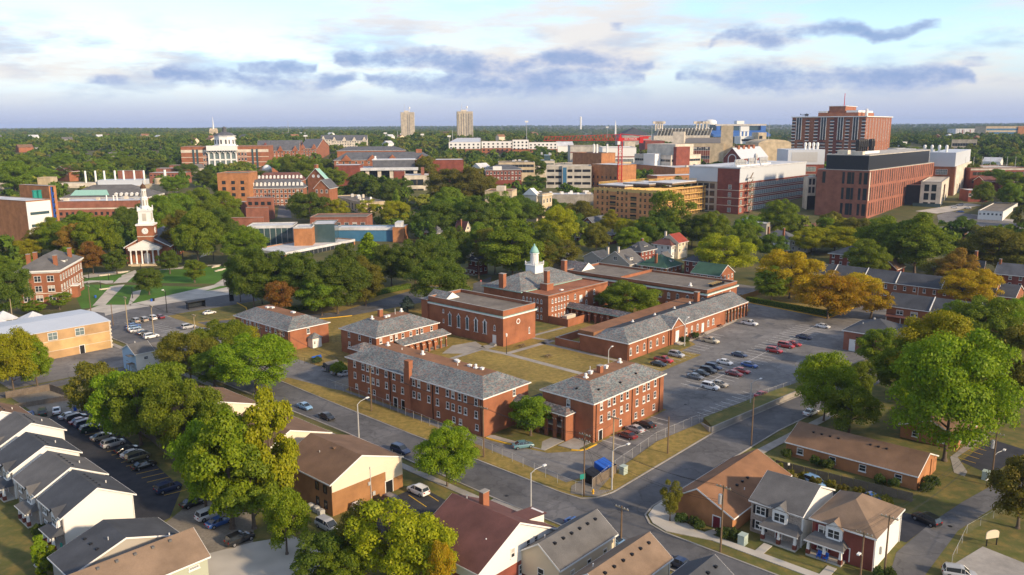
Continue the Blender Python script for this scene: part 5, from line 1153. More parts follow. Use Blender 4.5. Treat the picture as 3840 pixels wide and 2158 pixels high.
for (a,b_) in ((73.6,113.4),(73.5,115.0),(73.4,111.8)):
 mesh_thing('condenser_unit',MB().box(-.5,-.5,0,.5,.5,.9).cyl(0,0,[(.9,.42),(1.0,.42)],12),'galv','grey condenser on the ground beside the tan office','machine','condensers beside the tan office',G2(a,b_),GR)
b=Bld('house','white gabled house with broad maroon roof and brick chimney by the corner','house',None,0,0,ab=(72.6,72.6,16.6,13.6),h=5.0)
b.walls('brick_maroon',3.0); b.box('upper_wall',.0,.0,3.0,b.L,b.W,5.0,'siding_white'); b.gable(4.2,'y','shingle_maroon',.5,.35,gm='siding_white')
b.win('R',[4.2,8.8,13.2],[.8],1.0,1.5); b.win('R',[7.0,10.4,12.2],[4.2],.85,1.5); b.win('L',[3,6,10],[1.0],1.1,1.5,'pair')
b.chimney(10.2,8.8,7.5,10.6,1.3,.9); b.pipe(9.2,11.6,8.3,1.2,.14,'galv'); b.pipe(4.2,2.6,6.9,.5,.1)
b.box('side_dormer',12.2,2.6,4.6,17.2,5.0,6.6,'siding_white'); b.part('dormer_roof',MB().poly([(9.5,2.2,7.6),(17.5,2.2,6.5),(17.5,5.4,6.5),(9.5,5.4,7.6)]).poly([(9.5,5.4,7.5),(17.5,5.4,6.4),(17.5,2.2,6.4),(9.5,2.2,7.5)]),'shingle_maroon')
for i,(a0,b0,L,Wd,h,rf,wl,lb) in enumerate(((81.5,65.4,13.6,7.4,4.4,'shingle_grey','siding_cream','cream gabled house with charcoal roof below the street corner'),(80.0,55.4,14.6,7.4,4.3,'shingle_tan','siding_cream','tan shingled house next below the cream gabled one'),(81.0,45.0,14.2,7.6,4.3,'shingle_black','siding_white','dark-roofed house lowest on the corner street'))):
 b=Bld('house',lb,'house',None,0,0,ab=(a0,b0,L,Wd),h=h)
 b.walls(wl); b.gable(2.5,'x',rf,.4,.3,gm=wl); vents_line(b,6,(2.2,2.6,h+2.0),(L - 1.6,2.6,h+2.0)); b.pipe(3,5.2,h+1.6,.5)
 b.win('L',[3.4],[1.4],1.2,1.7,'sash'); b.slab('stone_base','L',.02,Wd - .02,0,.9,'brick_dark',.06); b.downspout('R',L - .15,h - .2,'white')
 b.win('R',[3,7,11],[1.6],1.0,1.3,'sash')
b=Bld('house','tan brick corner house with rust shingle saltbox roof and red door','house',None,0,0,ab=(114.4,55.6,22.0,11.4),h=2.9)
b.walls('brick_orange'); b.gable(3.0,'x','shingle_rust',.35,.25,gm='brick_orange',off=.58)
b.door('L',2.8,1.3,2.1,'burgundy'); vents_line(b,3,(8,3.4,4.7),(12,3.4,4.7)); b.pipe(8.4,2.2,4.1,.4)
b.box('side_wing',11,-6.5,-.2,20,-.003,2.7,'brick_orange'); b.part('wing_roof',MB().poly([(10.6,-6.9,2.7),(20.4,-6.9,2.7),(17.6,.2,4.6),(13.4,.2,4.6)]).poly([(20.4,-6.9,2.7),(20.4,.2,3.0),(17.6,.2,4.6)]).poly([(10.6,.2,3.0),(10.6,-6.9,2.7),(13.4,.2,4.6)]),'shingle_rust')
b=Bld('ranch_house','long low tan brick ranch house with brown shingle roof and rounded shrubs','house',None,0,0,ab=(151.4,38.0,12.2,24.8),h=2.9)
b.walls('brick_orange'); b.gable(2.4,'y','shingle_brown',.4,.2,gm='brick_orange'); b.win('L',cols(b,'L',u8,[328,652,956,1316]),[.9],1.3,1.3,'sash'); vents_line(b,4,(4,16,4.6),(4,21,4.6)); vents_line(b,3,(4.4,7,4.8),(4.4,10,4.8)); b.downspout('R',8,3.6,'brick_tan')
b=Bld('ranch_house','tan ranch house with brown roof behind the great bright tree','house',None,0,0,ab=(176.6,37.6,22,11),h=2.9)
b.walls('brick_orange'); b.gable(2.3,'x','shingle_brown',.4,.2,gm='brick_orange'); b.win('L',[3,8],[.9],1.3,1.3,'sash'); b.win('R',[3,9,15],[.9],1.3,1.3,'sash')
b=townhouse(117.4,45.4,12.3,8.5,5.6,2.8,'shingle_grey','stone-fronted townhouse with pumpkin porch and grey gabled roof','right-hand townhouses',pu=(.0,.68),bay=.4); 
b=townhouse(117.8,34.5,12.2,9.4,5.6,2.9,'shingle_tan','red brick townhouse with burgundy shutters and tan hipped roof','right-hand townhouses',pu=(.42,1.0),bay=.62,wallL='brick_maroon',hip=True,porchm='shingle_grey')
b.box('meter_box',2.6,-.3,1.8,2.9,-.02,3.0,'galv')
for (a,b_,c_,lb) in ((115.9,41.8,'blue_paint','blue porch chair on the red brick townhouse porch'),(115.9,40.8,'blue_paint','blue porch chair on the red brick townhouse porch')):
 mesh_thing('porch_chair',MB().box(-.35,-.32,.35,.35,.32,.45).box(.25,-.32,.45,.38,.32,1.1).box(-.35,-.32,0,-.27,-.24,.35).box(-.35,.24,0,-.27,.32,.35).box(.3,-.32,0,.38,-.24,.35).box(.3,.24,0,.38,.32,.35).box(-.35,-.36,.6,.3,-.28,.66).box(-.35,.28,.6,.3,.36,.66),c_,lb,'chair','blue porch chairs',G2(a,b_,.35),GR)
mesh_thing('folded_chair',MB().box(-.3,-.3,.0,.3,.3,.12).box(-.25,-.28,.12,.25,.28,.22).box(-.3,-.3,.22,.3,.3,.34).box(.1,-.3,.34,.3,.3,1.3),'leaf_green' if False else 'green_sign','stack of green chairs on the white townhouse porch','chair',None,G2(38.4,131.6,.35),GR)
b=Bld('utility_building','square brick utility building with dark hipped roof and white door','building',None,0,0,ab=(237.7,68.5,15.5,14.9),h=6.0)
b.walls('brick_pink'); b.hip(3.2,'shingle_black',.5); b.door('L',12.3,1.5,3.4,'white'); b.pipe(4,11,7.6,.6,.15,'galv'); b.pipe(7.6,9,8.8,.4,.3,'galv'); b.part('wall_lamp',MB().box(-.3,-.3,0,.3,0,.3),'black',b.loc('L',11,4.2),ROT['L'])
b=Bld('warehouse','long yellow stucco warehouse with pale metal roof','building',None,0,0,ab=(40,251.0,54.3,23),h=8.4)
b.walls('stucco_yellow'); b.part('roof',MB().poly([(-.2,-.2,8.45),(b.L+.2,-.2,8.45),(b.L+.2,12,9.3),(-.2,12,9.3)]).poly([(-.2,12,9.3),(b.L+.2,12,9.3),(b.L+.2,23.2,8.45),(-.2,23.2,8.45)]).poly([(-.2,23.2,8.3),(b.L+.2,23.2,8.3),(b.L+.2,-.2,8.3),(-.2,-.2,8.3)]).poly([(-.2,-.2,8.3),(b.L+.2,-.2,8.3),(b.L+.2,-.2,8.45),(-.2,-.2,8.45)]).poly([(b.L+.2,-.2,8.3),(b.L+.2,23.2,8.3),(b.L+.2,12,9.3),(b.L+.2,-.2,8.45)]),'roof_metal')
b.slab('upper_band','R',0.01,b.L,5.4,8.28,'stucco_tan',.06); b.slab('lower_band','R',.01,b.L - 8,0,2.3,'stucco_tan',.05)
b.slab('trim_line','R',0,b.L,5.25,5.4,'stone_pale',.09); b.slab('trim_line','R',0,b.L,2.3,2.42,'stone_pale',.09)
b.win('R',cols(b,'R',t5,[522,795]),[5.6],2.6,2.3,'grid',out=.06); b.door('R',b.u('R',t5(800,0)[0]),1.3,2.5,'black',out=.05)
qb=MB()
for k in range(14): qb.box(-.05 - .04*(k % 2),-.09,.6*k,.3+.25*(k % 2),.0,.6*k+.5)
b.part('corner_quoin',qb,'stone_pale',(b.L - .35,0,0))
for (a,b_,s,lb) in ((64,278,4.2,'white tent roof behind the warehouse, broadest'),(72,280,3.2,'small white tent roof beside the broad one'),(82,279,3.6,'white tent roof nearest the street sign'),(76,287,3.2,'white tent roof set furthest back')):
 mesh_thing('tent',MB().rings([[(-s,-s,6.6),(s,-s,6.6),(s,s,6.6),(-s,s,6.6)],[(-s,-s,7.0),(s,-s,7.0),(s,s,7.0),(-s,s,7.0)],[(-.1,-.1,9.2),(.1,-.1,9.2),(.1,.1,9.2),(-.1,.1,9.2)]]).box(-s,-s,0,-s+.2,-s+.2,6.6).box(s - .2,-s,0,s,-s+.2,6.6).box(s - .2,s - .2,0,s,s,6.6).box(-s,s - .2,0,-s+.2,s,6.6),'roof_white',lb,'tent',None,G2(a,b_),GR)
b=Bld('house','pale blue two-storey house with outside stair at the yard edge','house',t5(1358,1285),t5(1228,0)[0],t5(1545,0)[0],z=5.6)
b.walls('siding_blue'); b.slab('facade','R',.05,b.L - .05,0,5.4,'siding_white',.05); b.gable(1.9,'x','shingle_grey',.35,.25,gm='siding_blue'); b.win('R',[b.L*.55],[3.6],1.2,.9,out=.05); b.pipe(b.L*.45,b.W*.6,7,.9)
b.box('wing',b.L,1.2,-1,b.L+5,b.W - 1.2,5.2,'siding_white'); b.part('wing_roof',MB().poly([(b.L - 2,.8,5.2),(b.L+5.3,.8,5.2),(b.L+5.3,b.W/2,6.8),(b.L - 2,b.W/2,6.8)]).poly([(b.L+5.3,b.W - .8,5.2),(b.L - 2,b.W - .8,5.2),(b.L - 2,b.W/2,6.8),(b.L+5.3,b.W/2,6.8)]).poly([(b.L+5.05,.8,5.2),(b.L+5.05,b.W - .8,5.2),(b.L+5.05,b.W/2,6.75)],1),['shingle_grey','siding_white'])
sb=MB()
for k in range(10): sb.box(-1.4,.6 - 2.8+k*.3,.28*k,-.2,.9 - 2.8+k*.3,.28*k+.08)
sb.box(-1.5,.8,2.7,-.02,2.6,2.85).box(-1.5,.8,0,-1.38,.92,2.7).box(-1.5,2.5,0,-1.38,2.6,2.7).box(-1.5,.8,3.7,-1.42,2.6,3.78)
b.part('stair',sb,'wood_grey'); b.box('stair_canopy',-1.5,.6,5.0,-.02,2.7,5.12,'shingle_grey')
# ------------------------------------------------------------------ houses on the streets behind the school
def house(label,B,xA,xC,z,roof,rh,rm,wm,wins=True,name='house',ov=.5,brick_win='sash',axis='x',gm=None,group=None):
 b=Bld(name,label,'house',B,xA,xC,z=z,group=group)
 b.walls(wm)
 if roof == 'hip': b.hip(rh,rm,ov)
 else: b.gable(rh,axis,rm,ov,.35,gm=gm or wm)
 if wins:
  vs=[z - 2.0]+([z - 4.8] if z > 5.2 else [])
  b.rows('L',max(2,int(b.W/3)),vs,1.1,1.5,brick_win); b.rows('R',max(2,int(b.L/3)),vs,1.1,1.5,brick_win)
 return b
def dormer(b,f,u,z,w_=2.2,d=2.6,m='shingle_grey',wall='white',hh=1.5,back=.6):
 lo={'R': lambda x,y: (u+x,back+y),'L': lambda x,y: (back+y,u - x)}[f]
 P=lambda x,y,zz: (*lo(x,y),zz)
 hw=w_/2
 o=b.part('dormer',MB().rings([[P(-hw,0,z),P(hw,0,z),P(hw,0,z+hh),P(-hw,0,z+hh)],[P(-hw,d,z),P(hw,d,z),P(hw,d,z+hh),P(-hw,d,z+hh)]]),wall)
 part('dormer_roof',MB().poly([P(-hw - .4,-.5,z+hh),P(hw+.4,-.5,z+hh),P(hw*.4,d+.6,z+hh+.9),P(-hw*.4,d+.6,z+hh+.9)]).poly([P(hw+.4,-.5,z+hh),P(hw+.4,d,z+hh),P(hw*.4,d+.6,z+hh+.9)]).poly([P(-hw - .4,d,z+hh),P(-hw - .4,-.5,z+hh),P(-hw*.4,d+.6,z+hh+.9)]),m,o)
 fm,pm=winmesh(w_*.7,hh*.7,'pair'); x=P(0,-.02,z+.25)
 q=obj('window',fm,o,x,ROT[f]); obj('pane',pm,q)
b=house('grey craftsman house with brown gabled roof, dormer and pale chimneys',q2(1195,985),q2(745,0)[0],q2(1430,0)[0],4.2,'gable',5.0,'shingle_grey','siding_taupe',wins=False)
b.rows('L',4,[1.3],1.1,1.5); b.win('L',[b.W*.5],[5.2],2.0,1.7,'pair'); dormer(b,'R',b.L*.3,5.4,2.4,3.0,'shingle_grey',back=1.4); b.chimney(1.2,b.W*.45,6,11.2,.8,.8,'stone_pale'); b.chimney(1.8,b.W*.85,5,10.4,.9,.9,'stone_pale'); porch(b,'R',b.L*.35,b.L - .2,2.2,2.6,'shingle_grey')
b=house('brick bungalow with green pyramid roof, red chimney and arched side door',q2(1770,1045),q2(1340,0)[0],q2(2030,0)[0],4.0,'hip',4.6,'shingle_green','brick',ov=.8); b.chimney(1.6,b.W*.42,4,9.6,.8,1.0); dormer(b,'R',b.L*.62,5.0,2.4,2.6,'shingle_green',back=1.8)
b=house('white house with red hipped roof below the tall red gable',q2(1862,690),q2(1575,0)[0],q2(1975,0)[0],7.2,'hip',3.0,'shingle_maroon','siding_white',ov=.7)
b=house('tall cream house with steep bright red roof and back stairs',q2(1975,640),q2(1690,0)[0],q2(2125,0)[0],8.6,'gable',3.6,'shingle_red','siding_cream',axis='x'); b.chimney(3,b.W*.9,8,13,.9,.9,'stone_pale')
b=house('brick foursquare with charcoal hipped roof and two front dormers',q2(1378,785),q2(1140,0)[0],q2(1605,0)[0],6.6,'hip',4.0,'shingle_black','brick_maroon',ov=.8); dormer(b,'R',b.L*.5,7.2,3.0,2.4,'shingle_grey',back=1.2); dormer(b,'L',b.W*.55,7.2,2.2,2.4,'shingle_grey',back=1.2); b.chimney(b.L*.7,b.W*.6,7,11.5)
b=house('small white gabled cottage between the red roof and green roof houses',q2(1790,880),q2(1640,0)[0],q2(1870,0)[0],3.2,'gable',2.2,'shingle_grey','siding_white',wins=False)
b=house('dark brick house with black hipped roof beside the green gable',q2(2490,968),q2(2075,0)[0],(10,),6.4,'hip',3.6,'shingle_black','brick_maroon',ov=.8); b.chimney(5,b.W*.3,6,11.5)
b=house('brick house with green gabled roof and white barge boards by the classroom block',t8(262,362),q2(2188,0)[0],t8(408,0)[0],5.4,'gable',3.6,'shingle_green','brick',axis='y')
b=house('two-storey brick apartment with white porches and grey low roof',q2(900,515),q2(300,0)[0],(11,),6.6,'hip',2.6,'shingle_grey','brick_dark',wins=False,name='apartment_house')
b.rows('L',8,[3.9,.9],1.6,1.5,'pair'); b.slab('balcony','L',b.W*.55,b.W*.95,3.1,3.3,'white',1.4)
for k in range(4): b.part('balcony_post',MB().box(-1.4,b.W*(.56+.12*k),0,-1.28,b.W*(.56+.12*k)+.12,6.4),'white')
b=house('brick house with slate gable and paired attic window',q2(672,398),q2(380,0)[0],(16,),8.4,'gable',5.2,'slate_plain','brick_maroon',axis='x'); b.win('L',[b.W*.5],[9.6],2.2,1.9,'pair')
b=house('taupe garage with black gabled roof beside the craftsman house',q2(737,892),q2(468,0)[0],(9,),3.6,'gable',2.6,'shingle_black','siding_taupe',wins=False); b.win('L',[b.W*.18],[1.6],1.1,1.2)
b=house('maroon brick house with blue-grey hip roof and white-posted porch on the side street',q5(1000,938),q5(835,0)[0],q5(1140,0)[0],6.4,'hip',3.6,'slate_plain','brick_dark',ov=.7); dormer(b,'L',b.W*.7,7.0,2.2,2.2,'slate_plain',back=1.0); porch(b,'L',b.W*.1,b.W*.9,2.4,2.7,'shingle_maroon')
b=house('cream house with brown hipped roof and two buff chimneys',q5(1000,722),q5(790,0)[0],q5(1200,0)[0],6.2,'hip',3.4,'shingle_maroon','siding_cream',ov=.6); b.chimney(2,b.W*.8,6,11.4,.8,.8,'brick_tan'); b.chimney(b.L*.8,b.W*.5,6,11,.8,.8,'brick_tan')
b=house('steep cream frame house with maroon roof and red chimney',q5(770,485),q5(605,0)[0],q5(890,0)[0],6.8,'gable',6.0,'shingle_maroon','siding_cream',axis='y'); b.chimney(.5,b.W*.35,5,14,.7,.7); b.win('R',[b.L*.5],[8.4],1.5,1.6,'pair')
b=house('brick foursquare with grey hip roof and white dormer among trees',q5(332,490),q5(28,0)[0],q5(455,0)[0],6.6,'hip',3.8,'slate_plain','brick',ov=.7); dormer(b,'R',b.L*.5,7.0,2.4,2.2,'slate_plain',back=1.0); b.chimney(2.4,b.W*.6,7,12); b.chimney(b.L*.8,b.W*.7,7,12.4)
b=house('grey cottage with slate-blue roof peeping through trees by the school',q5(2360,960),q5(2120,0)[0],(8,),4.6,'gable',3.0,'slate_plain','siding_taupe',wins=False)
b=house('small white cottage with pale roof in the street trees',q5(2200,470),q5(1930,0)[0],(9,),4.4,'hip',2.4,'slate_plain','siding_white')
b=house('long taupe house with slate hipped roof behind the golden trees',q3(1500,376),q3(1215,0)[0],(12,),6.6,'hip',3.8,'slate_plain','siding_taupe')
b=house('white frame house with slate roof and two brick chimneys',q3(1205,352),q3(735,0)[0],(12,),6.6,'hip',4.0,'slate_plain','siding_white'); b.chimney(2,b.W*.28,6,12.5); b.chimney(2,b.W*.8,6,12.5)
b=house('maroon brick house with grey hipped roof above the brick row',q3(2335,602),q3(1840,0)[0],q3(2515,0)[0],6.2,'hip',3.4,'shingle_grey','brick_maroon',ov=.7)
b=house('maroon brick cottage with rust gabled roof and white barge boards',q4(520,1062),q4(205,0)[0],(11,),3.6,'gable',3.4,'shingle_brown','brick_dark',wins=False); b.win('L',[b.W*.5],[3.9],1.0,1.4); b.win('L',[b.W*.5],[1.0],2.2,1.4,'pair')
b=house('brick house with steep black roof and big red chimney',q4(1900,1085),q4(1660,0)[0],q4(1930,0)[0],4.6,'gable',3.8,'shingle_black','brick',axis='y',wins=False); b.chimney(4,b.W*.7,7,12,1.6,1.0)
b=house('brick house with slate-blue gabled roof at the street end',q4(2760,1190),q4(2098,0)[0],(9,),6.4,'gable',3.6,'slate_plain','brick_maroon',axis='y'); b.chimney(4,b.W*.96,6,11.5,1.0,.8)
b=house('brick house with charcoal gabled roof below the slate-blue one',u4(2482,178),u4(2290,0)[0],u4(2572,0)[0],5.6,'gable',3.2,'shingle_black','brick',axis='y',wins=False)
for i,(B,xA,xC,lb) in enumerate(((q3(1700,160),q3(1350,0)[0],q3(1980,0)[0],'brick bungalow with faded pink-brown roof below the metal-panel hall'),(q4(1500,640),q4(1255,0)[0],q4(1720,0)[0],'bungalow with pink-brown roof and white gable by the far car park'),(q4(2520,700),q4(2380,0)[0],(14,),'bungalow with pink-brown roof at the far right street'))):
 b=house(lb,B,xA,xC,3.4,'gable' if i else 'hip',2.4,'shingle_rust','siding_white' if i else 'brick_maroon',wins=False)
b=Bld('brick_row','long two-storey brick row with charcoal roof and white party-wall lines','building',None,0,0,ab=(322,62,10,74),h=6.1); BR=b
b.walls('brick'); b.gable(3.6,'y','shingle_black',.35,.2,gm='brick'); b.win('L',[2.2+3.45*i for i in range(21)],[3.7],.95,1.5); b.win('L',[2.2+3.45*i for i in range(21)],[.9],1.1,1.5)
for u in (4,17,33,45,57):
 b.part('party_wall',MB().rings([[(-.4,u,6.0),(5,u,9.75),(5,u,10.1),(-.4,u,6.4)],[(-.4,u+.25,6.0),(5,u+.25,9.75),(5,u+.25,10.1),(-.4,u+.25,6.4)]]),'white')
for u in (10,25,38,50,64): b.downspout('L',u,6,'white')
b=Bld('brick_row','brick row with charcoal roof and low front porch roof beside the utility building','building',None,0,0,ab=(282,46,10,39.5),h=5.7)
b.walls('brick'); b.gable(3.6,'y','shingle_black',.35,.2,gm='brick'); b.win('L',cols(b,'L',t8,[2080,2225]),[3.1],2.2,1.5,'pair'); b.win('L',[4,10,16],[3.1],2.2,1.5,'pair'); b.part('porch_roof',MB().poly([(-3,18,2.6),(-3,39,2.6),(-.02,39,3.0),(-.02,18,3.0)][::-1]).poly([(-3,18,2.4),(-3,39,2.4),(-.02,39,2.8),(-.02,18,2.8)]),'shingle_maroon')
for u in (19,24,29,34,38.5): b.part('porch_post',MB().box(-2.9,u,0,-2.75,u+.15,2.45),'white')
for u in (12,26): b.part('party_wall',MB().rings([[(-.4,u,5.6),(5,u,9.35),(5,u,9.7),(-.4,u,6.0)],[(-.4,u+.25,5.6),(5,u+.25,9.35),(5,u+.25,9.7),(-.4,u+.25,6.0)]]),'white')
b=Bld('corner_school','three-storey red brick school with grey hipped roof, chimneys and white triple windows','building',t5(588,435),t5(168,0)[0],t5(815,0)[0],z=13.4,ang=103); CS=b
b.walls('brick'); b.hip(4.6,'shingle_grey',.7,fas=.6); b.cornice(12.3,'white',.25,.5)
b.win('L',[b.W*f for f in (.22,.53,.83)],[9.0,5.2,1.6],2.4,2.3,'pair'); b.rows('R',9,[9.0,5.2,1.6],1.5,2.3,'pair')
b.slab('stone_band','L',0,b.W,4.4,4.7,'stone_pale',.06); b.slab('stone_band','R',0,b.L,4.4,4.7,'stone_pale',.06)
for (x,y) in ((3.5,1.8),(b.L*.45,b.W - 2.5),(b.L*.75,2),(b.L*.3,b.W - 1.5)): b.chimney(x,y,13.5,18.4,1.6,1.2)
dormer(b,'R',b.L*.45,13.9,3.6,3.4,'shingle_grey',back=1.0); b.slab('porch','R',b.L*.42,b.L*.55,0,4.6,'brick',2.2); b.slab('porch_roof','R',b.L*.41,b.L*.56,4.6,5.0,'white',2.5)
# ------------------------------------------------------------------ the clock-tower church
def church():
 b=Bld('church','brick church with white columned portico and tall white clock-tower steeple','church',None,0,0,ab=(0,0,13.6,5.6),h=7.4)
 p=W(*t5(1312,395)); b.root.location=p; b.root.rotation_euler=(0,0,math.radians(10)); b.root.location.z=p.z
 b.box('nave_wall',-3.0,5.6,-1,17.0,40,8.4,'brick')
 nr=b.part('nave_roof',MB().poly([(-3.6,5.0,8.2),(-3.6,40.6,8.2),(7,40.6,14.2),(7,5.0,14.2)][::-1]).poly([(17.6,5.0,8.2),(7,5.0,14.2),(7,40.6,14.2),(17.6,40.6,8.2)][::-1]).poly([(-3,5.55,8.3),(17,5.55,8.3),(7,5.55,14.0)],1).poly([(-3.6,5,8.1),(17.6,5,8.1),(17.6,40.6,8.1),(-3.6,40.6,8.1)],0),['slate_plain','brick'])
 part('eave_trim',MB().box(17.4,5,7.7,17.7,40.6,8.19).box(-3.7,5,7.7,-3.4,40.6,8.19).rings([[(-3.7,4.9,7.9),(7,4.9,13.9),(7,4.9,14.3),(-3.7,4.9,8.3)],[(-3.7,5.05,7.9),(7,5.05,13.9),(7,5.05,14.3),(-3.7,5.05,8.3)]]).rings([[(7,4.9,13.9),(17.7,4.9,7.9),(17.7,4.9,8.3),(7,4.9,14.3)],[(7,5.05,13.9),(17.7,5.05,7.9),(17.7,5.05,8.3),(7,5.05,14.3)]]),'white',nr)
 fm,pm=winmesh(1.2,4.6,'grid')
 for k in range(6): o=obj('window',fm,b.root,(17.02,11+k*4.4,2.0),math.pi/2); obj('pane',pm,o)
 pr=b.part('portico_roof',MB().poly([(-.6,-.6,8.6),(-.6,5.6,8.6),(6.8,5.6,12.0),(6.8,-.6,12.0)][::-1]).poly([(14.2,-.6,8.6),(6.8,-.6,12.0),(6.8,5.6,12.0),(14.2,5.6,8.6)][::-1]),'shingle_grey')
 part('pediment',MB().rings([[(-.4,-.5,8.5),(14.0,-.5,8.5),(6.8,-.5,11.9)],[(-.4,.1,8.5),(14.0,.1,8.5),(6.8,.1,11.9)]]),'white',pr)
 part('raking_cornice',MB().rings([[(-.8,-.75,8.4),(6.8,-.75,11.9),(6.8,-.75,12.2),(-.8,-.75,8.7)],[(-.8,-.5,8.4),(6.8,-.5,11.9),(6.8,-.5,12.2),(-.8,-.5,8.7)]]).rings([[(6.8,-.75,11.9),(14.4,-.75,8.4),(14.4,-.75,8.7),(6.8,-.75,12.2)],[(6.8,-.5,11.9),(14.4,-.5,8.4),(14.4,-.5,8.7),(6.8,-.5,12.2)]]),'white',pr)
 b.part('entablature',MB().box(-.3,-.4,7.3,13.9,5.55,8.5),'white'); b.box('portico_floor',-.6,-1.4,-1,14.2,5.55,.7,'stone'); b.box('front_wall',.2,4.2,.7,13.4,5.58,7.3,'brick')
 for k in range(6):
  b.part('column',MB().cyl(.5+k*2.52,.3,[(.7,.55),(.95,.55),(1.0,.42),(6.6,.35),(6.8,.5),(7.3,.55)],12),'white',smooth=True)
 d=b.part('door',MB().box(5.4,4.08,.7,8.2,4.2,4.6),'white'); part('door_pediment',MB().rings([[(5.0,4.0,4.6),(8.6,4.0,4.6),(6.8,4.0,5.8)],[(5.0,4.2,4.6),(8.6,4.2,4.6),(6.8,4.2,5.8)]]),'white',d)
 tw=b.part('tower',MB().box(3.2,4.4,0,10.6,11.8,18.6),'brick'); b.box('tower_band',3.1,4.3,13.2,10.7,11.9,13.6,'stone_pale')
 b.part('tower_cornice',MB().box(2.8,4.0,18.6,11.0,12.2,19.4),'white')
 ck=b.part('clock_face',MB().cyl(0,0,[(0,1.5),(.15,1.5),(.2,1.3)],24),'white',(6.9,4.4,16)); ck.rotation_euler=(math.pi/2,0,0)
 ck2=b.part('clock_face',MB().cyl(0,0,[(0,1.5),(.15,1.5),(.2,1.3)],24),'white',(10.6,8.1,16)); ck2.rotation_euler=(math.pi/2,0,math.pi/2)
 for c_ in (ck,ck2):
  hb=MB().box(-.06,-.05,.21,.06,.95,.24).box(-.05,-.06,.245,.7,.06,.27)
  for k in range(12): a=k*math.pi/6; hb.box(1.1*math.cos(a) - .07,1.1*math.sin(a) - .07,.205,1.1*math.cos(a)+.07,1.1*math.sin(a)+.07,.235)
  part('clock_hands',hb,'black',c_)
 c0=(6.9,8.1)
 b.part('belfry',MB().box(-3.0,-3.0,19.4,3.0,3.0,20.2).box(-2.7,-2.7,20.2,2.7,2.7,25.4).box(-3.0,-3.0,25.4,3.0,3.0,25.9),'white',(*c0,0))
 for f in range(4):
  a=f*math.pi/2
  o=b.part('belfry_arch',MB().box(-.9,-2.82,20.8,.9,-2.7,24.4),'concrete_pale',(*c0,0),a)
  b.part('belfry_gable',MB().rings([[(-1.7,-3.05,25.9),(1.7,-3.05,25.9),(0,-3.05,27.2)],[(-1.7,-1.5,25.9),(1.7,-1.5,25.9),(0,-1.5,27.2)]]),'white',(*c0,0),a)
  for z in (19.4,25.9): b.part('urn',MB().cyl(2.75,2.75,[(z,.3),(z+.9,.32),(z+1.1,.18),(z+1.5,.34),(z+2.0,.1),(z+2.3,.03)],8),'white',(*c0,0),a)
 b.part('lantern',MB().cyl(0,0,[(25.9,2.1),(27.6,2.05),(27.7,1.8),(31.4,1.7),(31.5,1.95),(31.9,1.95)],8,0,math.pi/8).cyl(0,0,[(31.9,1.35),(35.8,1.25),(35.9,1.45),(36.2,1.45)],8,0,math.pi/8),'white',(*c0,0))
 for f in range(8):
  a=f*math.pi/4
  b.part('lantern_louvre',MB().box(-.3,-1.72,28.2,.3,-1.6,30.8),'concrete',(*c0,0),a); b.part('lantern_louvre',MB().box(-.22,-1.3,32.5,.22,-1.15,35.2),'concrete',(*c0,0),a)
 b.part('dome',MB().cyl(0,0,[(36.2,1.35),(37.0,1.3),(37.8,1.0),(38.4,.45),(38.7,.12),(41.0,.03)],12),'mulch',(*c0,0),smooth=True)
 b.part('front_steps',MB().box(1,-3.0,-.2,12.6,-1.4,.2).box(1.4,-2.2,.2,12.2,-1.4,.45),'stone')
church()
# ------------------------------------------------------------------ campus and hospital buildings in the middle distance
def fb(name,label,B,depth,xA,xC,wall,ang=A0,roof='flat',deck='roof_grey',par=None,rh=3.0,rm='slate_plain',cat='building',group=None,ph=None,foot=True):
 ph=(.12 if deck == 'roof_white' else .45) if ph is None else ph
 b=Bld(name,label,cat,B,xA,xC,depth=depth,ang=ang,group=group)
 if roof == 'flat': b.walls(wall,b.h - ph - .05,z0=-8); b.flat(deck,par or wall,ph,.4)
 elif roof == 'hip': b.walls(wall,z0=-8); b.hip(rh,rm,.7)
 else: b.walls(wall,z0=-8); b.gable(rh,roof,rm,.6,.5,gm=wall)
 if foot:
  FOOT.append((b.p,b.ex,b.ey,b.L,b.W))
 return b
def strips(b,f,vs,m='glass',hh=1.4,u0=1.0,u1=1.0,name='window_strip'):
 for v in vs:
  o=b.slab(name,f,u0,b.ln(f) - u1,v,v+hh,m,.03)
  n=max(2,int((b.ln(f) - u0 - u1)/3.2)); mb=MB()
  for k in range(1,n):
   u=u0+(b.ln(f) - u0 - u1)*k/n
   if f == 'R': mb.box(u - .06,-.09,v,u+.06,-.032,v+hh)
   else: mb.box(-.09,u - .06,v,-.032,u+.06,v+hh)
  part('mullions',mb,'galv',o)
def bands(b,f,vs,m='stone_pale',hh=.35):
 for v in vs: b.slab('stone_band',f,0,b.ln(f),v,v+hh,m,.07)
def rooftop(b,n,seed=1,z=None,m='galv'):
 R=random.Random(seed); z=b.h - .15 if z is None else z
 for i in range(n):
  sx,sy,sz=R.uniform(1.2,3),R.uniform(1.2,3),R.uniform(1,2.4)
  if b.L < 8 or b.W < 8: continue
  b.part('roof_unit',MB().box(-sx/2,-sy/2,0,sx/2,sy/2,sz).box(-sx/2+.2,-sy/2+.2,sz,sx/2 - .2,sy/2 - .2,sz+.25),R.choice((m,'white','stone_pale')),(R.uniform(3,b.L - 3),R.uniform(3,b.W - 3),z))
CAMP='campus halls on the left'
b=fb('laboratory','tan brick laboratory with white panelled end wall and slot windows',t1(255,952),425,(44,),t1(500,0)[0],'brick_orange',ang=62,deck='roof_white')
b.slab('white_cladding','R',.02,b.L - .02,2.5,b.h - .6,'siding_white',.35); 
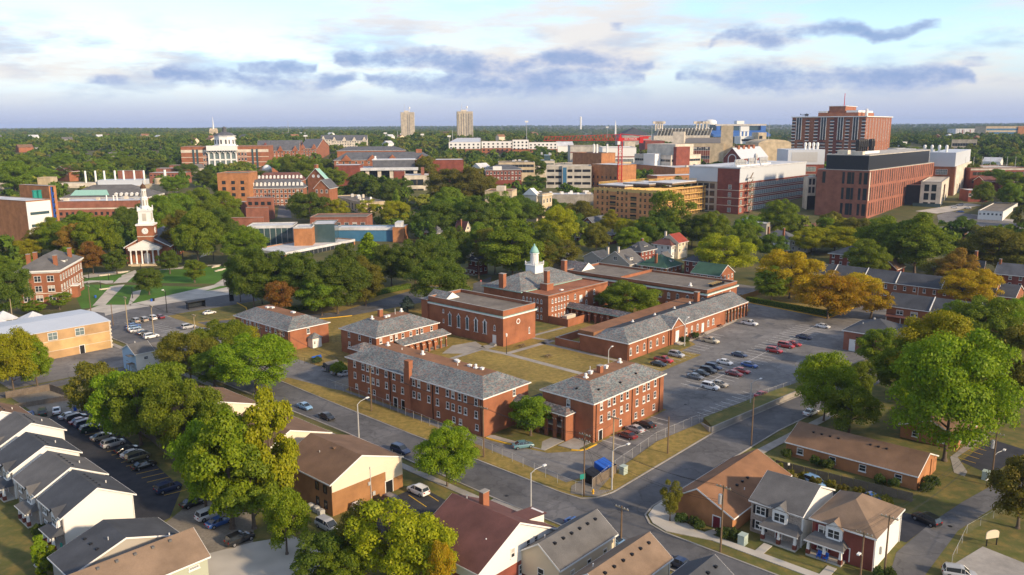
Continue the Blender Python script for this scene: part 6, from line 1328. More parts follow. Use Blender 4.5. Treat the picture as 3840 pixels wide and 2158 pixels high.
for v in (b.h - 7.6,b.h - 14.0,b.h - 20): b.slab('window_strip','R',b.L*.12,b.L*.9,v,v+1.5,'glass_teal',.4)
b.part('air_unit',MB().cyl(0,0,[(0,1.2),(4,1.1),(5,1.3)],10).cyl(2.6,0,[(0,1.2),(4,1.1),(5,1.3)],10),'green_sign',(14,14,b.h - .8))
b=fb('brick_tower','tan brick stair tower with a bright blue steel slot',t1(488,800),452,t1(190,0)[0],t1(560,0)[0],'brick_orange',ang=62,deck='roof_white')
b.slab('stair_slot','R',.8,b.L*.62,0,b.h - .5,'black_panel',.05)
for k in range(8): b.part('blue_brace',MB().tube([(1.0,-.25,2+k*3.1),(b.L*.58,-.25,4.6+k*3.1)],.22,4).tube([(1.0,-.25,4.6+k*3.1),(b.L*.58,-.25,4.8+k*3.1)],.2,4),'blue_paint')
b.slab('blue_post','R',.9,1.4,0,b.h - .5,'blue_paint',.4)
b=fb('lecture_hall','long low red brick hall with stone band before the slate roof',t1(1390,945),535,t1(572,0)[0],t1(1500,0)[0],'brick_pink',ang=95,deck='roof_white',group=CAMP); bands(b,'L',[b.h - 5.4],'stone_pale',.9); b.rows('L',14,[b.h - 9.2],1.6,2.0,'dark'); rooftop(b,5,3)
for x in (1055,1125,1160): b.pipe(3,b.u('L',t1(x,0)[0]),b.h - .8,4.2,.45)
b=fb('slate_hall','brick hall with broad grey slate roof and pale green skylight',t1(1490,908),605,t1(610,0)[0],t1(1645,0)[0],'brick',ang=95,roof='hip',rh=8.2,rm='shingle_grey',group=CAMP); b.cornice(b.h - 1.2,'white',.5,.9); b.rows('R',5,[b.h - 5],1.6,3,'sash'); b.slab('skylight','L',b.W*.42,b.W*.9,b.h+.8,b.h+4.6,'copper',-.0) if False else None
b.part('skylight',MB().poly([(1.2,b.W*.45,b.h+1.4),(1.2,b.W*.9,b.h+1.4),(5.2,b.W*.86,b.h+5.2),(5.2,b.W*.5,b.h+5.2)][::-1]),'copper')
for k in range(6): b.part('dormer',MB().box(0,-.9,0,2.2,.9,1.7).rings([[(-.3,-1.1,1.7),(-.3,1.1,1.7),(-.3,0,2.6)],[(2.6,-1.1,1.7),(2.6,1.1,1.7),(2.6,0,2.6)]]),'white',(1.2,b.W*(.08+.06*k),b.h+.6))
b=fb('science_hall','long pale stone science hall with black window band and eight exhaust stacks',t1(1440,795),700,t1(555,0)[0],(24,),'stone_pale',ang=95,deck='roof_metal',group=CAMP)
for i in range(4): b.rows('L',26,[b.h - 4.6],2.2,3.2,'dark') if i == 0 else None
b.box('penthouse',6,b.W*.02,b.h - .8,20,b.W*.55,b.h+4.6,'roof_metal'); b.box('penthouse',4,b.W*.58,b.h - .8,16,b.W*.97,b.h+2.4,'stone_pale')
for i,x in enumerate((805,900,1003,1105,1205,1307,1418)):
 b.part('exhaust_stack',MB().cyl(0,0,[(0,.85),(13.5,.75),(13.5,.6)],12),'white',(9+2*(i % 2),b.u('L',t1(x,0)[0])*.97,b.h - 1),smooth=True)
rooftop(b,10,5)
b=fb('science_wing','plain sandstone block with pink banner beside the science hall',t1(1705,785),655,t1(1452,0)[0],t1(1785,0)[0],'stone',ang=85,deck='concrete_pale',group=CAMP); b.slab('banner','R',b.L*.1,b.L*.35,b.h*.4,b.h - 1,'crane_red',.1); b.part('exhaust_stack',MB().cyl(0,0,[(0,1.1),(12,1.0)],12),'white',(14,b.W*.5,b.h - 1)); b.part('rooftop_tank',MB().cyl(0,0,[(0,4),(5,4),(5.4,3.8)],16),'stone',(12,b.W*.7,b.h - 1))
b=fb('water_tank','squat tan round-cornered tank building left of the science hall',t1(505,715),660,t1(372,0)[0],(12,),'stone',ang=95,deck='stone')
b=fb('brick_house','brick campus house with brown gabled roof in the trees left',t1(690,655),765,t1(532,0)[0],t1(795,0)[0],'brick',ang=60,roof='x',rh=4.6,rm='shingle_maroon',cat='house'); b.rows('L',4,[b.h - 3],1.2,1.8,'sash')
for i,(B,d,xA,xC,lb) in enumerate(((t1(1410,645),745,t1(1180,0)[0],t1(1440,0)[0],'low red brick block left of the stepped one'),(t1(1750,622),800,t1(1568,0)[0],t1(1800,0)[0],'stepped red brick block with white coping'),(t1(1900,590),830,t1(1700,0)[0],t1(1930,0)[0],'red brick block behind the stepped one'),(t1(1860,665),740,t1(1500,0)[0],t1(1920,0)[0],'long low brick wing with a window strip'))):
 b=fb('brick_block',lb,B,d,xA,xC,'brick_pink',ang=90,deck='roof_white',group=CAMP)
 if i == 3: b.rows('L',10,[b.h - 3],1.6,1.2,'dark')
b=fb('library','great brick library with white portico, octagonal drum and lead dome',t2(122,398),930,t1(1815,0)[0],(50,),'brick',ang=100,deck='roof_grey'); Lw=b.W
la,lb_=b.u('L',t1(2372,0)[0]),b.u('L',t1(2095,0)[0]); hb=b.h
b.slab('portico_glass','L',la,lb_,0,hb - 1.5,'glass_sky_tint',1.0); b.slab('portico_cornice','L',la - 1.5,lb_+1.5,hb - 4.5,hb+1,'white',5.5); b.slab('portico_base','L',la,lb_,hb*.42,hb*.48,'white',1.6)
for k in range(6):
 u=la+(lb_ - la)*k/5; b.part('portico_column',MB().box(-2.0,u - .8,0,-1.0,u+.8,hb - 8).tube([(-1.6,u,hb - 8.5),(-3.6,u - 3.4,hb - 4.4)],.4,5).tube([(-1.6,u,hb - 8.5),(-3.6,u+3.4,hb - 4.4)],.4,5).tube([(-1.6,u,hb - 8.5),(-3.6,u,hb - 4.4)],.45,5),'white')
bands(b,'L',[hb - 6.6,hb*.55,hb*.33,hb*.14],'stone_pale',.6); b.slab('frieze','L',0,la - .1,hb - 6,hb - 3.5,'stone_pale',.1); b.slab('frieze','L',lb_+.1,Lw,hb - 6,hb - 3.5,'stone_pale',.1)
for un in (la*.5,la*.36,lb_+(Lw - lb_)*.42,lb_+(Lw - lb_)*.56): b.slab('glass_bay','L',un - 1.0,un+1.0,2,hb - 3,'glass_teal',.5)
b.win('L',[la*.72,la*.82,la*.92,lb_+(Lw - lb_)*.08,lb_+(Lw - lb_)*.18],[hb*.62,hb*.4,hb*.18],2.2,3.2,'sash')
cx,cy=22,(la+lb_)/2
b.part('drum',MB().cyl(0,0,[(hb - 2,15),(hb+1.0,14),(hb+1.0,12),(hb+11,11.8),(hb+11,12.8),(hb+11.7,12.8)],8,0,math.pi/8),'white',(cx,cy,0))
b.part('drum_window',MB().box(0,0,0,.01,.01,.01),'glass',(cx,cy,hb)) if False else None
for k in range(8):
 a=k*math.pi/4+math.pi/8*0
 for o_ in (-2.6,2.6): b.part('drum_window',MB().box(10.9,o_ - .8,hb+2.4,11.2,o_+.8,hb+7.2),'glass',(cx,cy,0),a)
b.part('dome',MB().cyl(0,0,[(hb+11.7,12.2),(hb+13.4,10),(hb+15,6.6),(hb+15.8,3)],24).cyl(0,0,[(hb+15.7,2.4),(hb+19.6,2.3),(hb+19.8,2.7),(hb+20.2,2.7),(hb+21.6,1.4),(hb+22,.3)],16),'slate_plain',(cx,cy,0))
mesh_thing('observatory_dome',MB().cyl(0,0,[(-3,4.4),(7,4.4),(7.2,5)],16).cyl(0,0,[(7.2,4.4),(9,4.1),(10.6,3),(11.6,1.2),(11.8,.2)],16),'white','small white observatory dome beside the library trees','observatory',loc=Dp(*t2(115,690),780) - Vector((0,0,2)),smooth=True)
b=fb('brick_tower_hall','square four-storey brick hall with three dark windows a floor',t1(2492,668),585,t1(2180,0)[0],t2(12,0)[0],'brick_orange',ang=92,deck='roof_grey'); b.win('L',[b.W*f for f in (.2,.5,.8)],[b.h - 8,b.h - 12.4,b.h - 16.8],2.6,2.4,'dark')
b=fb('brick_annex','white-roofed brick annex before the square brick hall',t1(2455,962),545,t1(2130,0)[0],t1(2500,0)[0],'brick_pink',ang=80,deck='roof_white'); b.rows('L',3,[b.h - 6.2],2.4,4.0,'dark')
b=fb('brick_annex','white-roofed brick annex stepped back beside the street',t2(160,915),535,t1(2480,0)[0],t2(180,0)[0],'brick_pink',ang=92,deck='roof_white'); b.rows('L',4,[b.h - 5],2.4,2.2,'dark'); rooftop(b,3,4)
b=fb('brick_annex','low white-roofed annex at the foot of the stepped brick one',t2(118,1015),500,t1(2470,0)[0],t2(125,0)[0],'brick_pink',ang=92,deck='roof_white')
b=fb('low_annex','flat white-roofed annex by the church trees with roof ducts',t2(70,1115),455,t1(2320,0)[0],t2(75,0)[0],'brick_pink',ang=92,deck='roof_white',ph=.4); rooftop(b,4,9)
for i,(B,d,xA,rm,lb) in enumerate(((t2(478,818),600,t1(2480,0)[0],'slate_plain','four-storey brick dormitory with slate mansard and white dormers'),(t2(470,742),660,t2(12,0)[0],'shingle_maroon','brick dormitory with maroon mansard behind the slate one'))):
 b=Bld('dormitory',lb,'building',B,xA,(16,),depth=d,ang=96,group='mansard dormitories'); b.walls('brick',z0=-8); b.hip(6.0,rm,.6,run=5.0); FOOT.append((b.p.x - 40,b.p.y,60))
 n=14 if i == 0 else 12
 b.rows('L',n,[b.h - 3.4,b.h - 7.0,b.h - 10.6,b.h - 14.2],1.7,2.3,'sash')
 for k in range(n): b.part('dormer',MB().box(0,-.85,0,2.6,.85,2.3).cyl(.4,0,[(2.3,.85),(2.7,.6),(2.9,.1)],8),'white',(.8,b.W*(k+.5)/n,b.h+1.4))
b=fb('gabled_hall','brick gabled hall with green copper roof edges and two round windows',t2(690,720),560,t2(518,0)[0],t2(720,0)[0],'brick',ang=70,roof='x',rh=6.5,rm='copper'); b.chimney(2,b.W*.55,b.h,b.h+9,2.4,2); 
for f in (.35,.65): b.part('round_window',MB().rings([[(0.0+y,math.cos(k*math.pi/8)*r,math.sin(k*math.pi/8)*r) for k in range(16)] for r,y in ((1.1,.0),(1.1,-.15),(.8,-.15),(.8,-.02))],0),'white',(-.01,b.W*f,b.h+1.2))
b=fb('gabled_hall','small brick gabled wing before the copper-edged hall',t2(735,820),530,t2(585,0)[0],(14,),'brick',ang=80,roof='x',rh=5.2,rm='slate_plain'); b.rows('L',3,[b.h - 3.2],1.4,2.2,'sash')
AR='parts of the long modern arts building'
b=fb('arts_building','low white-roofed front of the modern arts building with window band',t6(562,128),398,(24,),t6(1262,0)[0],'brick_orange',ang=61.4,deck='roof_white',ph=.4,group=AR); strips(b,'R',[b.h - 3.6],'glass',2.4,1,1); b.slab('fascia','R',0,b.L,b.h - 1.2,b.h+.1,'roof_white',.2); b.slab('fascia','L',0,b.W,b.h - 1.2,b.h+.1,'roof_white',.2); strips(b,'L',[b.h - 3.6],'glass',2.4)
b=fb('arts_building','upper glass gallery of the modern arts building under a white slab roof',t2(372,1195),440,t1(2480,0)[0],(16,),'glass_teal',ang=96,deck='roof_white',par='roof_white',ph=.5,group=AR); b.slab('fascia','L',-.2,b.W,b.h - 1.4,b.h+.1,'roof_white',.3)
for k in range(8): b.slab('mullion','L',b.W*k/8,b.W*k/8+.3,-2,b.h - 1.4,'galv',.15)
b=fb('arts_building','brick cube stepping forward from the arts building glass',t2(558,1212),424,t2(374,0)[0],(14,),'brick_orange',ang=96,deck='roof_white',par='roof_white',ph=.6,group=AR)
b=fb('arts_building','dark green glass hall beside the arts building brick cube',t2(788,1182),436,t2(560,0)[0],(20,),'glass_teal',ang=96,deck='roof_white',ph=.4,group=AR); b.slab('spandrel','L',0,b.W,b.h - 2.2,b.h - .1,'glass_teal',.06)
b=fb('arts_building','long blue-glazed wing of the arts building with white roof',t2(1390,1222),455,t2(800,0)[0],(14,),'glass_blue',ang=88,deck='roof_white',ph=.4,group=AR); b.slab('fascia','L',0,b.W,b.h - 1.2,b.h+.3,'roof_white',.4)
b=fb('arts_building','brick end block with white cap closing the blue-glazed wing',t2(1488,1215),452,t2(1372,0)[0],(14,),'brick_orange',ang=88,deck='roof_white',group=AR); b.box('white_cap',2,2,b.h - .5,12,b.W - 1,b.h+2.4,'roof_white')
b=fb('brick_block','low brick block with roof rails behind the arts building',t2(1112,1110),480,t2(542,0)[0],(20,),'brick_pink',ang=90,deck='roof_grey'); b.rows('L',7,[b.h - 5],2.6,1.8,'sash')
b=fb('classroom_wing','long grey-roofed wing with ribbed window wall behind the elm trees',t2(1045,965),560,t2(785,0)[0],t2(1300,0)[0],'stone',ang=28,deck='roof_grey'); rooftop(b,7,8); b.rows('L',9,[b.h - 6.5],2.6,5.0,'strip')
b=fb('concert_hall','grey-penthoused concert hall with tall cream piers',t2(1620,612),740,t2(1012,0)[0],(30,),'black_panel',ang=96,deck='roof_white',par='roof_white',ph=.8); hb=b.h
for k in range(6): b.part('pier',MB().box(-5,b.W*k/5.05,-6,-3.4,b.W*k/5.05+3.2,hb - 2),'stone_pale')
b.slab('canopy','L',-1,b.W+3,hb - 2.2,hb+.2,'roof_white',6.5); b.box('penthouse',4,2,hb - .5,26,b.W - 14,hb+6.5,'slate_plain'); b.box('penthouse_roof',3.6,1.6,hb+6.5,26.4,b.W - 13.6,hb+7.1,'roof_white'); b.vent(10,b.W*.7,hb+7.1,1.2,3)
b=fb('concert_wing','windowless red brick wing left of the concert hall piers',t2(1035,590),722,t2(785,0)[0],(24,),'brick_maroon',ang=92,deck='roof_white')
b=fb('concert_wing','windowless red brick wing right of the concert hall piers',t2(2085,535),760,t2(1782,0)[0],(24,),'brick_maroon',ang=96,deck='roof_white')
b=fb('office_block','cream concrete two-storey office block before the concert hall',t2(1740,690),690,t2(1492,0)[0],(22,),'stone_pale',ang=96,deck='roof_white'); b.rows('L',4,[b.h - 8.6,b.h - 16.6],6,5.2,'tan'); bands(b,'L',[b.h - 2.0,b.h - 10.6],'stone_pale',1.0); b.box('brick_core',2,b.W+.1,-2,16,b.W+9,b.h+3,'brick_maroon'); b.box('penthouse',6,4,b.h - .5,16,b.W - 14,b.h+6,'brick_pink')
b=fb('campus_hall','wide brick hall with grey hipped roof and white gablets',t2(1790,530),840,t2(785,0)[0],(24,),'brick',ang=97,roof='hip',rh=7.5,rm='slate_plain'); b.rows('L',16,[b.h - 4.0,b.h - 8.5],2.0,2.6,'sash')
for f in (.12,.42,.62,.88): b.part('gablet',MB().rings([[(-1,b.W*f - 6,b.h - 1),(-1,b.W*f+6,b.h - 1),(-1,b.W*f,b.h+5)],[(7,b.W*f - 6,b.h - 1),(7,b.W*f+6,b.h - 1),(7,b.W*f,b.h+5)]]),'brick')
b.box('roof_block',10,b.W*.12,b.h+3,18,b.W*.18,b.h+10,'brick')
b=fb('campus_hall','second grey-roofed hall behind the wide brick one',t2(1500,440),960,t2(815,0)[0],(24,),'brick',ang=97,roof='hip',rh=4.5,rm='slate_plain')
DM='gabled brick and cream dormitories'
for i,(B,d,xA,xC,wl,rh,lb) in enumerate(((t2(430,440),980,t2(130,0)[0],(20,),'brick',11,'brick dormitory with a row of three gables'),(t2(610,420),1060,t2(440,0)[0],t2(735,0)[0],'brick',11,'tall brick and cream gabled dormitory with stone bays'),(t2(450,400),1120,t2(10,0)[0],(22,),'brick_maroon',8,'grey-roofed dormitory behind the gabled ones'),(t2(1112,340),1300,t2(760,0)[0],(22,),'stone_pale',8,'cream gabled dormitory standing alone in the trees'),(t2(800,330),1350,t2(650,0)[0],(20,),'stone_pale',7,'cream dormitory wing with grey roof behind'))):
 b=fb('dormitory',lb,B,d,xA,xC,wl,ang=95,roof='y',rh=rh,rm='slate_plain',group=DM)
 n=max(3,int(b.W/7)); b.rows('L',n*2,[b.h - 3.4,b.h - 7.2,b.h - 11],1.8,2.2,'sash')
 for k in range(0,n,2): b.part('gablet',MB().rings([[(-.8,b.W*(k+.5)/n - 3.6,b.h - 1),(-.8,b.W*(k+.5)/n+3.6,b.h - 1),(-.8,b.W*(k+.5)/n,b.h+5)],[(6,b.W*(k+.5)/n - 3.6,b.h - 1),(6,b.W*(k+.5)/n+3.6,b.h - 1),(6,b.W*(k+.5)/n,b.h+5)]]),wl)
for i,(B,xA,xC,lb,cs_) in enumerate(((t2(1592,58),t2(1452,0)[0],(24,),'tan residential tower with two columns of dark windows and roof tank',(.36,.5)),(t2(2180,50),t2(2022,0)[0],(24,),'tan residential tower ribbed with five columns of dark windows',(.1,.26,.42,.58,.74,.9)))):
 b=fb('residential_tower',lb,B,1720,xA,xC,'stone',ang=97,deck='roof_grey',group='tall residential towers')
 for k in range(13): b.slab('pilaster','L',b.W*k/13,b.W*k/13+1.2,0,b.h,'stone_pale',.8)
 nf=21
 b.win('L',[b.W*f for f in cs_],[4+(b.h - 9)*k/nf for k in range(nf)],3.0,2.6,'dark')
 b.box('roof_house',6,b.W*.4,b.h,16,b.W*.75,b.h+3.4,'stone_pale'); b.part('roof_mast',MB().cyl(0,0,[(0,.35),(14,.2)],6),'galv',(8,b.W*.7,b.h+3)); b.part('roof_tank',MB().cyl(0,0,[(0,.5),(6,.5),(6.4,1.7),(10,1.7),(10.6,.8)],10),'white',(10,b.W*.35,b.h+.5))
WD='white and brick student blocks'
for i,(B,d,xA,xC,lb) in enumerate(((t2(2255,358),1180,t2(1938,0)[0],t2(2262,0)[0],'white-topped brick student block nearest the ribbed tower'),(t3(20,350),1190,t2(2268,0)[0],(20,),'white-topped brick student block with balconies'),(t3(165,335),1150,t3(5,0)[0],(18,),'white student block with brick stair bays'),(t3(455,360),1230,t3(170,0)[0],(18,),'long low white student block with brick ends'))):
 b=fb('student_block',lb,B,d,xA,xC,'brick',ang=92,deck='roof_white',group=WD)
 b.slab('white_storeys','L',.02,b.W - .02,b.h*.45,b.h - .1,'white',.25); b.slab('white_storeys','R',.02,b.L - .02,b.h*.45,b.h - .1,'roof_metal',.25)
 n=max(4,int(b.W/6)); b.win('L',[b.W*(k+.5)/n for k in range(n)],[b.h - 4.6,b.h - 9,b.h - 13.5,b.h - 18,b.h - 22.5],2.4,2.2,'dark',out=.26)
b=fb('white_hall','white sloped-roof sports hall behind the student blocks',t3(620,395),1240,t3(460,0)[0],(30,),'white',ang=95,roof='y',rh=6,rm='roof_white')
HQ='hospital quarter buildings'
b=fb('parking_garage','cream concrete parking garage with dark open decks and glass stair',t3(800,600),700,t3(345,0)[0],(30,),'concrete_pale',ang=86,deck='concrete_pale',ph=1.0); hb=b.h
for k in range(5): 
 for (f0,f1) in ((.02,.2),(.22,.38),(.42,.58 - .05),(.66,.8),(.82,.98)): b.slab('deck_shade_panel','L',b.W*f0,b.W*f1,hb - 5.0 - k*5.4,hb - 2.8 - k*5.4,'black',.03)  # black slabs on a solid wall paint the shade inside the decks
b.slab('stair_tower','L',b.W*.535,b.W*.645,0,hb+1,'concrete_pale',2.0); b.slab('stair_glass','L',b.W*.55,b.W*.63,0,hb - 1,'glass_blue',2.1); bands(b,'L',[hb - 1.1],'stone_pale',.5)
b=fb('dental_clinic','brick clinic block with small square windows beside the garage',t3(1062,590),690,t3(802,0)[0],t3(1250,0)[0],'brick_orange',ang=40,deck='roof_white',group=HQ); b.rows('L',6,[b.h - 12,b.h - 18],1.6,2.2,'dark')
b=fb('dental_clinic','long brick and white clinic wing with a dark lettered sign',t3(1460,700),700,(18,),t3(1885,0)[0],'brick_orange',ang=20,deck='roof_white',group=HQ); b.slab('white_storey','R',.02,b.L,-3,b.h - 4.5,'white',.3); b.rows('R',8,[b.h - 3.6],1.4,1.4,'dark'); DC=b
b.slab('window','R',b.L*.68,b.L*.8,b.h - 11,b.h - 8,'glass',.36)
b=fb('clinic_range','long brick range with white roof plant behind the timber frame',t3(1640,615),760,t3(1110,0)[0],t3(2160,0)[0],'brick_orange',ang=20,deck='roof_white',group=HQ); rooftop(b,9,12,m='white'); b.slab('louvre_panel','R',b.L*.32,b.L*.58,b.h - 8,b.h - 2,'stone',.1)
b=fb('hospital_wing','cream banded hospital wing with tall red brick core',t3(1600,490),800,t3(1232,0)[0],t3(1900,0)[0],'stone_pale',ang=35,deck='concrete_pale',group=HQ); strips(b,'L',[b.h - 6.5,b.h - 14],'glass',2.2); strips(b,'R',[b.h - 6.5,b.h - 14],'glass',2.2)
b.box('brick_core',3,-4,-2,22,-.1,b.h+8,'brick_maroon'); b.box('penthouse',14,8,b.h - .5,40,b.W - 4,b.h+10,'stone_pale'); b.box('plant_box',-8,14,-2,-.4,30,b.h+1,'white')
b=fb('hospital_wing','cream hospital wing with orange brick plant tower',t3(900,470),780,t3(610,0)[0],t3(1040,0)[0],'brick_orange',ang=45,deck='roof_grey',group=HQ); b.box('cream_wing',2,b.W,-2,40,b.W+40,b.h - 12,'stone'); b.box('cream_wing',b.L,3,-2,b.L+30,30,b.h - 10,'stone'); b.slab('vent','L',b.W*.6,b.W*.7,b.h - 22,b.h - 19,'black',.1); b.slab('vent','L',b.W*.25,b.W*.35,b.h - 22,b.h - 19,'black',.1)
for x,y in ((8,12),(13,20),(20,9)): b.pipe(x,y,b.h - .8,9,.9,'white')
b=fb('hospital_wing','white and red banded hospital wing behind the crane mast',t3(1250,410),900,t3(910,0)[0],(40,),'white',ang=90,deck='roof_metal',group=HQ); bands(b,'L',[b.h - 11],'brick_maroon',1.2); b.rows('L',9,[b.h - 17,b.h - 22],7,4.4,'grid')
b=fb('hospital_wing','long pale grey hospital range below the far trees',t3(900,395),960,t3(585,0)[0],(40,),'concrete_pale',ang=90,deck='roof_grey',group=HQ); bands(b,'L',[b.h - 8],'brick_maroon',1.0)
b=fb('arena','maroon brick arena with low roof behind the hospital',t3(1535,345),1250,t3(1340,0)[0],(50,),'brick_maroon',ang=92,deck='roof_grey',group=HQ); b2=fb('field_house','dark hipped field house roof behind the crane jib',t3(1400,290),1500,t3(1110,0)[0],(60,),'concrete',ang=95,roof='hip',rh=14,rm='shingle_black')
b=fb('medical_school','tall sandstone and brick medical school with ribbed windows',t3(2130,370),950,t3(1590,0)[0],t3(2205,0)[0],'stone',ang=75,deck='roof_grey',group=HQ); n=18
for k in range(n):
 u=b.W*(.05+.74*(k+.5)/n)+b.W*.2
 if u < b.W*.98: b.slab('brick_panel','L',u - b.W*.016,u+b.W*.016,b.h - 36,b.h - 4,'brick_maroon',.2)
b.win('L',[b.W*(.25+.74*(k+.5)/n) for k in range(n) if b.W*(.25+.74*(k+.5)/n) < b.W*.98],[b.h - 8,b.h - 18,b.h - 26,b.h - 34],2.6,3.6,'sash',out=.22); bands(b,'L',[b.h - 13],'stone',3.0)
b.box('core_tower',6,-10,-2,34,b.W*.06,b.h+20,'stone'); b.box('core_tower',10,b.W*.75,b.h - 1,40,b.W*.97,b.h+13,'stone_pale'); b.box('lower_wing',-6,-20,-2,20,-10.2,b.h - 4,'stone')
b=fb('gym','maroon brick gymnasium with grey hipped roof and white arch window',t3(2300,520),740,t3(2128,0)[0],(60,),'brick_maroon',ang=50,roof='x',rh=9,rm='roof_metal',group=HQ); arch_window(b,'L',b.W*.5,b.h - 7,7,10,'brick_maroon')
for k in range(4): b.box('roof_turret',8+11*k,b.W*.4,b.h+5,12+11*k,b.W*.6,b.h+11,'brick')
b=fb('office_pavilion','dark-roofed round-cornered office at the avenue corner',t3(230,560),760,t2(2440,0)[0],(30,),'stone',ang=92,deck='roof_black',group=HQ); strips(b,'L',[b.h - 4.5,b.h - 9.5],'glass',2.4); rooftop(b,4,2)
b=fb('office_pavilion','stepped cream office with blue glass penthouse',t3(430,545),800,t3(225,0)[0],(30,),'stone_pale',ang=90,deck='roof_white',group=HQ); strips(b,'L',[b.h - 5],'glass_teal',2.4); b.box('penthouse',6,4,b.h - .5,24,b.W - 10,b.h+5,'glass_teal'); rooftop(b,4,7,b.h+5)
b=fb('campus_house','brick campus house with white trim at the avenue corner',t3(95,635),700,t2(2310,0)[0],(20,),'brick_maroon',ang=92,roof='hip',rh=4,rm='slate_plain',cat='house'); b.rows('L',10,[b.h - 4,b.h - 8.4],1.6,2.4,'sash'); b.slab('pediment','L',b.W*.55,b.W*.8,b.h - .4,b.h+3.0,'white',.8)
b=fb('courthouse','buff stone classical hall with white pediment behind the trees',t3(305,880),520,t3(120,0)[0],t3(402,0)[0],'stone',ang=55,deck='roof_grey'); b.rows('R',3,[b.h - 6,b.h - 12],1.5,2.8,'sash'); b.cornice(b.h - 1.6,'stone_pale',.6,.8); b.slab('portico','L',b.W*.25,b.W*.95,0,b.h - 1.5,'stone_pale',1.2); b.part('pediment',MB().rings([[(-1.6,b.W*.2,b.h - 1),(-1.6,b.W,b.h - 1),(-1.6,b.W*.6,b.h+3.4)],[(3,b.W*.2,b.h - 1),(3,b.W,b.h - 1),(3,b.W*.6,b.h+3.4)]]),'white')
b=fb('courthouse','buff flat-roofed block with pink roof edge behind the elm',t2(2574,850),560,t2(2300,0)[0],(20,),'stone',ang=80,deck='gravel_brown'); b.rows('L',6,[b.h - 6],1.4,2.6,'sash'); b.box('penthouse',3,b.W*.3,b.h - .5,9,b.W*.6,b.h+3,'stone_pale')
b=fb('plant_building','long grey wall with white roof machinery before the garage',t3(820,885),600,t3(180,0)[0],(16,),'concrete',ang=88,deck='roof_white'); rooftop(b,14,21,m='white')
def timber():
 b=fb('construction_site','five-storey timber frame building site in orange sheathing',t3(1450,865),520,t3(822,0)[0],t3(1985,0)[0],'sheath',ang=48,roof='none_') if False else Bld('construction_site','five-storey timber frame building site with orange sheathing and bare lumber','building',t3(1455,850),t3(822,0)[0],t3(1985,0)[0],depth=522,ang=46)
 c=b.p+b.ex*b.L/2+b.ey*b.W/2; FOOT.append((c.x,c.y,50))
 hb=b.h; st=hb/5
 b.box('core',3,3,-6,b.L - 1,b.W - 1,hb - 2.5,'lumber')
 b.part('sheathing',MB().box(0,0,-6,.3,b.W,hb - st*.55),'sheath')
 b.part('lumber_wall',MB().box(0,0,hb - st*.55,.3,b.W,hb),'lumber')
 us=[.06,.15,.22,.42,.5,.58,.8,.88,.96]
 us=[.03,.10,.17,.24,.46,.53,.60,.77,.85,.93]
 for k in range(5):
  for f in us:
   o=b.part('opening_shade_panel',MB().box(-.06,b.W*f - .75,k*st+.9 - .6,.0 - .002,b.W*f+.75,k*st+2.9 - .6),'black')  # black panel on the sheathing stands in for shade inside the window hole
   part('guard_rail',MB().box(-.12,b.W*f - .75,k*st+1.0,-.065,b.W*f+.75,k*st+1.12).box(-.12,b.W*f - .75,k*st+1.6,-.065,b.W*f+.75,k*st+1.72),'lumber',o)
  for f in (.35,.68):
   if k < 4:
    o=b.part('balcony_shade_panel',MB().box(-.07,b.W*f - 2.4,k*st+.4,-.002,b.W*f+2.4,k*st+3.1),'black')  # black panel painted for the shaded depth of the balcony
    part('guard_rail',MB().box(-.2,b.W*f - 2.4,k*st+.9,-.08,b.W*f+2.4,k*st+1.1).box(-.2,b.W*f - 2.4,k*st+1.6,-.08,b.W*f+2.4,k*st+1.8),'lumber',o)
 for k in range(6):
  b.part('floor_plate',MB().box(0,-1.2,k*st - .2,b.L,2.9,k*st+.25),'lumber')
  if k < 5:
   b.part('back_wall',MB().box(.3,2.2,k*st+.3,b.L,2.9,(k+1)*st - .3),'stucco_tan')
   n=20
   for i in range(n+1): b.part('stud',MB().box(b.L*i/n - .12,-.4 - .5*(i % 3 == 0),k*st+.26,b.L*i/n+.12,.0,(k+1)*st - .21),'lumber')
   for v in (1.0,1.8): b.part('guard_rail',MB().box(.3,-1.15,k*st+v,b.L,-1.0,k*st+v+.16),'lumber')
 b.box('end_wall',b.L - .1,-1.3,-4,b.L+.4,10,hb+.3,'sheath')
 for i in range(26): b.part('roof_joist',MB().box(3,1+(b.W - 2)*i/26,hb - 1.6+.5*(i % 2),b.L*.42+6*(i % 3),1.5+(b.W - 2)*i/26,hb - .2+.3*(i % 3)),'lumber')
 for (x0,y0,x1,y1,z) in ((4,b.W*.55,26,b.W*.98,hb+1.4),(14,b.W*.3,40,b.W*.72,hb+2.6),(22,b.W*.05,b.L*.8,b.W*.42,hb+3.4)):
  b.box('deck_roof',x0,y0,z,x1,y1,z+.5,'roof_white'); b.box('deck_edge',x0,y0,z - 1.2,x1,y1,z - .01,'wood_pole')
  b.part('guard_rail',MB().box(x1 - .2,y0,z+.9,x1,y1,z+1.15).box(x1 - .2,y0,z+1.7,x1,y1,z+1.95).box(x0,y1 - .2,z+.9,x1,y1,z+1.15).box(x0,y1 - .2,z+1.7,x1,y1,z+1.95),'lumber')
timber()
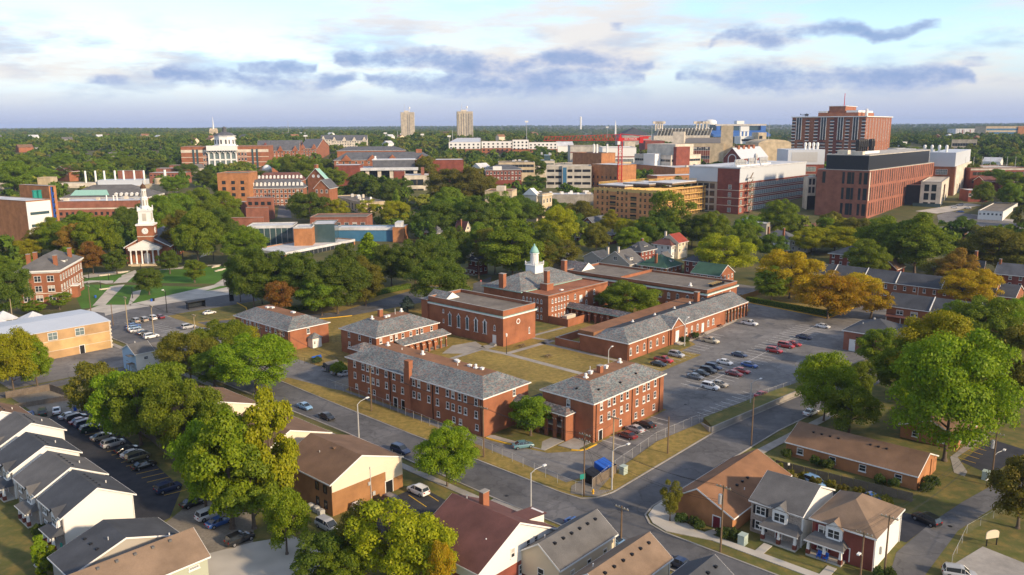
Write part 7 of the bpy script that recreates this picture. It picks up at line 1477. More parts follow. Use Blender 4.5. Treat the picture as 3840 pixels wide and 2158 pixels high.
def crane():
 top=Dp(*t3(1090,345),640); base=Vector((top.x,top.y,terr(top.x,top.y))); hh=top.z - base.z
 r=tag(empty('tower_crane',base),'red lattice tower crane with long jib over the clinic roofs','crane')
 mb=MB(); s=1.5
 for x in (-s,s):
  for y in (-s,s): mb.tube([(x,y,0),(x,y,hh)],.22,4)
 n=int(hh/3.2)
 for k in range(n):
  z0,z1=hh*k/n,hh*(k+1)/n
  for (x0,y0,x1,y1) in ((-s,-s,s,-s),(s,-s,s,s),(s,s,-s,s),(-s,s,-s,-s)):
   mb.tube([(x0,y0,z0),(x1,y1,z1)],.12,3); mb.tube([(x0,y0,z1),(x1,y1,z1)],.12,3)
 part('mast',mb,'crane_red',r)
 LJ=(t3(1090,0)[0] - t3(330,0)[0])*640/F; LC=(t3(1390,0)[0] - t3(1090,0)[0])*640/F; zt=hh+3.2
 jb=MB().tube([(2,-1.1,hh+.4),(-LJ,-1.1,hh+.4)],.17,4).tube([(2,1.1,hh+.4),(-LJ,1.1,hh+.4)],.17,4).tube([(0,0,zt+1.6),(-LJ,0,zt)],.17,4)
 nj=22
 for k in range(nj):
  x0,x1=-LJ*k/nj,-LJ*(k+1)/nj; zz=zt+1.6*(1 - (k+.5)/nj)
  for y in (-1.1,1.1): jb.tube([(x0,y,hh+.4),((x0+x1)/2,0,zz)],.11,3); jb.tube([((x0+x1)/2,0,zz),(x1,y,hh+.4)],.11,3)
  if k % 2 == 0: jb.box((x0+x1)/2 - .12,-.6,hh - .2,(x0+x1)/2+.12,.6,hh+2.6)
 part('jib',jb,'crane_red',r)
 cb=MB().box(0,-1.3,hh+.1,LC,1.3,hh+.5).box(0,-1.4,hh+.5,LC*.62,-1.3,hh+2.2).tube([(0,0,zt+2),(LC,0,hh+3)],.25,4)
 part('counter_jib',cb,'crane_red',r)
 part('counterweight',MB().box(LC*.62,-1.8,hh - 1.8,LC - 6,1.8,hh+1.4).box(LC*.62,-2,hh+1.4,LC - 2,2,hh+3.0),'crane_red',r); part('cab',MB().box(-2.6,-3.2,hh - 3,-.4,-1.6,hh - .4),'white',r)
 part('slew_tower',MB().box(-1.6,-1.6,hh - .5,1.6,1.6,hh+2.4).box(-.6,-.6,hh+2.4,.6,.6,hh+4.8),'crane_red',r)
 return r,hh,LC
CR,CRH,CRL=crane()
b=Bld('research_block','brick research block with teal window bands and white metal penthouse','building',t3(2288,768),t3(2066,0)[0],t4(408,0)[0],depth=545,ang=A0); FOOT.append((b.p.x+40,b.p.y+40,70)); hb=b.h
b.walls('brick_maroon',z0=-8); b.box('penthouse',0.02,-.0+.02,hb+.004,b.L - 6,b.W+22,hb+9.5,'roof_metal'); b.box('penthouse_roof',-.4,-.4,hb+9.5,b.L - 5.6,b.W+22.4,hb+10.2,'roof_white')
b.box('brick_upper',-.15,.3,hb - 1,4,b.W,hb+9.2,'brick_maroon'); b.box('glass_wing',2,b.W+.01,-6,20,b.W+22,hb+.003,'concrete_pale'); b.win('R',[15.2+2.9*k for k in range(int((b.L - 16)/2.9))],[hb - 4.2,hb - 9.4,hb - 14.6,hb - 19.8],2.8,2.9,'grid'); bands(b,'R',[hb - 5.4,hb - 10.6,hb - 15.8],'stone_pale',.35); bands(b,'L',[hb - 5.4,hb - 10.6,hb - 15.8],'stone_pale',.35)
b.win('L',[b.W*.42],[hb - 4.6,hb - 9.8,hb - 15,hb - 20.2],2.4,3.0,'grid'); b.win('R',[3],[hb - 4.4,hb - 9.6,hb - 14.8,hb - 20],3.0,3.0,'grid')
for k in range(5):
 for j in range(4): b.part('window',MB().box(1.9,b.W+3+j*4.6,hb - 5 - k*5.0,1.98,b.W+6.6+j*4.6,hb - 1.4 - k*5.0),'glass')
for (x0,n,s) in ((6,6,1.0),(19,2,.8),(26,4,1.1),(36,1,1.8),(43,6,1.1)):
 b.box('stack_plinth',x0 - 1,5,hb+10.2,x0+n*2.2+1,9,hb+11.2,'white')
 for k in range(n): b.part('exhaust_stack',MB().cyl(0,0,[(0,.6*s),(1.6*s,.5*s),(1.8*s,.75*s),(3.2*s,.75*s),(3.9*s,.4*s)],10),'galv',(x0+k*2.2+.6,7,hb+11.2))
st=MB()
for x in (8.5,12.5):
 for y in (-4.2,-1.2): st.box(x - .12,y - .12,-6,x+.12,y+.12,hb+1)
for k in range(6): st.box(8.4,-4.3,1+k*4.6,12.6,-1.1,1.2+k*4.6).tube([(8.6,-3.4,1+k*4.6),(12.4,-3.4,4.6+k*4.6)],.4,4)
b.part('scaffold_stair',st,'wood_pole')
b=fb('link_bridge','cream glazed link between research block and brick hall',t4(488,815),560,t4(408,0)[0],(10,),'stone_pale',ang=88,deck='roof_white'); b.win('L',[b.W*.3,b.W*.75],[b.h - 5.4,b.h - 11],1.6,4.2,'dark'); b.slab('dark_base','L',0,b.W,-3,b.h - 13,'black',.1)
b=fb('laboratory_hall','pale metal-topped brick laboratory behind the research block',t4(565,690),640,t4(195,0)[0],(40,),'brick_maroon',ang=88,deck='roof_metal'); b.box('metal_penthouse',-.2,0.1,b.h,30,b.W*1.0,b.h+11.5,'roof_metal'); b.rows('L',4,[b.h - 5.4,b.h - 11],9,3.6,'grid')
b.slab('louvre_panel','L',b.W*.2,b.W*.9,b.h+2,b.h+9.5,'galv',.35)
for k in range(4): b.part('exhaust_stack',MB().cyl(0,0,[(0,.9),(2.4,.8),(2.6,1.1),(4.4,1.1),(5.4,.6)],10),'white',(8,b.W*(.05 - .0)+2+k*3.2,b.h+11.5))
b=Bld('brick_research_hall','large brick hall with tall slit windows and glossy black penthouse','building',t4(1022,757),t4(497,0)[0],t4(1672,0)[0],depth=515,ang=A0); FOOT.append((b.p.x+30,b.p.y+40,75)); hb=b.h; RH=b
b.walls('brick_pink',z0=-8); b.box('roof_deck',.1,.1,hb,b.L - .1,b.W - .1,hb+.4,'concrete_pale')
b.box('black_penthouse',1.5,1.5,hb+.4,b.L - 9,b.W - 5,hb+9.4,'black_panel'); b.box('penthouse_roof',1.3,1.3,hb+9.4,b.L - 8.8,b.W - 4.8,hb+9.9,'concrete_pale')
for k in range(11): b.slab('slat_panel','R',3+(b.L - 13)*k/11,3+(b.L - 13)*(k+.5)/11,hb+.6,hb+9.2,'black',-1.45) if False else None
n=30; fl=hb/3.06
for k in range(3):
 z0=hb - (k+1)*fl+1.2
 for i in range(n):
  u=3.4+(b.L - 4.4)*i/n; w2=(1.0,1.5,1.0,1.7,1.2)[(i*7+k*3) % 5]
  if k > 0 and u > b.L*.7: continue
  b.part('slit_window',MB().box(u,-.04,z0,u+w2,.01,z0+fl - 1.7),'black')
 for (f,w2) in ((.06,2.4),(.16,1.6),(.3,1.6),(.37,2.6),(.48,1.6),(.86,2.0)):
  if (k == 0) or f < .5: b.part('slit_window',MB().box(-.06,b.W*f - w2/2,z0+.2,.01,b.W*f+w2/2,z0+fl - 2.3),'glass')
b.slab('white_bay','R',.4,1.9,hb - 2*fl+1,hb - 1,'stone_pale',.25); bands(b,'R',[hb - fl,hb - 2*fl],'brick_pink',.3)
for k in range(14): b.part('exhaust_stack',MB().cyl(0,0,[(0,.8),(3.0,.8),(3.2,1.15),(6.8,1.1),(8,.7)],10),'black',(17+1.9*k - (k > 9)*1+(k > 9)*6,b.W*.42+(k % 2)*1.6,hb+11.2))
b.box('stack_plinth',14,b.W*.34,hb+9.9,50,b.W*.55,hb+11.4,'white'); b.box('roof_unit',6,b.W*.5,hb+9.9,11,b.W*.7,hb+12.6,'stone_pale'); b.box('roof_unit',2.4,6,hb+9.9,6.5,13,hb+12,'stone_pale')
b=fb('stone_cube','pale stone cube on a glass base joined to the brick hall',t4(1750,868),555,t4(1540,0)[0],t4(1825,0)[0],'stone_pale',ang=58,deck='concrete_pale'); b.win('L',[b.W*.35,b.W*.7],[b.h - 6.5,b.h - 12.4,b.h - 18.6],3.0,4.6,'dark'); b.slab('tall_window','R',b.L*.3,b.L*.5,b.h - 18,b.h - 3,'glass',.06); b.slab('glass_base','L',-.5,b.W+4,-6,2.4,'glass_teal',.3); b.box('dark_link',6,b.W,-4,16,b.W+12,b.h - 3,'black_panel')
b=fb('laboratory_hall','brick and limestone laboratory with grey metal top right of the cube',t4(1885,715),610,t4(1615,0)[0],t4(2040,0)[0],'brick',ang=55,deck='roof_metal'); b.box('metal_penthouse',.5,.5,b.h - .5,b.L - 4,b.W,b.h+10.5,'roof_metal'); b.rows('L',3,[b.h - 6,b.h - 12.4,b.h - 18.8,b.h - 25],8,4.0,'grid'); b.slab('limestone_face','R',1.0,b.L - 1,-4,b.h+.4,'stone_pale',.6)
for k in range(4): b.part('exhaust_stack',MB().cyl(0,0,[(0,.9),(2.4,.8),(2.6,1.1),(4.4,1.1),(5.4,.6)],10),'white',(8,8+k*5,b.h+10.5))
for k in range(5): b.slab('slit_window','R',b.L*(.16+.15*k),b.L*(.16+.15*k)+1.6,2,b.h*.36,'glass',.66)
b=Bld('hospital_tower','broad brick hospital tower with white framed window columns and roof blocks','building',t4(988,212),t4(246,0)[0],t4(1245,0)[0],depth=985,ang=56); FOOT.append((b.p.x,b.p.y+30,110)); hb=b.h
b.walls('brick',z0=-8); b.part('roof_slab',MB().box(-1.5,-1.5,hb,b.L+1.5,b.W+1.5,hb+1.1),'white')
fls=13; fh=hb/fls*.93
b.box('roof_block',6,b.W*.12,hb+1.1,b.L*.6,b.W*.66,hb+5.5,'brick'); b.box('roof_block',8,b.W*.3,hb+5.5,b.L*.4,b.W*.52,hb+13,'brick'); b.part('roof_cap',MB().box(7.5,b.W*.29,hb+13,b.L*.42,b.W*.53,hb+13.6),'white'); b.part('plant_rail',MB().box(6,b.W*.12,hb+5.5,b.L*.55,b.W*.28,hb+8),'white'); b.part('plant_rail',MB().box(6,b.W*.54,hb+5.5,b.L*.3,b.W*.66,hb+7.6),'white')
for f in (.13,.33,.56,.9): 
 v0=hb*.5; b.slab('window_column','L',b.W*(f - .035),b.W*(f+.035),v0,hb - .5,'glass_blue' if False else 'glass',.5)
 for o_ in (-.035,-.0,.035): b.slab('white_mullion','L',b.W*(f+o_) - .28,b.W*(f+o_)+.28,v0,hb - .2,'white',.9)
for k in range(fls):
 v=hb - 5 - k*fh
 for f in (.025,.235,.445,.66,.78,.975): b.slab('window_bay','L',b.W*f - 1.9,b.W*f+1.9,v+.4,v+2.2,'glass',.5); b.slab('white_sill','L',b.W*f - 2.4,b.W*f+2.4,v - .5,v+.4,'white',.7)
 if k > 6:
  for f in (.13,.33,.56,.87): b.slab('window_bay','L',b.W*f - 3.2,b.W*f+3.2,v+.4,v+2.2,'glass',.4); b.slab('white_sill','L',b.W*f - 3.4,b.W*f+3.4,v - .3,v+.4,'white',.5)
 n=9
 b.win('R',[b.L*(i+.7)/(n+.5) for i in range(n)],[v],2.0,2.6,'sash')
for f in (.38,.6): b.slab('recess_shade_strip','L',b.W*f - 4,b.W*f+4,0,hb,'brick_dark',.2)  # raised dark brick strip paints the shade of a recess
for k in range(9): b.slab('white_mullion','R',b.L*(k+.35)/9.5,b.L*(k+.35)/9.5+.5,hb*.45,hb - 1,'white',.4)
b.part('roof_mast',MB().cyl(0,0,[(0,.5),(15,.3)],6),'crane_red',(12,b.W*.33,hb+13.5)); 
for x,y in ((24,4),(29,6)): b.part('exhaust_stack',MB().cyl(0,0,[(0,1.4),(7,1.2),(9,.8)],10),'white',(x,y,hb+1))
hr=tag(empty('helicopter',b.root.matrix_basis @ Vector((6,b.W*.82,hb+1.1)),math.radians(170)),'dark helicopter parked on the hospital tower roof','helicopter'); hr.location.z=b.zb+hb+1.1
part('fuselage',MB().rings([[(x,math.cos(a)*r,2.0+math.sin(a)*r*1.1) for a in [k*math.pi/4 for k in range(8)]] for x,r in ((-2.6,.3),(-1.8,1.0),(0,1.2),(1.6,1.0),(2.6,.45),(7,.25),(7.4,.1))]),'black',hr); part('rotor',MB().box(-5.5,-.15,3.6,5.5,.15,3.7).box(-.15,-5.5,3.72,.15,5.5,3.8).box(-.2,-.2,3.0,.2,.2,3.65),'black',hr); part('skid',MB().box(-2,-1.1,0,2,-1,.15).box(-2,1,0,2,1.1,.15).box(-1,-1.05,.1,-.9,1.05,1.2).box(1,-1.05,.1,1.1,1.05,1.2),'black',hr); part('tail_fin',MB().box(6.8,-.1,1.6,7.6,.1,3.6),'black',hr)
b=fb('veterans_hospital','white ribbed hospital block on the wooded ridge',t4(2190,330),1950,t4(1890,0)[0],(40,),'roof_white',ang=88,deck='roof_grey')
for k in range(12): b.slab('rib','L',b.W*k/12,b.W*k/12+2,-2,b.h - 2,'brick_pink' if k % 3 == 0 else 'white',.6)
b=fb('veterans_hospital','brick and blue glass hospital block on the wooded ridge',t4(2640,305),1850,t4(2195,0)[0],(60,),'stone',ang=82,deck='roof_grey'); strips(b,'L',[b.h - 9,b.h - 17,b.h - 25,b.h - 33],'glass_blue',4); b.slab('brick_bay','L',0,b.W*.28,-2,b.h - .5,'brick_orange',2)
b=fb('stone_offices','cream stone slab building among the trees before the ridge',t4(2105,440),1150,t4(1850,0)[0],t4(2128,0)[0],'stone_pale',ang=75,deck='roof_grey'); strips(b,'L',[b.h - 9,b.h - 16],'glass',4)
b=fb('brick_deck','long brick parking deck with pale top rail and lamp posts',t4(2640,720),650,t4(2040,0)[0],(40,),'brick_maroon',ang=92,deck='concrete_pale'); 
for k in range(2): strips(b,'L',[b.h - 6 - 6*k],'black',2.6,2,2,'deck_shade_panel')  # black strips paint the shade between the parking levels
bands(b,'L',[b.h - 2],'concrete_pale',1.4)
for k in range(7): b.part('lamp_post',MB().cyl(0,0,[(0,.18),(9,.12)],6),'galv',(14,b.W*(k+.5)/7,b.h - .8))
b=fb('brick_office','small brick office with white canopy beyond the plaza',t4(2215,950),575,t4(2020,0)[0],(14,),'brick_maroon',ang=85,deck='roof_white'); b.rows('L',5,[b.h - 4.4],2.2,2.2,'sash')
b=fb('white_bungalow','long pale portable building beside the far car park',t4(2365,1165),495,t4(2115,0)[0],t4(2512,0)[0],'siding_white',ang=52,roof='flat',deck='roof_grey'); b.rows('L',6,[b.h - 2.6],1.3,1.3,'sash')
b=fb('brick_row_far','low brown-roofed brick strip behind the far trees',t4(2500,860),620,t4(2180,0)[0],(14,),'brick_dark',ang=92,roof='y',rh=3.5,rm='shingle_maroon')
b=fb('low_site_building','low white-roofed slab with scaffold posts by the research block',t3(2560,1180),440,t3(2230,0)[0],(34,),'concrete',ang=60,deck='roof_white',ph=.3)
b=fb('warehouse_shed','beige barrel-roofed plant hall left of the hospital tower',t4(235,470),800,t3(2480,0)[0],(40,),'stone',ang=92,deck='roof_grey'); b.part('barrel_roof',MB().rings([[(x,b.W*.5+math.cos(a)*b.W*.5,b.h - 1+math.sin(a)*4) for a in [math.pi*k/10 for k in range(11)]] for x in (.2,39)],0),'stone')
def stadium():
 r=Bld('stadium','football stadium with concrete stand, blue seats and tall light racks','stadium',t3(1990,290),t3(1425,0)[0],(90,),depth=1700,ang=97); FOOT.append((r.p.x+40,r.p.y+60,170)); h=r.h
 r.box('base',0,0,-10,60,r.W,h,'concrete_pale')
 zt=Dp(*t3(1700,222),1700).z - r.zb
 r.part('upper_stand',MB().rings([[(6,0,h),(40,0,h),(-6,0,zt),(-10,0,zt)],[(6,r.W*.94,h),(40,r.W*.94,h),(-6,r.W*.94,zt),(-10,r.W*.94,zt)]]),'concrete')
 for k in range(17): r.part('stand_rib',MB().tube([(4,r.W*.94*k/16,h - 2),(-12,r.W*.94*k/16,zt)],1.1,4),'white')
 for (xs,yt) in (((1430,1453,1476,1497),165),((1838,1870,1902,1940),165)):
  for x in xs: q=Dp(*t3(x,222),1700); z1=Dp(*t3(x,yt),1700).z - r.zb; u=r.u('L',q and t3(x,0)[0]); r.part('light_rack',MB().box(-9,u - 1.2,zt - 4,-6,u+1.2,z1).box(-9,u - 6,z1 - 2,-6,u+6,z1+3),'stone_pale')
 b=Bld('stadium','blue-seated stadium grandstand with glass suites under a flat roof','stadium',t3(2545,180),t3(2052,0)[0],(40,),depth=1850,ang=97); FOOT.append((b.p.x - 60,b.p.y,190)); h=b.h
 b.box('suite_block',0,0,-10,40,b.W,h,'glass_teal'); b.slab('roof_edge','L',-2,b.W+2,h - 3,h+1,'concrete_pale',3)
 b.slab('blue_end','L',0,b.W*.1,h - 30,h - 3,'stadium_blue',5); b.slab('blue_end','L',b.W*.93,b.W,h - 30,h - 3,'stadium_blue',5)
 zl=Dp(*t3(2300,240),1850).z - b.zb; z2=Dp(*t3(2300,278),1850).z - b.zb
 b.part('blue_seats',MB().rings([[(-4,4,zl),(-4,b.W+20,zl),(-40,b.W+20,z2),(-40,4,z2)],[(-2,4,zl - 5),(-2,b.W+20,zl - 5),(-40,b.W+20,z2 - 5),(-40,4,z2 - 5)]]),'stadium_blue')
 b.box('press_box',8,b.W*.4,h,24,b.W*.55,h+8,'white')
 c=Bld('scoreboard','pale stadium scoreboard on white legs','scoreboard',t3(2387,200),t3(2300,0)[0],(8,),depth=1600,ang=97); hh=Dp(*t3(2340,250),1600).z - c.zb
 c.box('screen',0,0,hh,6,c.W,c.h,'screen_print'); 
 for f in (.08,.5,.92): c.box('leg',1,c.W*f - 1.5,-5,5,c.W*f+1.5,hh,'white')
 e=Bld('stadium_entrance','white stadium entrance deck with lettered front','stadium',t3(2480,300),t3(2300,0)[0],(30,),depth=1560,ang=97); FOOT.append((e.p.x,e.p.y,80)); e.walls('white',z0=-5); e.slab('gap_shade_panel','L',2,e.W - 2,e.h - 9,e.h - 5,'black',.2); e.slab('sign_panel','L',0,e.W,e.h - 22,e.h - 14,'black_panel',.5)  # black slab on the front stands in for the gap's shade
 g=Bld('stadium_tower','sandstone stair tower at the stadium entrance','building',t3(2560,262),t3(2480,0)[0],(30,),depth=1540,ang=97); g.walls('stone',z0=-5); g.slab('window','L',g.W*.5,g.W*.9,g.h - 16,g.h - 6,'glass',.3)
 return e
SE=stadium()
p=Dp(*t3(1995,130),2300); zb=terr(p.x,p.y); hh=p.z - zb
r=tag(empty('water_tower',(p.x,p.y,zb)),'white water tower on tall legs beside the stadium','water tower')
part('tank',MB().cyl(0,0,[(hh - 26,2),(hh - 24,13),(hh - 18,17.5),(hh - 6,17.5),(hh - 2,13),(hh,4)],20),'white',r,smooth=True)
for k in range(6): a=k*math.pi/3; part('leg',MB().tube([(16*math.cos(a),16*math.sin(a),hh - 20),(19*math.cos(a),19*math.sin(a),-2)],1.4,6),'white',r)
def mast(label,px,depth,ytop,rr=.5,m='galv',name='mast',head=False):
 p=Dp(px[0],ytop,depth); zb=terr(p.x,p.y); h_=p.z - zb
 r=tag(empty(name,(p.x,p.y,zb)),label,'mast','tall masts and lamp posts above the trees'); part('pole',MB().cyl(0,0,[(-1,rr),(h_,rr*.6)],6),m,r)
 if head: part('lamp_rack',MB().box(-3,-.4,h_ - 2,3,.4,h_+.6),'white',r)
for (x,y,d,hd,lb) in ((t2(320,0)[0],400+140*K,2200,0,'thin lattice mast above the left woodland'),(t2(497,0)[0],400+290*K,1300,1,'floodlight mast before the cream dormitory'),(t2(1300,0)[0],400+265*K,1500,1,'floodlight mast left of the tan tower'),(t2(1423,0)[0],400+252*K,1450,0,'plain pole against the tan tower'),(t2(1672,0)[0],400+278*K,1450,1,'lamp mast between the two towers'),(t2(1942,0)[0],400+295*K,1400,1,'floodlight mast left of the ribbed tower'),(t2(1975,0)[0],400+240*K,1500,0,'thin pole beside the ribbed tower'),(t3(147,0)[0],400+148*K,1450,1,'tall lamp mast above the student blocks'),(t3(958,0)[0],400+205*K,1900,1,'lamp mast over the far fields'),(t3(1408,0)[0],400+190*K,1600,0,'pole left of the stadium stand'),(t4(15,0)[0],360+268*K,1500,0,'pole left of the hospital tower')):
 mast(lb,(x,0),d,y,.55,'galv','light_mast',hd)
for i,(B,d,xA,h_,wl,lb) in enumerate(((t1(520,368),1500,t1(415,0)[0],0,'roof_white','white flat building in the far left woods'),(t1(500,410),1250,t1(345,0)[0],0,'roof_white','low white roofed building below the far left white one'),(t1(245,420),1350,t1(140,0)[0],0,'siding_blue','pale blue building in the far left woods'),(t1(785,335),1900,t1(750,0)[0],0,'white','white gable far in the left woods'),(t1(1005,365),1700,t1(945,0)[0],0,'brick_pink','pinkish house far in the left woods'),(t1(710,375),1600,t1(655,0)[0],0,'brick_pink','brick-roofed house far in the left woods'),(t3(350,305),2000,t3(170,0)[0],0,'stone_pale','long cream building below the far field'),(t2(1895,335),1700,t2(1755,0)[0],0,'white','white houses between the two towers'),(t3(1240,355),1150,t3(1130,0)[0],0,'stone_pale','cream plant house behind the crane cab'),(t4(1400,462),1300,t4(1330,0)[0],0,'white','white house right of the hospital tower'),(t4(1490,530),760,t4(1300,0)[0],0,'roof_white','low pale roof right of the black stacks'),(t4(1680,540),820,t4(1570,0)[0],0,'roof_white','flat pale roof by the stone laboratory'))):
 b=fb('distant_building',lb,B,d,xA,(18,),wl,ang=92,deck='roof_white',ph=.3)
mesh_thing('silo',MB().cyl(0,0,[(-3,4),(50,4),(51,3)],12),'white','slim white silo on the far horizon','silo',loc=Dp(*t3(690,222),3600))
p=Dp(*t1(2147,240),2100); r=tag(empty('distant_church',(p.x,p.y,terr(p.x,p.y))),'sandstone church with thin white spire far in the woods','church'); hz=p.z - terr(p.x,p.y)
part('nave',MB().box(-9,-6,-2,9,6,hz).rings([[(-9,-6,hz),(-9,6,hz),(-9,0,hz+5)],[(9,-6,hz),(9,6,hz),(9,0,hz+5)]]),'stone',r); part('spire',MB().cyl(0,0,[(hz,2.6),(hz+8,1.8),(hz+34,.2)],8),'white',r)
p=Dp(*t3(1040,215),2600); mesh_thing('distant_spire',MB().cyl(0,0,[(-20,3),(6,2.4),(8,2),(24,.2)],8),'white','tiny white spire beyond the crane jib','church',loc=p)
def text(s,size,m,parent,loc,rot,name='lettering',label=None):
 cu=bpy.data.curves.new(name,'FONT'); cu.body=s; cu.size=size; cu.extrude=size*.03; cu.align_x='CENTER'
 o=bpy.data.objects.new(name,cu); C.objects.link(o); bpy.context.view_layer.update()
 me=bpy.data.meshes.new_from_object(o.evaluated_get(bpy.context.evaluated_depsgraph_get())); C.objects.unlink(o); bpy.data.objects.remove(o)
 me.materials.clear(); me.materials.append(M(m)); q=obj(name,me,parent,loc); q.rotation_euler=rot; return q
text('UK Dentistry Clinic',3.4,'black',DC.root,(DC.L*.3,-.4,DC.h - 8.6),(math.pi/2,0,0))
text('R.H. MARLIN',1.7,'white',CR,(CRL*.33,-1.45,CRH+.8),(math.pi/2,0,0))
text('WELCOME TO KROGER FIELD',7.0,'white',SE.root,(-.8,SE.W*.5,SE.h - 20.5),(math.pi/2,0,-math.pi/2))
# ------------------------------------------------------------------ poles,wires,fences and small things
PT={}
def pole(key,label,base,top,kind='wood',arms=1,trans=False,lamp=None,base_ab=None,h=None,m=None):
 p=G2(*base_ab) if base_ab else W(*base)
 if h is None:
  r=ray(*top); t=math.hypot(p.x,p.y)/math.hypot(r[0],r[1]); h=H+t*r[2] - p.z
 h=min(h,15.5)
 r=tag(empty('utility_pole' if kind == 'wood' else 'street_light',p,GR),label,'pole' if kind == 'wood' else 'street light','utility poles' if kind == 'wood' else 'street lights')
 m=m or ('wood_pole' if kind == 'wood' else 'galv')
 part('pole',MB().cyl(0,0,[(-.3,.17),(h,.11)],8),m,r)
 if kind == 'wood':
  for k in range(arms):
   z=h - .45 - k*1.1
   o=part('crossarm',MB().box(-.07,-1.25,z,.07,1.25,z+.16),'wood_pole_pale',r)
   part('insulators',MB().box(-.05,-1.15,z+.16,.05,-1.05,z+.36).box(-.05,-.55,z+.16,.05,-.45,z+.36).box(-.05,.45,z+.16,.05,.55,z+.36).box(-.05,1.05,z+.16,.05,1.15,z+.3),'galv',o)['kind']='stuff'
  if trans: part('transformer',MB().cyl(0,.45,[(h - 3.2,.32),(h - 1.7,.32),(h - 1.6,.2)],10),'galv',r)
 if lamp is not None:
  dx,dy,dz,L_=lamp
  part('lamp_arm',MB().tube([(0,0,h - .1 - dz),(dx*.3,dy*.3,h+.5 - dz),(dx,dy,h+.9 - dz)],.06,6),'galv',r); part('lamp_head',MB().box(dx - .35,dy - .2,h+.82 - dz,dx+.45,dy+.2,h+1.02 - dz),'white',r)
 PT[key]=(p,h); return r
pole('a','brown double-arm utility pole at the fenced street corner',u7(722,650),u3(745,1005),arms=2)
pole('b','tall pale utility pole beside the blue dumpster',u7(1012,470),u3(1022,832),arms=1,m='wood_pole_pale')
pole('c','short dark stub pole on the grass bank',u3(1565,1215),u3(1600,840),arms=0)
pole('d','transformer pole before the tan corner house',u7(2095,1215),u7(2150,545),arms=1,trans=True)
pole('e','bare utility pole beside the pale blue parked sedan',u7(1095,1140),u7(1100,750),arms=1)
pole('f','dark pole before the long brick hall windows',u2(1162,785),u2(1132,335),arms=1)
pole('g','dark pole at the corner of the long brick hall',u2(2290,1250),u2(2272,735),arms=1)
pole('h','pale utility pole before the red brick townhouse',u8(925,1500),u8(975,1010),arms=1,lamp=(-1.6,0,3.8,0))
pole('i','brown pole at the corner of the red brick townhouse',u8(1165,1470),u8(1205,840),arms=1)
pole('j','twin-looking transformer pole at the alley lot',u8(2240,550),u8(2310,10),arms=1,trans=True,lamp=(1.5,-1.2,4.5,0))
pole('k','dark pole on the pavement across from the retaining wall',u3(2405,1130),u3(2430,640),arms=0)
pole('l','double-arm pole at the campus corner walk',t5(915,860),t5(890,560),arms=2)
pole('m','pale pole before the church lawn',t5(1290,1060),t5(1247,705),arms=1,m='wood_pole_pale')
pole('n','pale pole at the kerb of the parked row',t5(1548,1110),t5(1522,790),arms=1,m='wood_pole_pale')
pole('o','pale pole above the blue house trees',t5(1968,1150),t5(1950,882),arms=1,m='wood_pole_pale')
pole('p','dark pole behind the warehouse gable',t5(1138,995),t5(1102,775),arms=0)
pole('q','pale stub pole left of the corner school',t5(130,965),t5(97,728),arms=0,m='wood_pole_pale')
pole('r','thin dark pole before the corner school windows',t5(355,880),t5(337,635),arms=0,trans=True)
pole('s','pale pole before the white porch brick hall',t6(520,1110),t6(495,905),arms=2,m='wood_pole_pale')
pole('t','pale pole among trees by the white porch brick hall',t6(320,1030),t6(308,868),arms=1,m='wood_pole_pale')
pole('u','pole on the street of frame houses',q2(2100,890),q2(2112,545),arms=0,m='wood_pole_pale')
pole('v','pole beside the lime tree near the dining hall',q2(2395,790),q2(2410,525),arms=0,trans=True)
pole('w','pole by the maroon brick house above the row',q3(2125,755),q3(2122,585),arms=0,m='wood_pole_pale',lamp=(-1.5,0,.6,0))
pole('x','pole behind the brick row roof',q4(1195,1170),q4(1210,960),arms=0,lamp=(1.3,0,3,0))
pole('y','pole before the maroon brick side-street house',q5(1005,1240),q5(1000,900),arms=0,lamp=(-2,0,.5,0))
pole('z','pale pole on the old houses street',q5(200,590),q5(200,380),arms=1,m='wood_pole_pale')
sl_=dict(kind='lamp',m='galv')
pole('L1','tall grey street light on the fenced street',u2(1035,1055),u2(1020,715),lamp=(2.4,-.3,0,0),**sl_)
pole('L2','grey street light behind the maroon roof',u7(190,810),u7(190,420),lamp=(2.4,-1.0,0,0),**sl_)
pole('L3','grey street light by the corner fence',u7(1003,590),u7(1003,195),lamp=(2.6,-1.6,0,0),**sl_)
pole('L4','white lamp post beside the dining hall steps',t7(2270,1070),t7(2285,805),lamp=(1.6,0,.4,0),**sl_)
pole('L5','white lamp post before the dining hall arcade',t7(1505,1240),t7(1500,1105),lamp=(1.6,0,.3,0),**sl_)
pole('L6','black lamp post on the campus street',t5(1680,868),t5(1640,645),kind='lamp',m='black',lamp=(-.9,0,.6,0))
pole('L7','grey lamp post by the retaining wall',u3(2395,740),u3(2402,500),lamp=(1.8,-1.4,0,0),**sl_)
for i,(x0,y0,y1) in enumerate(((895,530,430),(1095,545,475),(1015,640,550),(1335,725,615),(2255,600,490),(2130,240,140),(2150,350,250),(2235,430,360),(1420,470,380))):
 pole('cl%d' % i,'slim black lamp post on the church lawn walks',t5(x0,y0),t5(x0 - 2,y1),kind='lamp',m='black'); 
def post_lamp(label,base,hh):
 p=W(*base); r=tag(empty('lamp_post',p),label,'street light','street lights'); part('pole',MB().cyl(0,0,[(0,.12),(.6,.08),(hh,.06)],8),'black',r); part('lantern',MB().cyl(0,0,[(hh,.12),(hh+.1,.22),(hh+.9,.3),(hh+1.1,.05)],8),'white',r)
post_lamp('black post with white lantern on the school court walk',t7(482,1148),5.2)
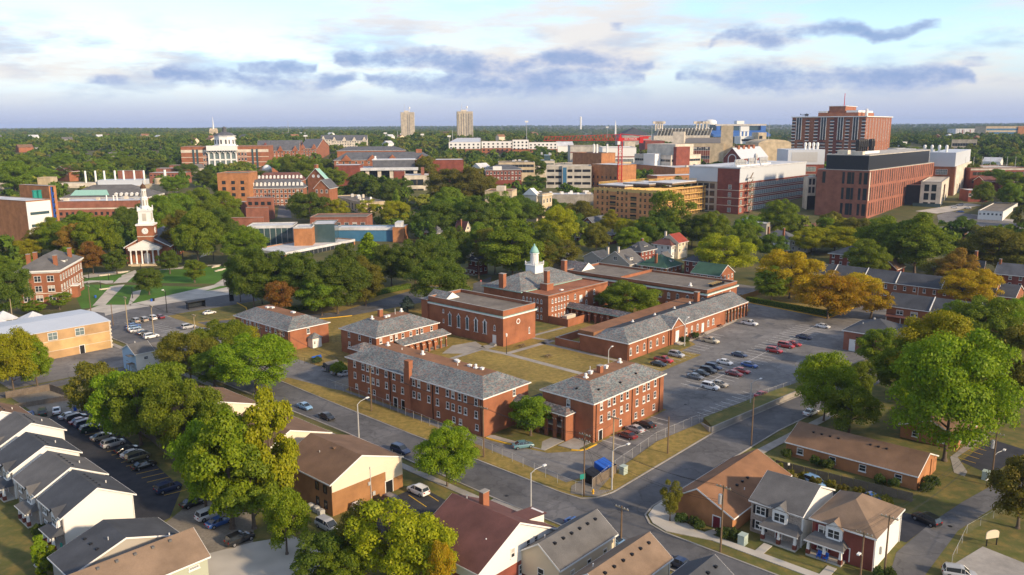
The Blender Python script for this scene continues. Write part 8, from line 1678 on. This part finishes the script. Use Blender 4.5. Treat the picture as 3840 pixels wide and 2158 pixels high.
def wire(label,k0,k1,offs=((-1.1,0),),sag=1.0,z0=None,z1=None):
 (p,h0),(q,h1)=PT[k0],PT[k1]
 for (o_,dz) in offs:
  n=EY*o_; a=p+n+Vector((0,0,(h0 if z0 is None else z0) - .15+dz)); b_=q+n+Vector((0,0,(h1 if z1 is None else z1) - .15+dz))
  pts=[a.lerp(b_,t/10) - Vector((0,0,sag*4*(t/10)*(1 - t/10))) for t in range(11)]
  mesh_thing('power_line',MB().tube(pts,.022,4),'wire',label,'cable','overhead wires')
T3=((-1.1,0),(.5,0),(1.1,0))
wire('overhead wire along the long brick hall','f','g',T3); wire('overhead wire along the long brick hall','g','a',T3); wire('overhead wire crossing the street corner','a','d',T3+((0,-2.4),(.2,-2.8)),1.4)
wire('overhead wire from the corner to the townhouses','d','h',T3,1.0); wire('overhead wire over the alley lot','h','j',T3,1.6); wire('overhead wire over the alley lot','i','j',((0,-1),),1.6); wire('overhead wire from the pale tall pole along the bank','b','c',((0,-3),(0,-3.4)),.8); wire('overhead wire along the bank to the pavement pole','c','k',((0,0),(0,-.5)),1.0); wire('short wire joining the two corner poles','a','b',T3,.5); wire('overhead wire by the church lawn','l','m',T3,1.0); wire('overhead wire by the church lawn','m','n',T3,.8); wire('overhead wire over the blue house trees','n','o',T3,1); wire('overhead wire to the white porch brick hall','o','s',T3,1); wire('overhead wire along the hedged lot street','s','f',T3,1.4)
wire('overhead wire down to the bare corner pole','a','e',((0,-1),(.3,-1.2)),1.0)
mat('chainlink',(.45,.45,.44),sc=2)
nt_=M('chainlink').node_tree; tr_=nt_.nodes.new('ShaderNodeBsdfTransparent'); mx_=nt_.nodes.new('ShaderNodeMixShader'); mx_.inputs[0].default_value=.045
nt_.links.new(tr_.outputs[0],mx_.inputs[1]); nt_.links.new(nt_.nodes['Principled BSDF'].outputs[0],mx_.inputs[2]); nt_.links.new(mx_.outputs[0],nt_.nodes['Material Output'].inputs[0])
def chain(label,pts,hh=1.9,step=3.0,z=.05,panel='chainlink',m='galv',rr=.032):
 P=[G2(*p) for p in pts]; r=tag(empty('chain_link_fence',P[0]+Vector((0,0,z))),label,'fence'); o0=P[0]
 pm=MB().cyl(0,0,[(-.3,rr),(hh+.05,rr)],6).mesh('fence_post',[m]); rail,net=MB(),MB()
 for i in range(len(P) - 1):
  a,b_=P[i] - o0,P[i+1] - o0; n=max(1,int((b_ - a).length/step))
  for k in range(n): q=a.lerp(b_,k/n); obj('fence_post',pm,r,q)
  rail.tube([a+Vector((0,0,hh)),b_+Vector((0,0,hh))],rr*.7,5); net.poly([a,b_,b_+Vector((0,0,hh)),a+Vector((0,0,hh))])
 part('top_rail',rail,m,r)['kind']='stuff'; part('wire_mesh',net,panel,r)['kind']='stuff'
chain('grey chain-link fence between the fenced street and the long brick hall',[(115.8,170),(115.6,150),(114.2,129),(111.9,102),(110.2,89),(109.9,84.5),(110.6,83)])
chain('grey chain-link fence along the grass bank to the retaining wall',[(112.5,82.6),(122.3,84.4),(140,86.3),(153,85.3),(165,84.3),(183,81.3),(205,77.6),(232,72)],z=.1)
chain('black metal fence along the yard of the brick court',[(120.4,198.5),(124,190),(125.4,181.5)],1.8,1.6,m='black',panel='chainlink'); chain('black metal fence round the hall garden',[(142,205.5),(147,199),(150,197)],1.8,1.6,m='black')
chain('weathered wire fence beside the alley',[(128,26.2),(140,27),(153,24)],1.5,4)
def boards(label,pts,hh=1.8,m='wood_grey',bw=.14):
 P=[G2(*p) for p in pts]; r=tag(empty('board_fence',P[0]),label,'fence'); o0=P[0]
 for i in range(len(P) - 1):
  a,b_=P[i] - o0,P[i+1] - o0; d=b_ - a; n=max(1,round(d.length/2.4)); rz=math.atan2(d.y,d.x); L_=d.length/n
  mb=MB(); k_=int(L_/bw)
  for k in range(k_): mb.box(k*bw+.01,-.02 - .006*(k % 2),.05,k*bw+bw - .01,.02,hh - .04*((k*7) % 3))
  pm=mb.mesh('fence_panel',[m]); po=MB().box(-.06,.025,-.2,.06,.13,hh+.05).mesh('fence_post',[m]); rl=MB().box(0,.022,.4,L_,.07,.5).box(0,.022,hh - .5,L_,.07,hh - .4).mesh('fence_rail',[m])
  for k in range(n):
   q=a.lerp(b_,k/n); s=obj('fence_panel',pm,r,q,rz); s['kind']='stuff'; obj('fence_post',po,r,q,rz); obj('fence_rail',rl,r,q,rz)['kind']='stuff'
boards('weathered grey board fence behind the tan ranch house',[(139.0,64.6),(143.6,62.6),(145.0,47),(146.0,37.0)])
boards('grey board fence under the trees behind the dark lot',[(69.5,178),(68.8,168),(67.6,158),(66.4,146)])
boards('weathered board fence round the small left yard',[(57,222),(66.5,220.5),(68.0,209)]); boards('low board fence on the near side of the left yard',[(56,212),(67.5,208.8)],1.3)
boards('fresh yellow board fence on the hedge island',[(281.6,138.2),(301.5,137.4),(303.5,121),(302,108)],1.9,'wood_fresh',.16)
boards('grey board fence right of the corner house',[(137.2,55.0),(131,55.0),(130.8,50)],1.9)
def hedge(label,pts,w_=1.7,hh=1.7):
 R=np.random.RandomState(4); V=[]; P=[G2(*p) for p in pts]; o0=P[0]
 for i in range(len(P) - 1):
  a,b_=P[i] - o0,P[i+1] - o0; d=(b_ - a); L_=d.length; d.normalize(); n_=Vector((-d.y,d.x,0)); k=int(L_*120)
  for j in range(k):
   s=R.rand()*L_; q=R.randint(3); x=(R.rand() - .5)*w_; z=R.rand()*hh
   if q == 0: z=hh+R.normal()*.07; nr=Vector((0,0,1))
   else: x=(1 if q == 1 else -1)*(w_/2+R.normal()*.07); nr=n_*(1 if q == 1 else -1)
   c=a+d*s+n_*x+Vector((0,0,z)); nr=(nr+Vector(R.normal(scale=.5,size=3))).normalized(); t=nr.cross(Vector(R.normal(size=3))).normalized(); u=nr.cross(t); sz=.16
   V += [c - t*sz,c - u*sz*.7,c+t*sz,c+u*sz*.7]
 mb=MB(); mb.v=[tuple(v) for v in V]; mb.f=[(4*i,4*i+1,4*i+2,4*i+3) for i in range(len(V) // 4)]; mb.m=[0]*len(mb.f)
 r=tag(empty('hedge',o0+Vector((0,0,.12))),label,'hedge'); part('foliage',mb,'leaf_green',r)['kind']='stuff'
 for i in range(len(P) - 1):
  a,b_=P[i] - o0,P[i+1] - o0; d=b_ - a; part('hedge_core',MB().box(0,-w_/2+.12,0,d.length,w_/2 - .12,hh - .12),'hedge',r,a,math.atan2(d.y,d.x))
hedge('clipped green hedge edging the car park island',[(281.2,135.5),(277.0,103.4),(293.8,102.8)]); hedge('clipped hedge along the drive below the grove',[(152,251),(180,250.5),(214,252)],2.2,1.8)
rw=MB(); 
for (p,q) in (((152.2,79.9),(177,77.4)),((177,77.4),(200,75.0)),((200,75.0),(240,69.2))):
 a,b_=G2(*p),G2(*q); d=(b_ - a).normalized(); n=Vector((-d.y,d.x,0))*.3; rw.prism([(v.x,v.y) for v in (a,b_,b_+n,a+n)],-.2,1.25)
a,b_=G2(152.2,80.2),G2(155.6,84.2); d=(b_ - a).normalized(); n=Vector((-d.y,d.x,0))*.3; rw.rings([[(a.x,a.y,-.2),(b_.x,b_.y,-.2),(b_.x,b_.y,.3),(a.x,a.y,1.25)],[((a+n).x,(a+n).y,-.2),((b_+n).x,(b_+n).y,-.2),((b_+n).x,(b_+n).y,.3),((a+n).x,(a+n).y,1.25)]])
mesh_thing('retaining_wall',rw,'concrete','long pale concrete retaining wall along the side street','wall')
def dumpster(label,ab,m,w_=2.6,d=1.8,hh=1.7,lid='black',rz=0.0):
 r=tag(empty('dumpster',G2(*ab),GR+rz),label,'dumpster'); part('bin',MB().rings([[(-w_/2,-d/2*.8,.15),(w_/2,-d/2*.8,.15),(w_/2,d/2,.15),(-w_/2,d/2,.15)],[(-w_/2,-d/2,hh*.7),(w_/2,-d/2,hh*.7),(w_/2,d/2,hh),(-w_/2,d/2,hh)]]),m,r)
 for s_ in (-1,1): part('lid',MB().rings([[(s_*w_*.25 - w_*.24,-d/2 - .05,hh*.7+.03),(s_*w_*.25+w_*.24,-d/2 - .05,hh*.7+.03),(s_*w_*.25+w_*.24,d/2,hh+.03),(s_*w_*.25 - w_*.24,d/2,hh+.03)],[(s_*w_*.25 - w_*.24,-d/2 - .05,hh*.7+.12),(s_*w_*.25+w_*.24,-d/2 - .05,hh*.7+.12),(s_*w_*.25+w_*.24,d/2,hh+.12),(s_*w_*.25 - w_*.24,d/2,hh+.12)]]),lid,r)
 part('side_pocket',MB().box(-w_/2 - .14,-.2,.6,-w_/2,.3,.8).box(w_/2,-.2,.6,w_/2+.14,.3,.8),m,r)
dumpster('bright blue recycling dumpster in the corner enclosure',(119.3,84.9),'blue_paint',3.2,2.4,2.6,'blue_paint'); dumpster('black dumpster beside the blue one in the corner enclosure',(115.2,84.6),'black',2.8,2.2,2.2)
dumpster('grey dumpster at the yellow bollards of the brick court',(121.6,199.8),'galv',2.6,1.8,1.6,'galv')
boards('slatted screen behind the corner dumpsters',[(113.2,83.1),(121.2,83.3),(121.4,86)],1.9,'wood_grey',.2)
mesh_thing('garden_shed',MB().box(-1.8,-1.2,0,1.8,1.2,2.2).rings([[(-2,-1.4,2.2),(-2,1.4,2.2),(-2,0,2.8)],[(2,-1.4,2.2),(2,1.4,2.2),(2,0,2.8)]]),'shingle_grey','dark grey shed beside the black metal fence','shed',None,G2(124.4,180.6),GR)
for (p,lb) in ((G2(121.9,82.2),'pale green utility cabinet on the grass bank'),(G2(112.6,52.8),'pale green utility cabinet beside the stone-fronted townhouse'),(G2(165.2,29.8),'pale mailbox cabinet on a pedestal by the alley')):
 mesh_thing('utility_cabinet',MB().box(-.75,-.6,0,.75,.6,.18).box(-.7,-.55,.18,.7,.55,1.6).box(-.74,-.6,1.6,.74,.6,1.68),'mint',lb,'cabinet',None,p,GR)
p=W(*u7(815,632)); r=tag(empty('fire_hydrant',p),'yellow fire hydrant at the street corner','hydrant'); part('barrel',MB().cyl(0,0,[(0,.22),(.08,.22),(.1,.15),(.7,.15),(.74,.2),(.8,.2),(.95,.12),(1.02,.04)],12),'hydrant',r,smooth=True); part('nozzle',MB().tube([(-.3,0,.52),(.3,0,.52)],.07,8),'hydrant',r); part('nozzle',MB().tube([(0,-.3,.45),(0,0,.45)],.09,8),'hydrant',r)
for i,(a_,b_) in enumerate(((121.0,200.9),(122.6,199.6))): mesh_thing('bollard',MB().cyl(0,0,[(0,.09),(1.3,.09),(1.4,.04)],8),'kerb_yellow','yellow bollard beside the grey dumpster','bollard','yellow bollards',G2(a_,b_))
def picnic(label,p,m='wood_pole',rz=GR):
 r=tag(empty('picnic_table',(p.x,p.y,.1),rz),label,'picnic table','picnic tables'); part('table_top',MB().box(-.95,-.38,.72,.95,.38,.77),m,r)
 for s_ in (-1,1): part('bench',MB().box(-.95,s_*.75 - .13,.43,.95,s_*.75+.13,.48),m,r); part('leg',MB().tube([(s_*.7,-.75,0),(s_*.7,.2,.72)],.05,4).tube([(s_*.7,.75,0),(s_*.7,-.2,.72)],.05,4).box(s_*.7 - .03,-.8,.38,s_*.7+.03,.8,.43),m,r)
for (x,y) in ((520,745),(470,775),(340,830),(265,880),(95,965),(30,1000)): picnic('dark metal picnic table on the dining hall forecourt',W(*t8(x,y)),'black')
picnic('brown wooden picnic table alone on the court lawn',W(*t7(897,1185))); picnic('brown wooden picnic table close to the chapel wall',W(*t7(637,1080)))
p=G2(128.4,193.2); mesh_thing('garden_bench',MB().box(-1.6,-.25,.4,1.6,.25,.47).box(-1.6,.2,.47,1.6,.27,.95).box(-1.5,-.2,0,-1.4,.2,.4).box(1.4,-.2,0,1.5,.2,.4),'blue_paint','long blue bench by the white porch','bench',None,p,GR)
p=W(*t5(1970,822)); r=tag(empty('bus_shelter',p,GR),'black glazed bus shelter on the campus street','bus shelter'); part('roof',MB().box(-3.4,-1.3,2.6,3.4,1.3,2.85),'black',r); part('glazing',MB().box(-3.2,.9,.2,3.2,1.0,2.6).box(-3.25,-1.0,.2,-3.15,.9,2.6).box(3.15,-1.0,.2,3.25,.9,2.6),'glass',r); part('bench',MB().box(-2.4,.2,.4,2.4,.7,.5),'black',r)
for x in (-3.2,3.2): part('post',MB().box(x - .08,-1.1,0,x+.08,-.94,2.6),'black',r)
p=W(*t5(2330,750)); r=tag(empty('campus_sign',p,GR),'tall black pylon sign with white panels at the street bend','sign'); part('pylon',MB().box(-.8,-.2,0,.8,.2,4.6),'black',r); part('sign_panel',MB().box(-.55,-.24,2.6,.55,-.2,4.1),'white',r)
p=W(*u8(2245,1150)); r=tag(empty('arched_sign',p,GR - .6),'arched tan board sign on dark posts on the grass','sign'); part('sign_board',MB().rings([[(x,y,z) for x,z in [(-1.2,1.3),(1.2,1.3)]+[(1.2*math.cos(math.pi*k/8),2.2+.5*math.sin(math.pi*k/8)) for k in range(9)]] for y in (-.06,.06)]),'siding_cream',r)
for x in (-.95,.95): part('sign_post',MB().box(x - .07,-.06,0,x+.07,.06,1.3),'black',r)
def sign(label,p,hh,w_,m,shape='plate',post='galv',rz=0.0):
 r=tag(empty('street_sign',p,rz),label,'sign'); part('sign_post',MB().cyl(0,0,[(0,.04),(hh,.04)],6),post,r); part('sign_plate',MB().box(-w_/2,-.05,hh - .2,w_/2,-.02,hh+w_*.7) if shape == 'plate' else MB().rings([[(math.cos(k*math.pi/4+.39)*w_,y,hh+math.sin(k*math.pi/4+.39)*w_) for k in range(8)] for y in (-.05,-.02)]),m,r); return r
s_=sign('round red no-entry sign across the street from the school',W(*t7(225,470)),2.4,.42,'red','disc'); part('white_bar',MB().box(-.28,-.075,2.34,.28,-.055,2.46),'white',s_)
sign('green street name plate on the corner pole',PT['a'][0]+Vector((-.3,-.25,0)),3.6,1.1,'green_sign',rz=.5)
sign('small white notice on the alley lot post',W(*u8(2190,570)),1.6,.4,'white',post='black'); sign('small white notice beside the ranch house',W(*u8(203,430)),2.0,.4,'white',post='black')
for (tl,x,y,c_,lb) in ((u1,757,915,'blue_paint','blue wheeled bin at the end of the dark lot'),(t5,1523,755,'blue_paint','blue litter bin beside the church lawn pavement'),(t5,1545,752,'black','black litter bin beside the blue one'),(t5,960,720,'blue_paint','blue litter bin on the corner school walk')):
 mesh_thing('wheeled_bin',MB().rings([[(-.26,-.28,.05),(.26,-.28,.05),(.26,.28,.05),(-.26,.28,.05)],[(-.32,-.34,1.0),(.32,-.34,1.0),(.32,.34,1.0),(-.32,.34,1.0)]]).box(-.34,-.38,1.0,.34,.36,1.1).tube([(-.25,.36,.98),(.25,.36,.98)],.03,5),c_,lb,'bin',None,W(*tl(x,y)),GR)
for (q,lb) in ((u7(862,915),'iron manhole cover in a pale ring at the street corner'),(u3(1742,718),'iron manhole cover in the school car park'),(u6(2520,650),'iron manhole cover on the fenced street'),(u8(1830,958),'iron manhole cover in the alley')):
 p=W(*q); r=tag(empty('manhole',(p.x,p.y,.036)),lb,'manhole'); part('cover',MB().cyl(0,0,[(0,.38),(.02,.36)],16),'black',r)
 if 'ring' in lb: part('ring',MB().cyl(0,0,[(-.02,.95),(.006,.95)],20),'concrete_pale',r)
for i,q in enumerate(((128,92,3.2,1.2),(150,90,2.2,3.0),(196,96,5,2.2),(214,88,2.4,4.4),(232,108,6,2.0),(252,112,3,3),(103,110,2.0,7),(104.5,150,2.2,4),(130,74,6,1.6),(102,74,3,3.4),(176,110,4,1.4))):
 sheet('asphalt_patch',[(q[0],q[1]),(q[0]+q[2],q[1]+.3),(q[0]+q[2] - .2,q[1]+q[3]),(q[0]+.3,q[1]+q[3] - .2)],'asphalt',.039 if q[0] > 109 and q[1] > 80 else .034)
for i,(x,y) in enumerate(((2165,412),(2180,400),(2200,450),(2225,440),(2290,400),(1050,495),(1055,635),(1235,465))):
 mesh_thing('stone_bench',MB().box(-2.2,-.35,0,2.2,.35,.5).box(-2.25,-.4,.5,2.25,.4,.58),'stone_pale','pale stone seat wall on the church lawn','bench','stone seat walls on the church lawn',W(*t5(x,y)),math.radians(60 if i < 5 else 40))
p=W(*t4(1900,1310)); mesh_thing('green_hoarding',MB().box(-12,-.1,0,12,.1,2.4),'leaf_shrub','green cloth hoarding at the far car park edge','fence',None,p,math.radians(5))
byl={}
for o in C.objects:
 if o.parent is None and o.get('category') in ('tree','shrub'): byl.setdefault(o['label'],[]).append(o)
ORD=['tallest','second tallest','third tallest','fourth tallest','fifth tallest','sixth tallest','seventh tallest','eighth tallest','ninth tallest','tenth tallest']
for lb,os_ in byl.items():
 if 1 < len(os_) <= 10:
  os_.sort(key=lambda o: -o.scale.z)
  for k,o in enumerate(os_): o['label']=(ORD[k] if k < len(os_) - 1 else 'shortest')+' '+lb
HR=random.Random(77)
for i in range(46):
 for _ in range(30):
  d=HR.uniform(760,2300); a=math.radians(HR.choice((HR.uniform(-33,-3),HR.uniform(-33,33))))
  x,y=d*math.sin(a),d*math.cos(a)
  if not blocked(x,y): break
 k=i % 4; rz=GR+HR.choice((0,math.pi/2))+HR.uniform(-.1,.1); L_,W_,h_=HR.uniform(11,22),HR.uniform(9,14),HR.uniform(5.5,8.5)
 r=tag(empty('distant_house',(x,y,terr(x,y)),rz),('pale','grey','brown','red-brown')[k]+'-roofed house half hidden in the far woodland','house','houses scattered through the far woodland')
 part('wall',MB().box(-L_/2,-W_/2,-3,L_/2,W_/2,h_).rings([[(-L_/2,-W_/2,h_),(-L_/2,W_/2,h_),(-L_/2,0,h_+4)],[(L_/2,-W_/2,h_),(L_/2,W_/2,h_),(L_/2,0,h_+4)]]),('siding_white','siding_cream','brick','siding_taupe')[(i*7) % 4],r)
 part('roof',MB().poly([(-L_/2 - .4,-W_/2 - .4,h_ - .1),(L_/2+.4,-W_/2 - .4,h_ - .1),(L_/2+.4,0,h_+4.2),(-L_/2 - .4,0,h_+4.2)]).poly([(L_/2+.4,W_/2+.4,h_ - .1),(-L_/2 - .4,W_/2+.4,h_ - .1),(-L_/2 - .4,0,h_+4.2),(L_/2+.4,0,h_+4.2)]),('roof_white','shingle_grey','shingle_brown','shingle_rust')[k],r)
 FOOT.append((x,y,13)); FOOT.append((x - 26*math.sin(a),y - 26*math.cos(a),12))
woodland()
hz=bpy.data.materials.new('haze'); hz.use_nodes=True; nt_=hz.node_tree; nt_.nodes.clear(); o_=nt_.nodes.new('ShaderNodeOutputMaterial'); v_=nt_.nodes.new('ShaderNodeVolumePrincipled'); v_.inputs['Density'].default_value=HAZE; v_.inputs['Color'].default_value=(.5,.66,1.0,1); v_.inputs['Anisotropy'].default_value=.0
nt_.links.new(v_.outputs[0],o_.inputs['Volume'])
me=MB().box(-16500,-16500,-12,16500,16500,135).mesh('haze',[hz]); o=obj('haze',me); tag(o,None,kind='stuff')
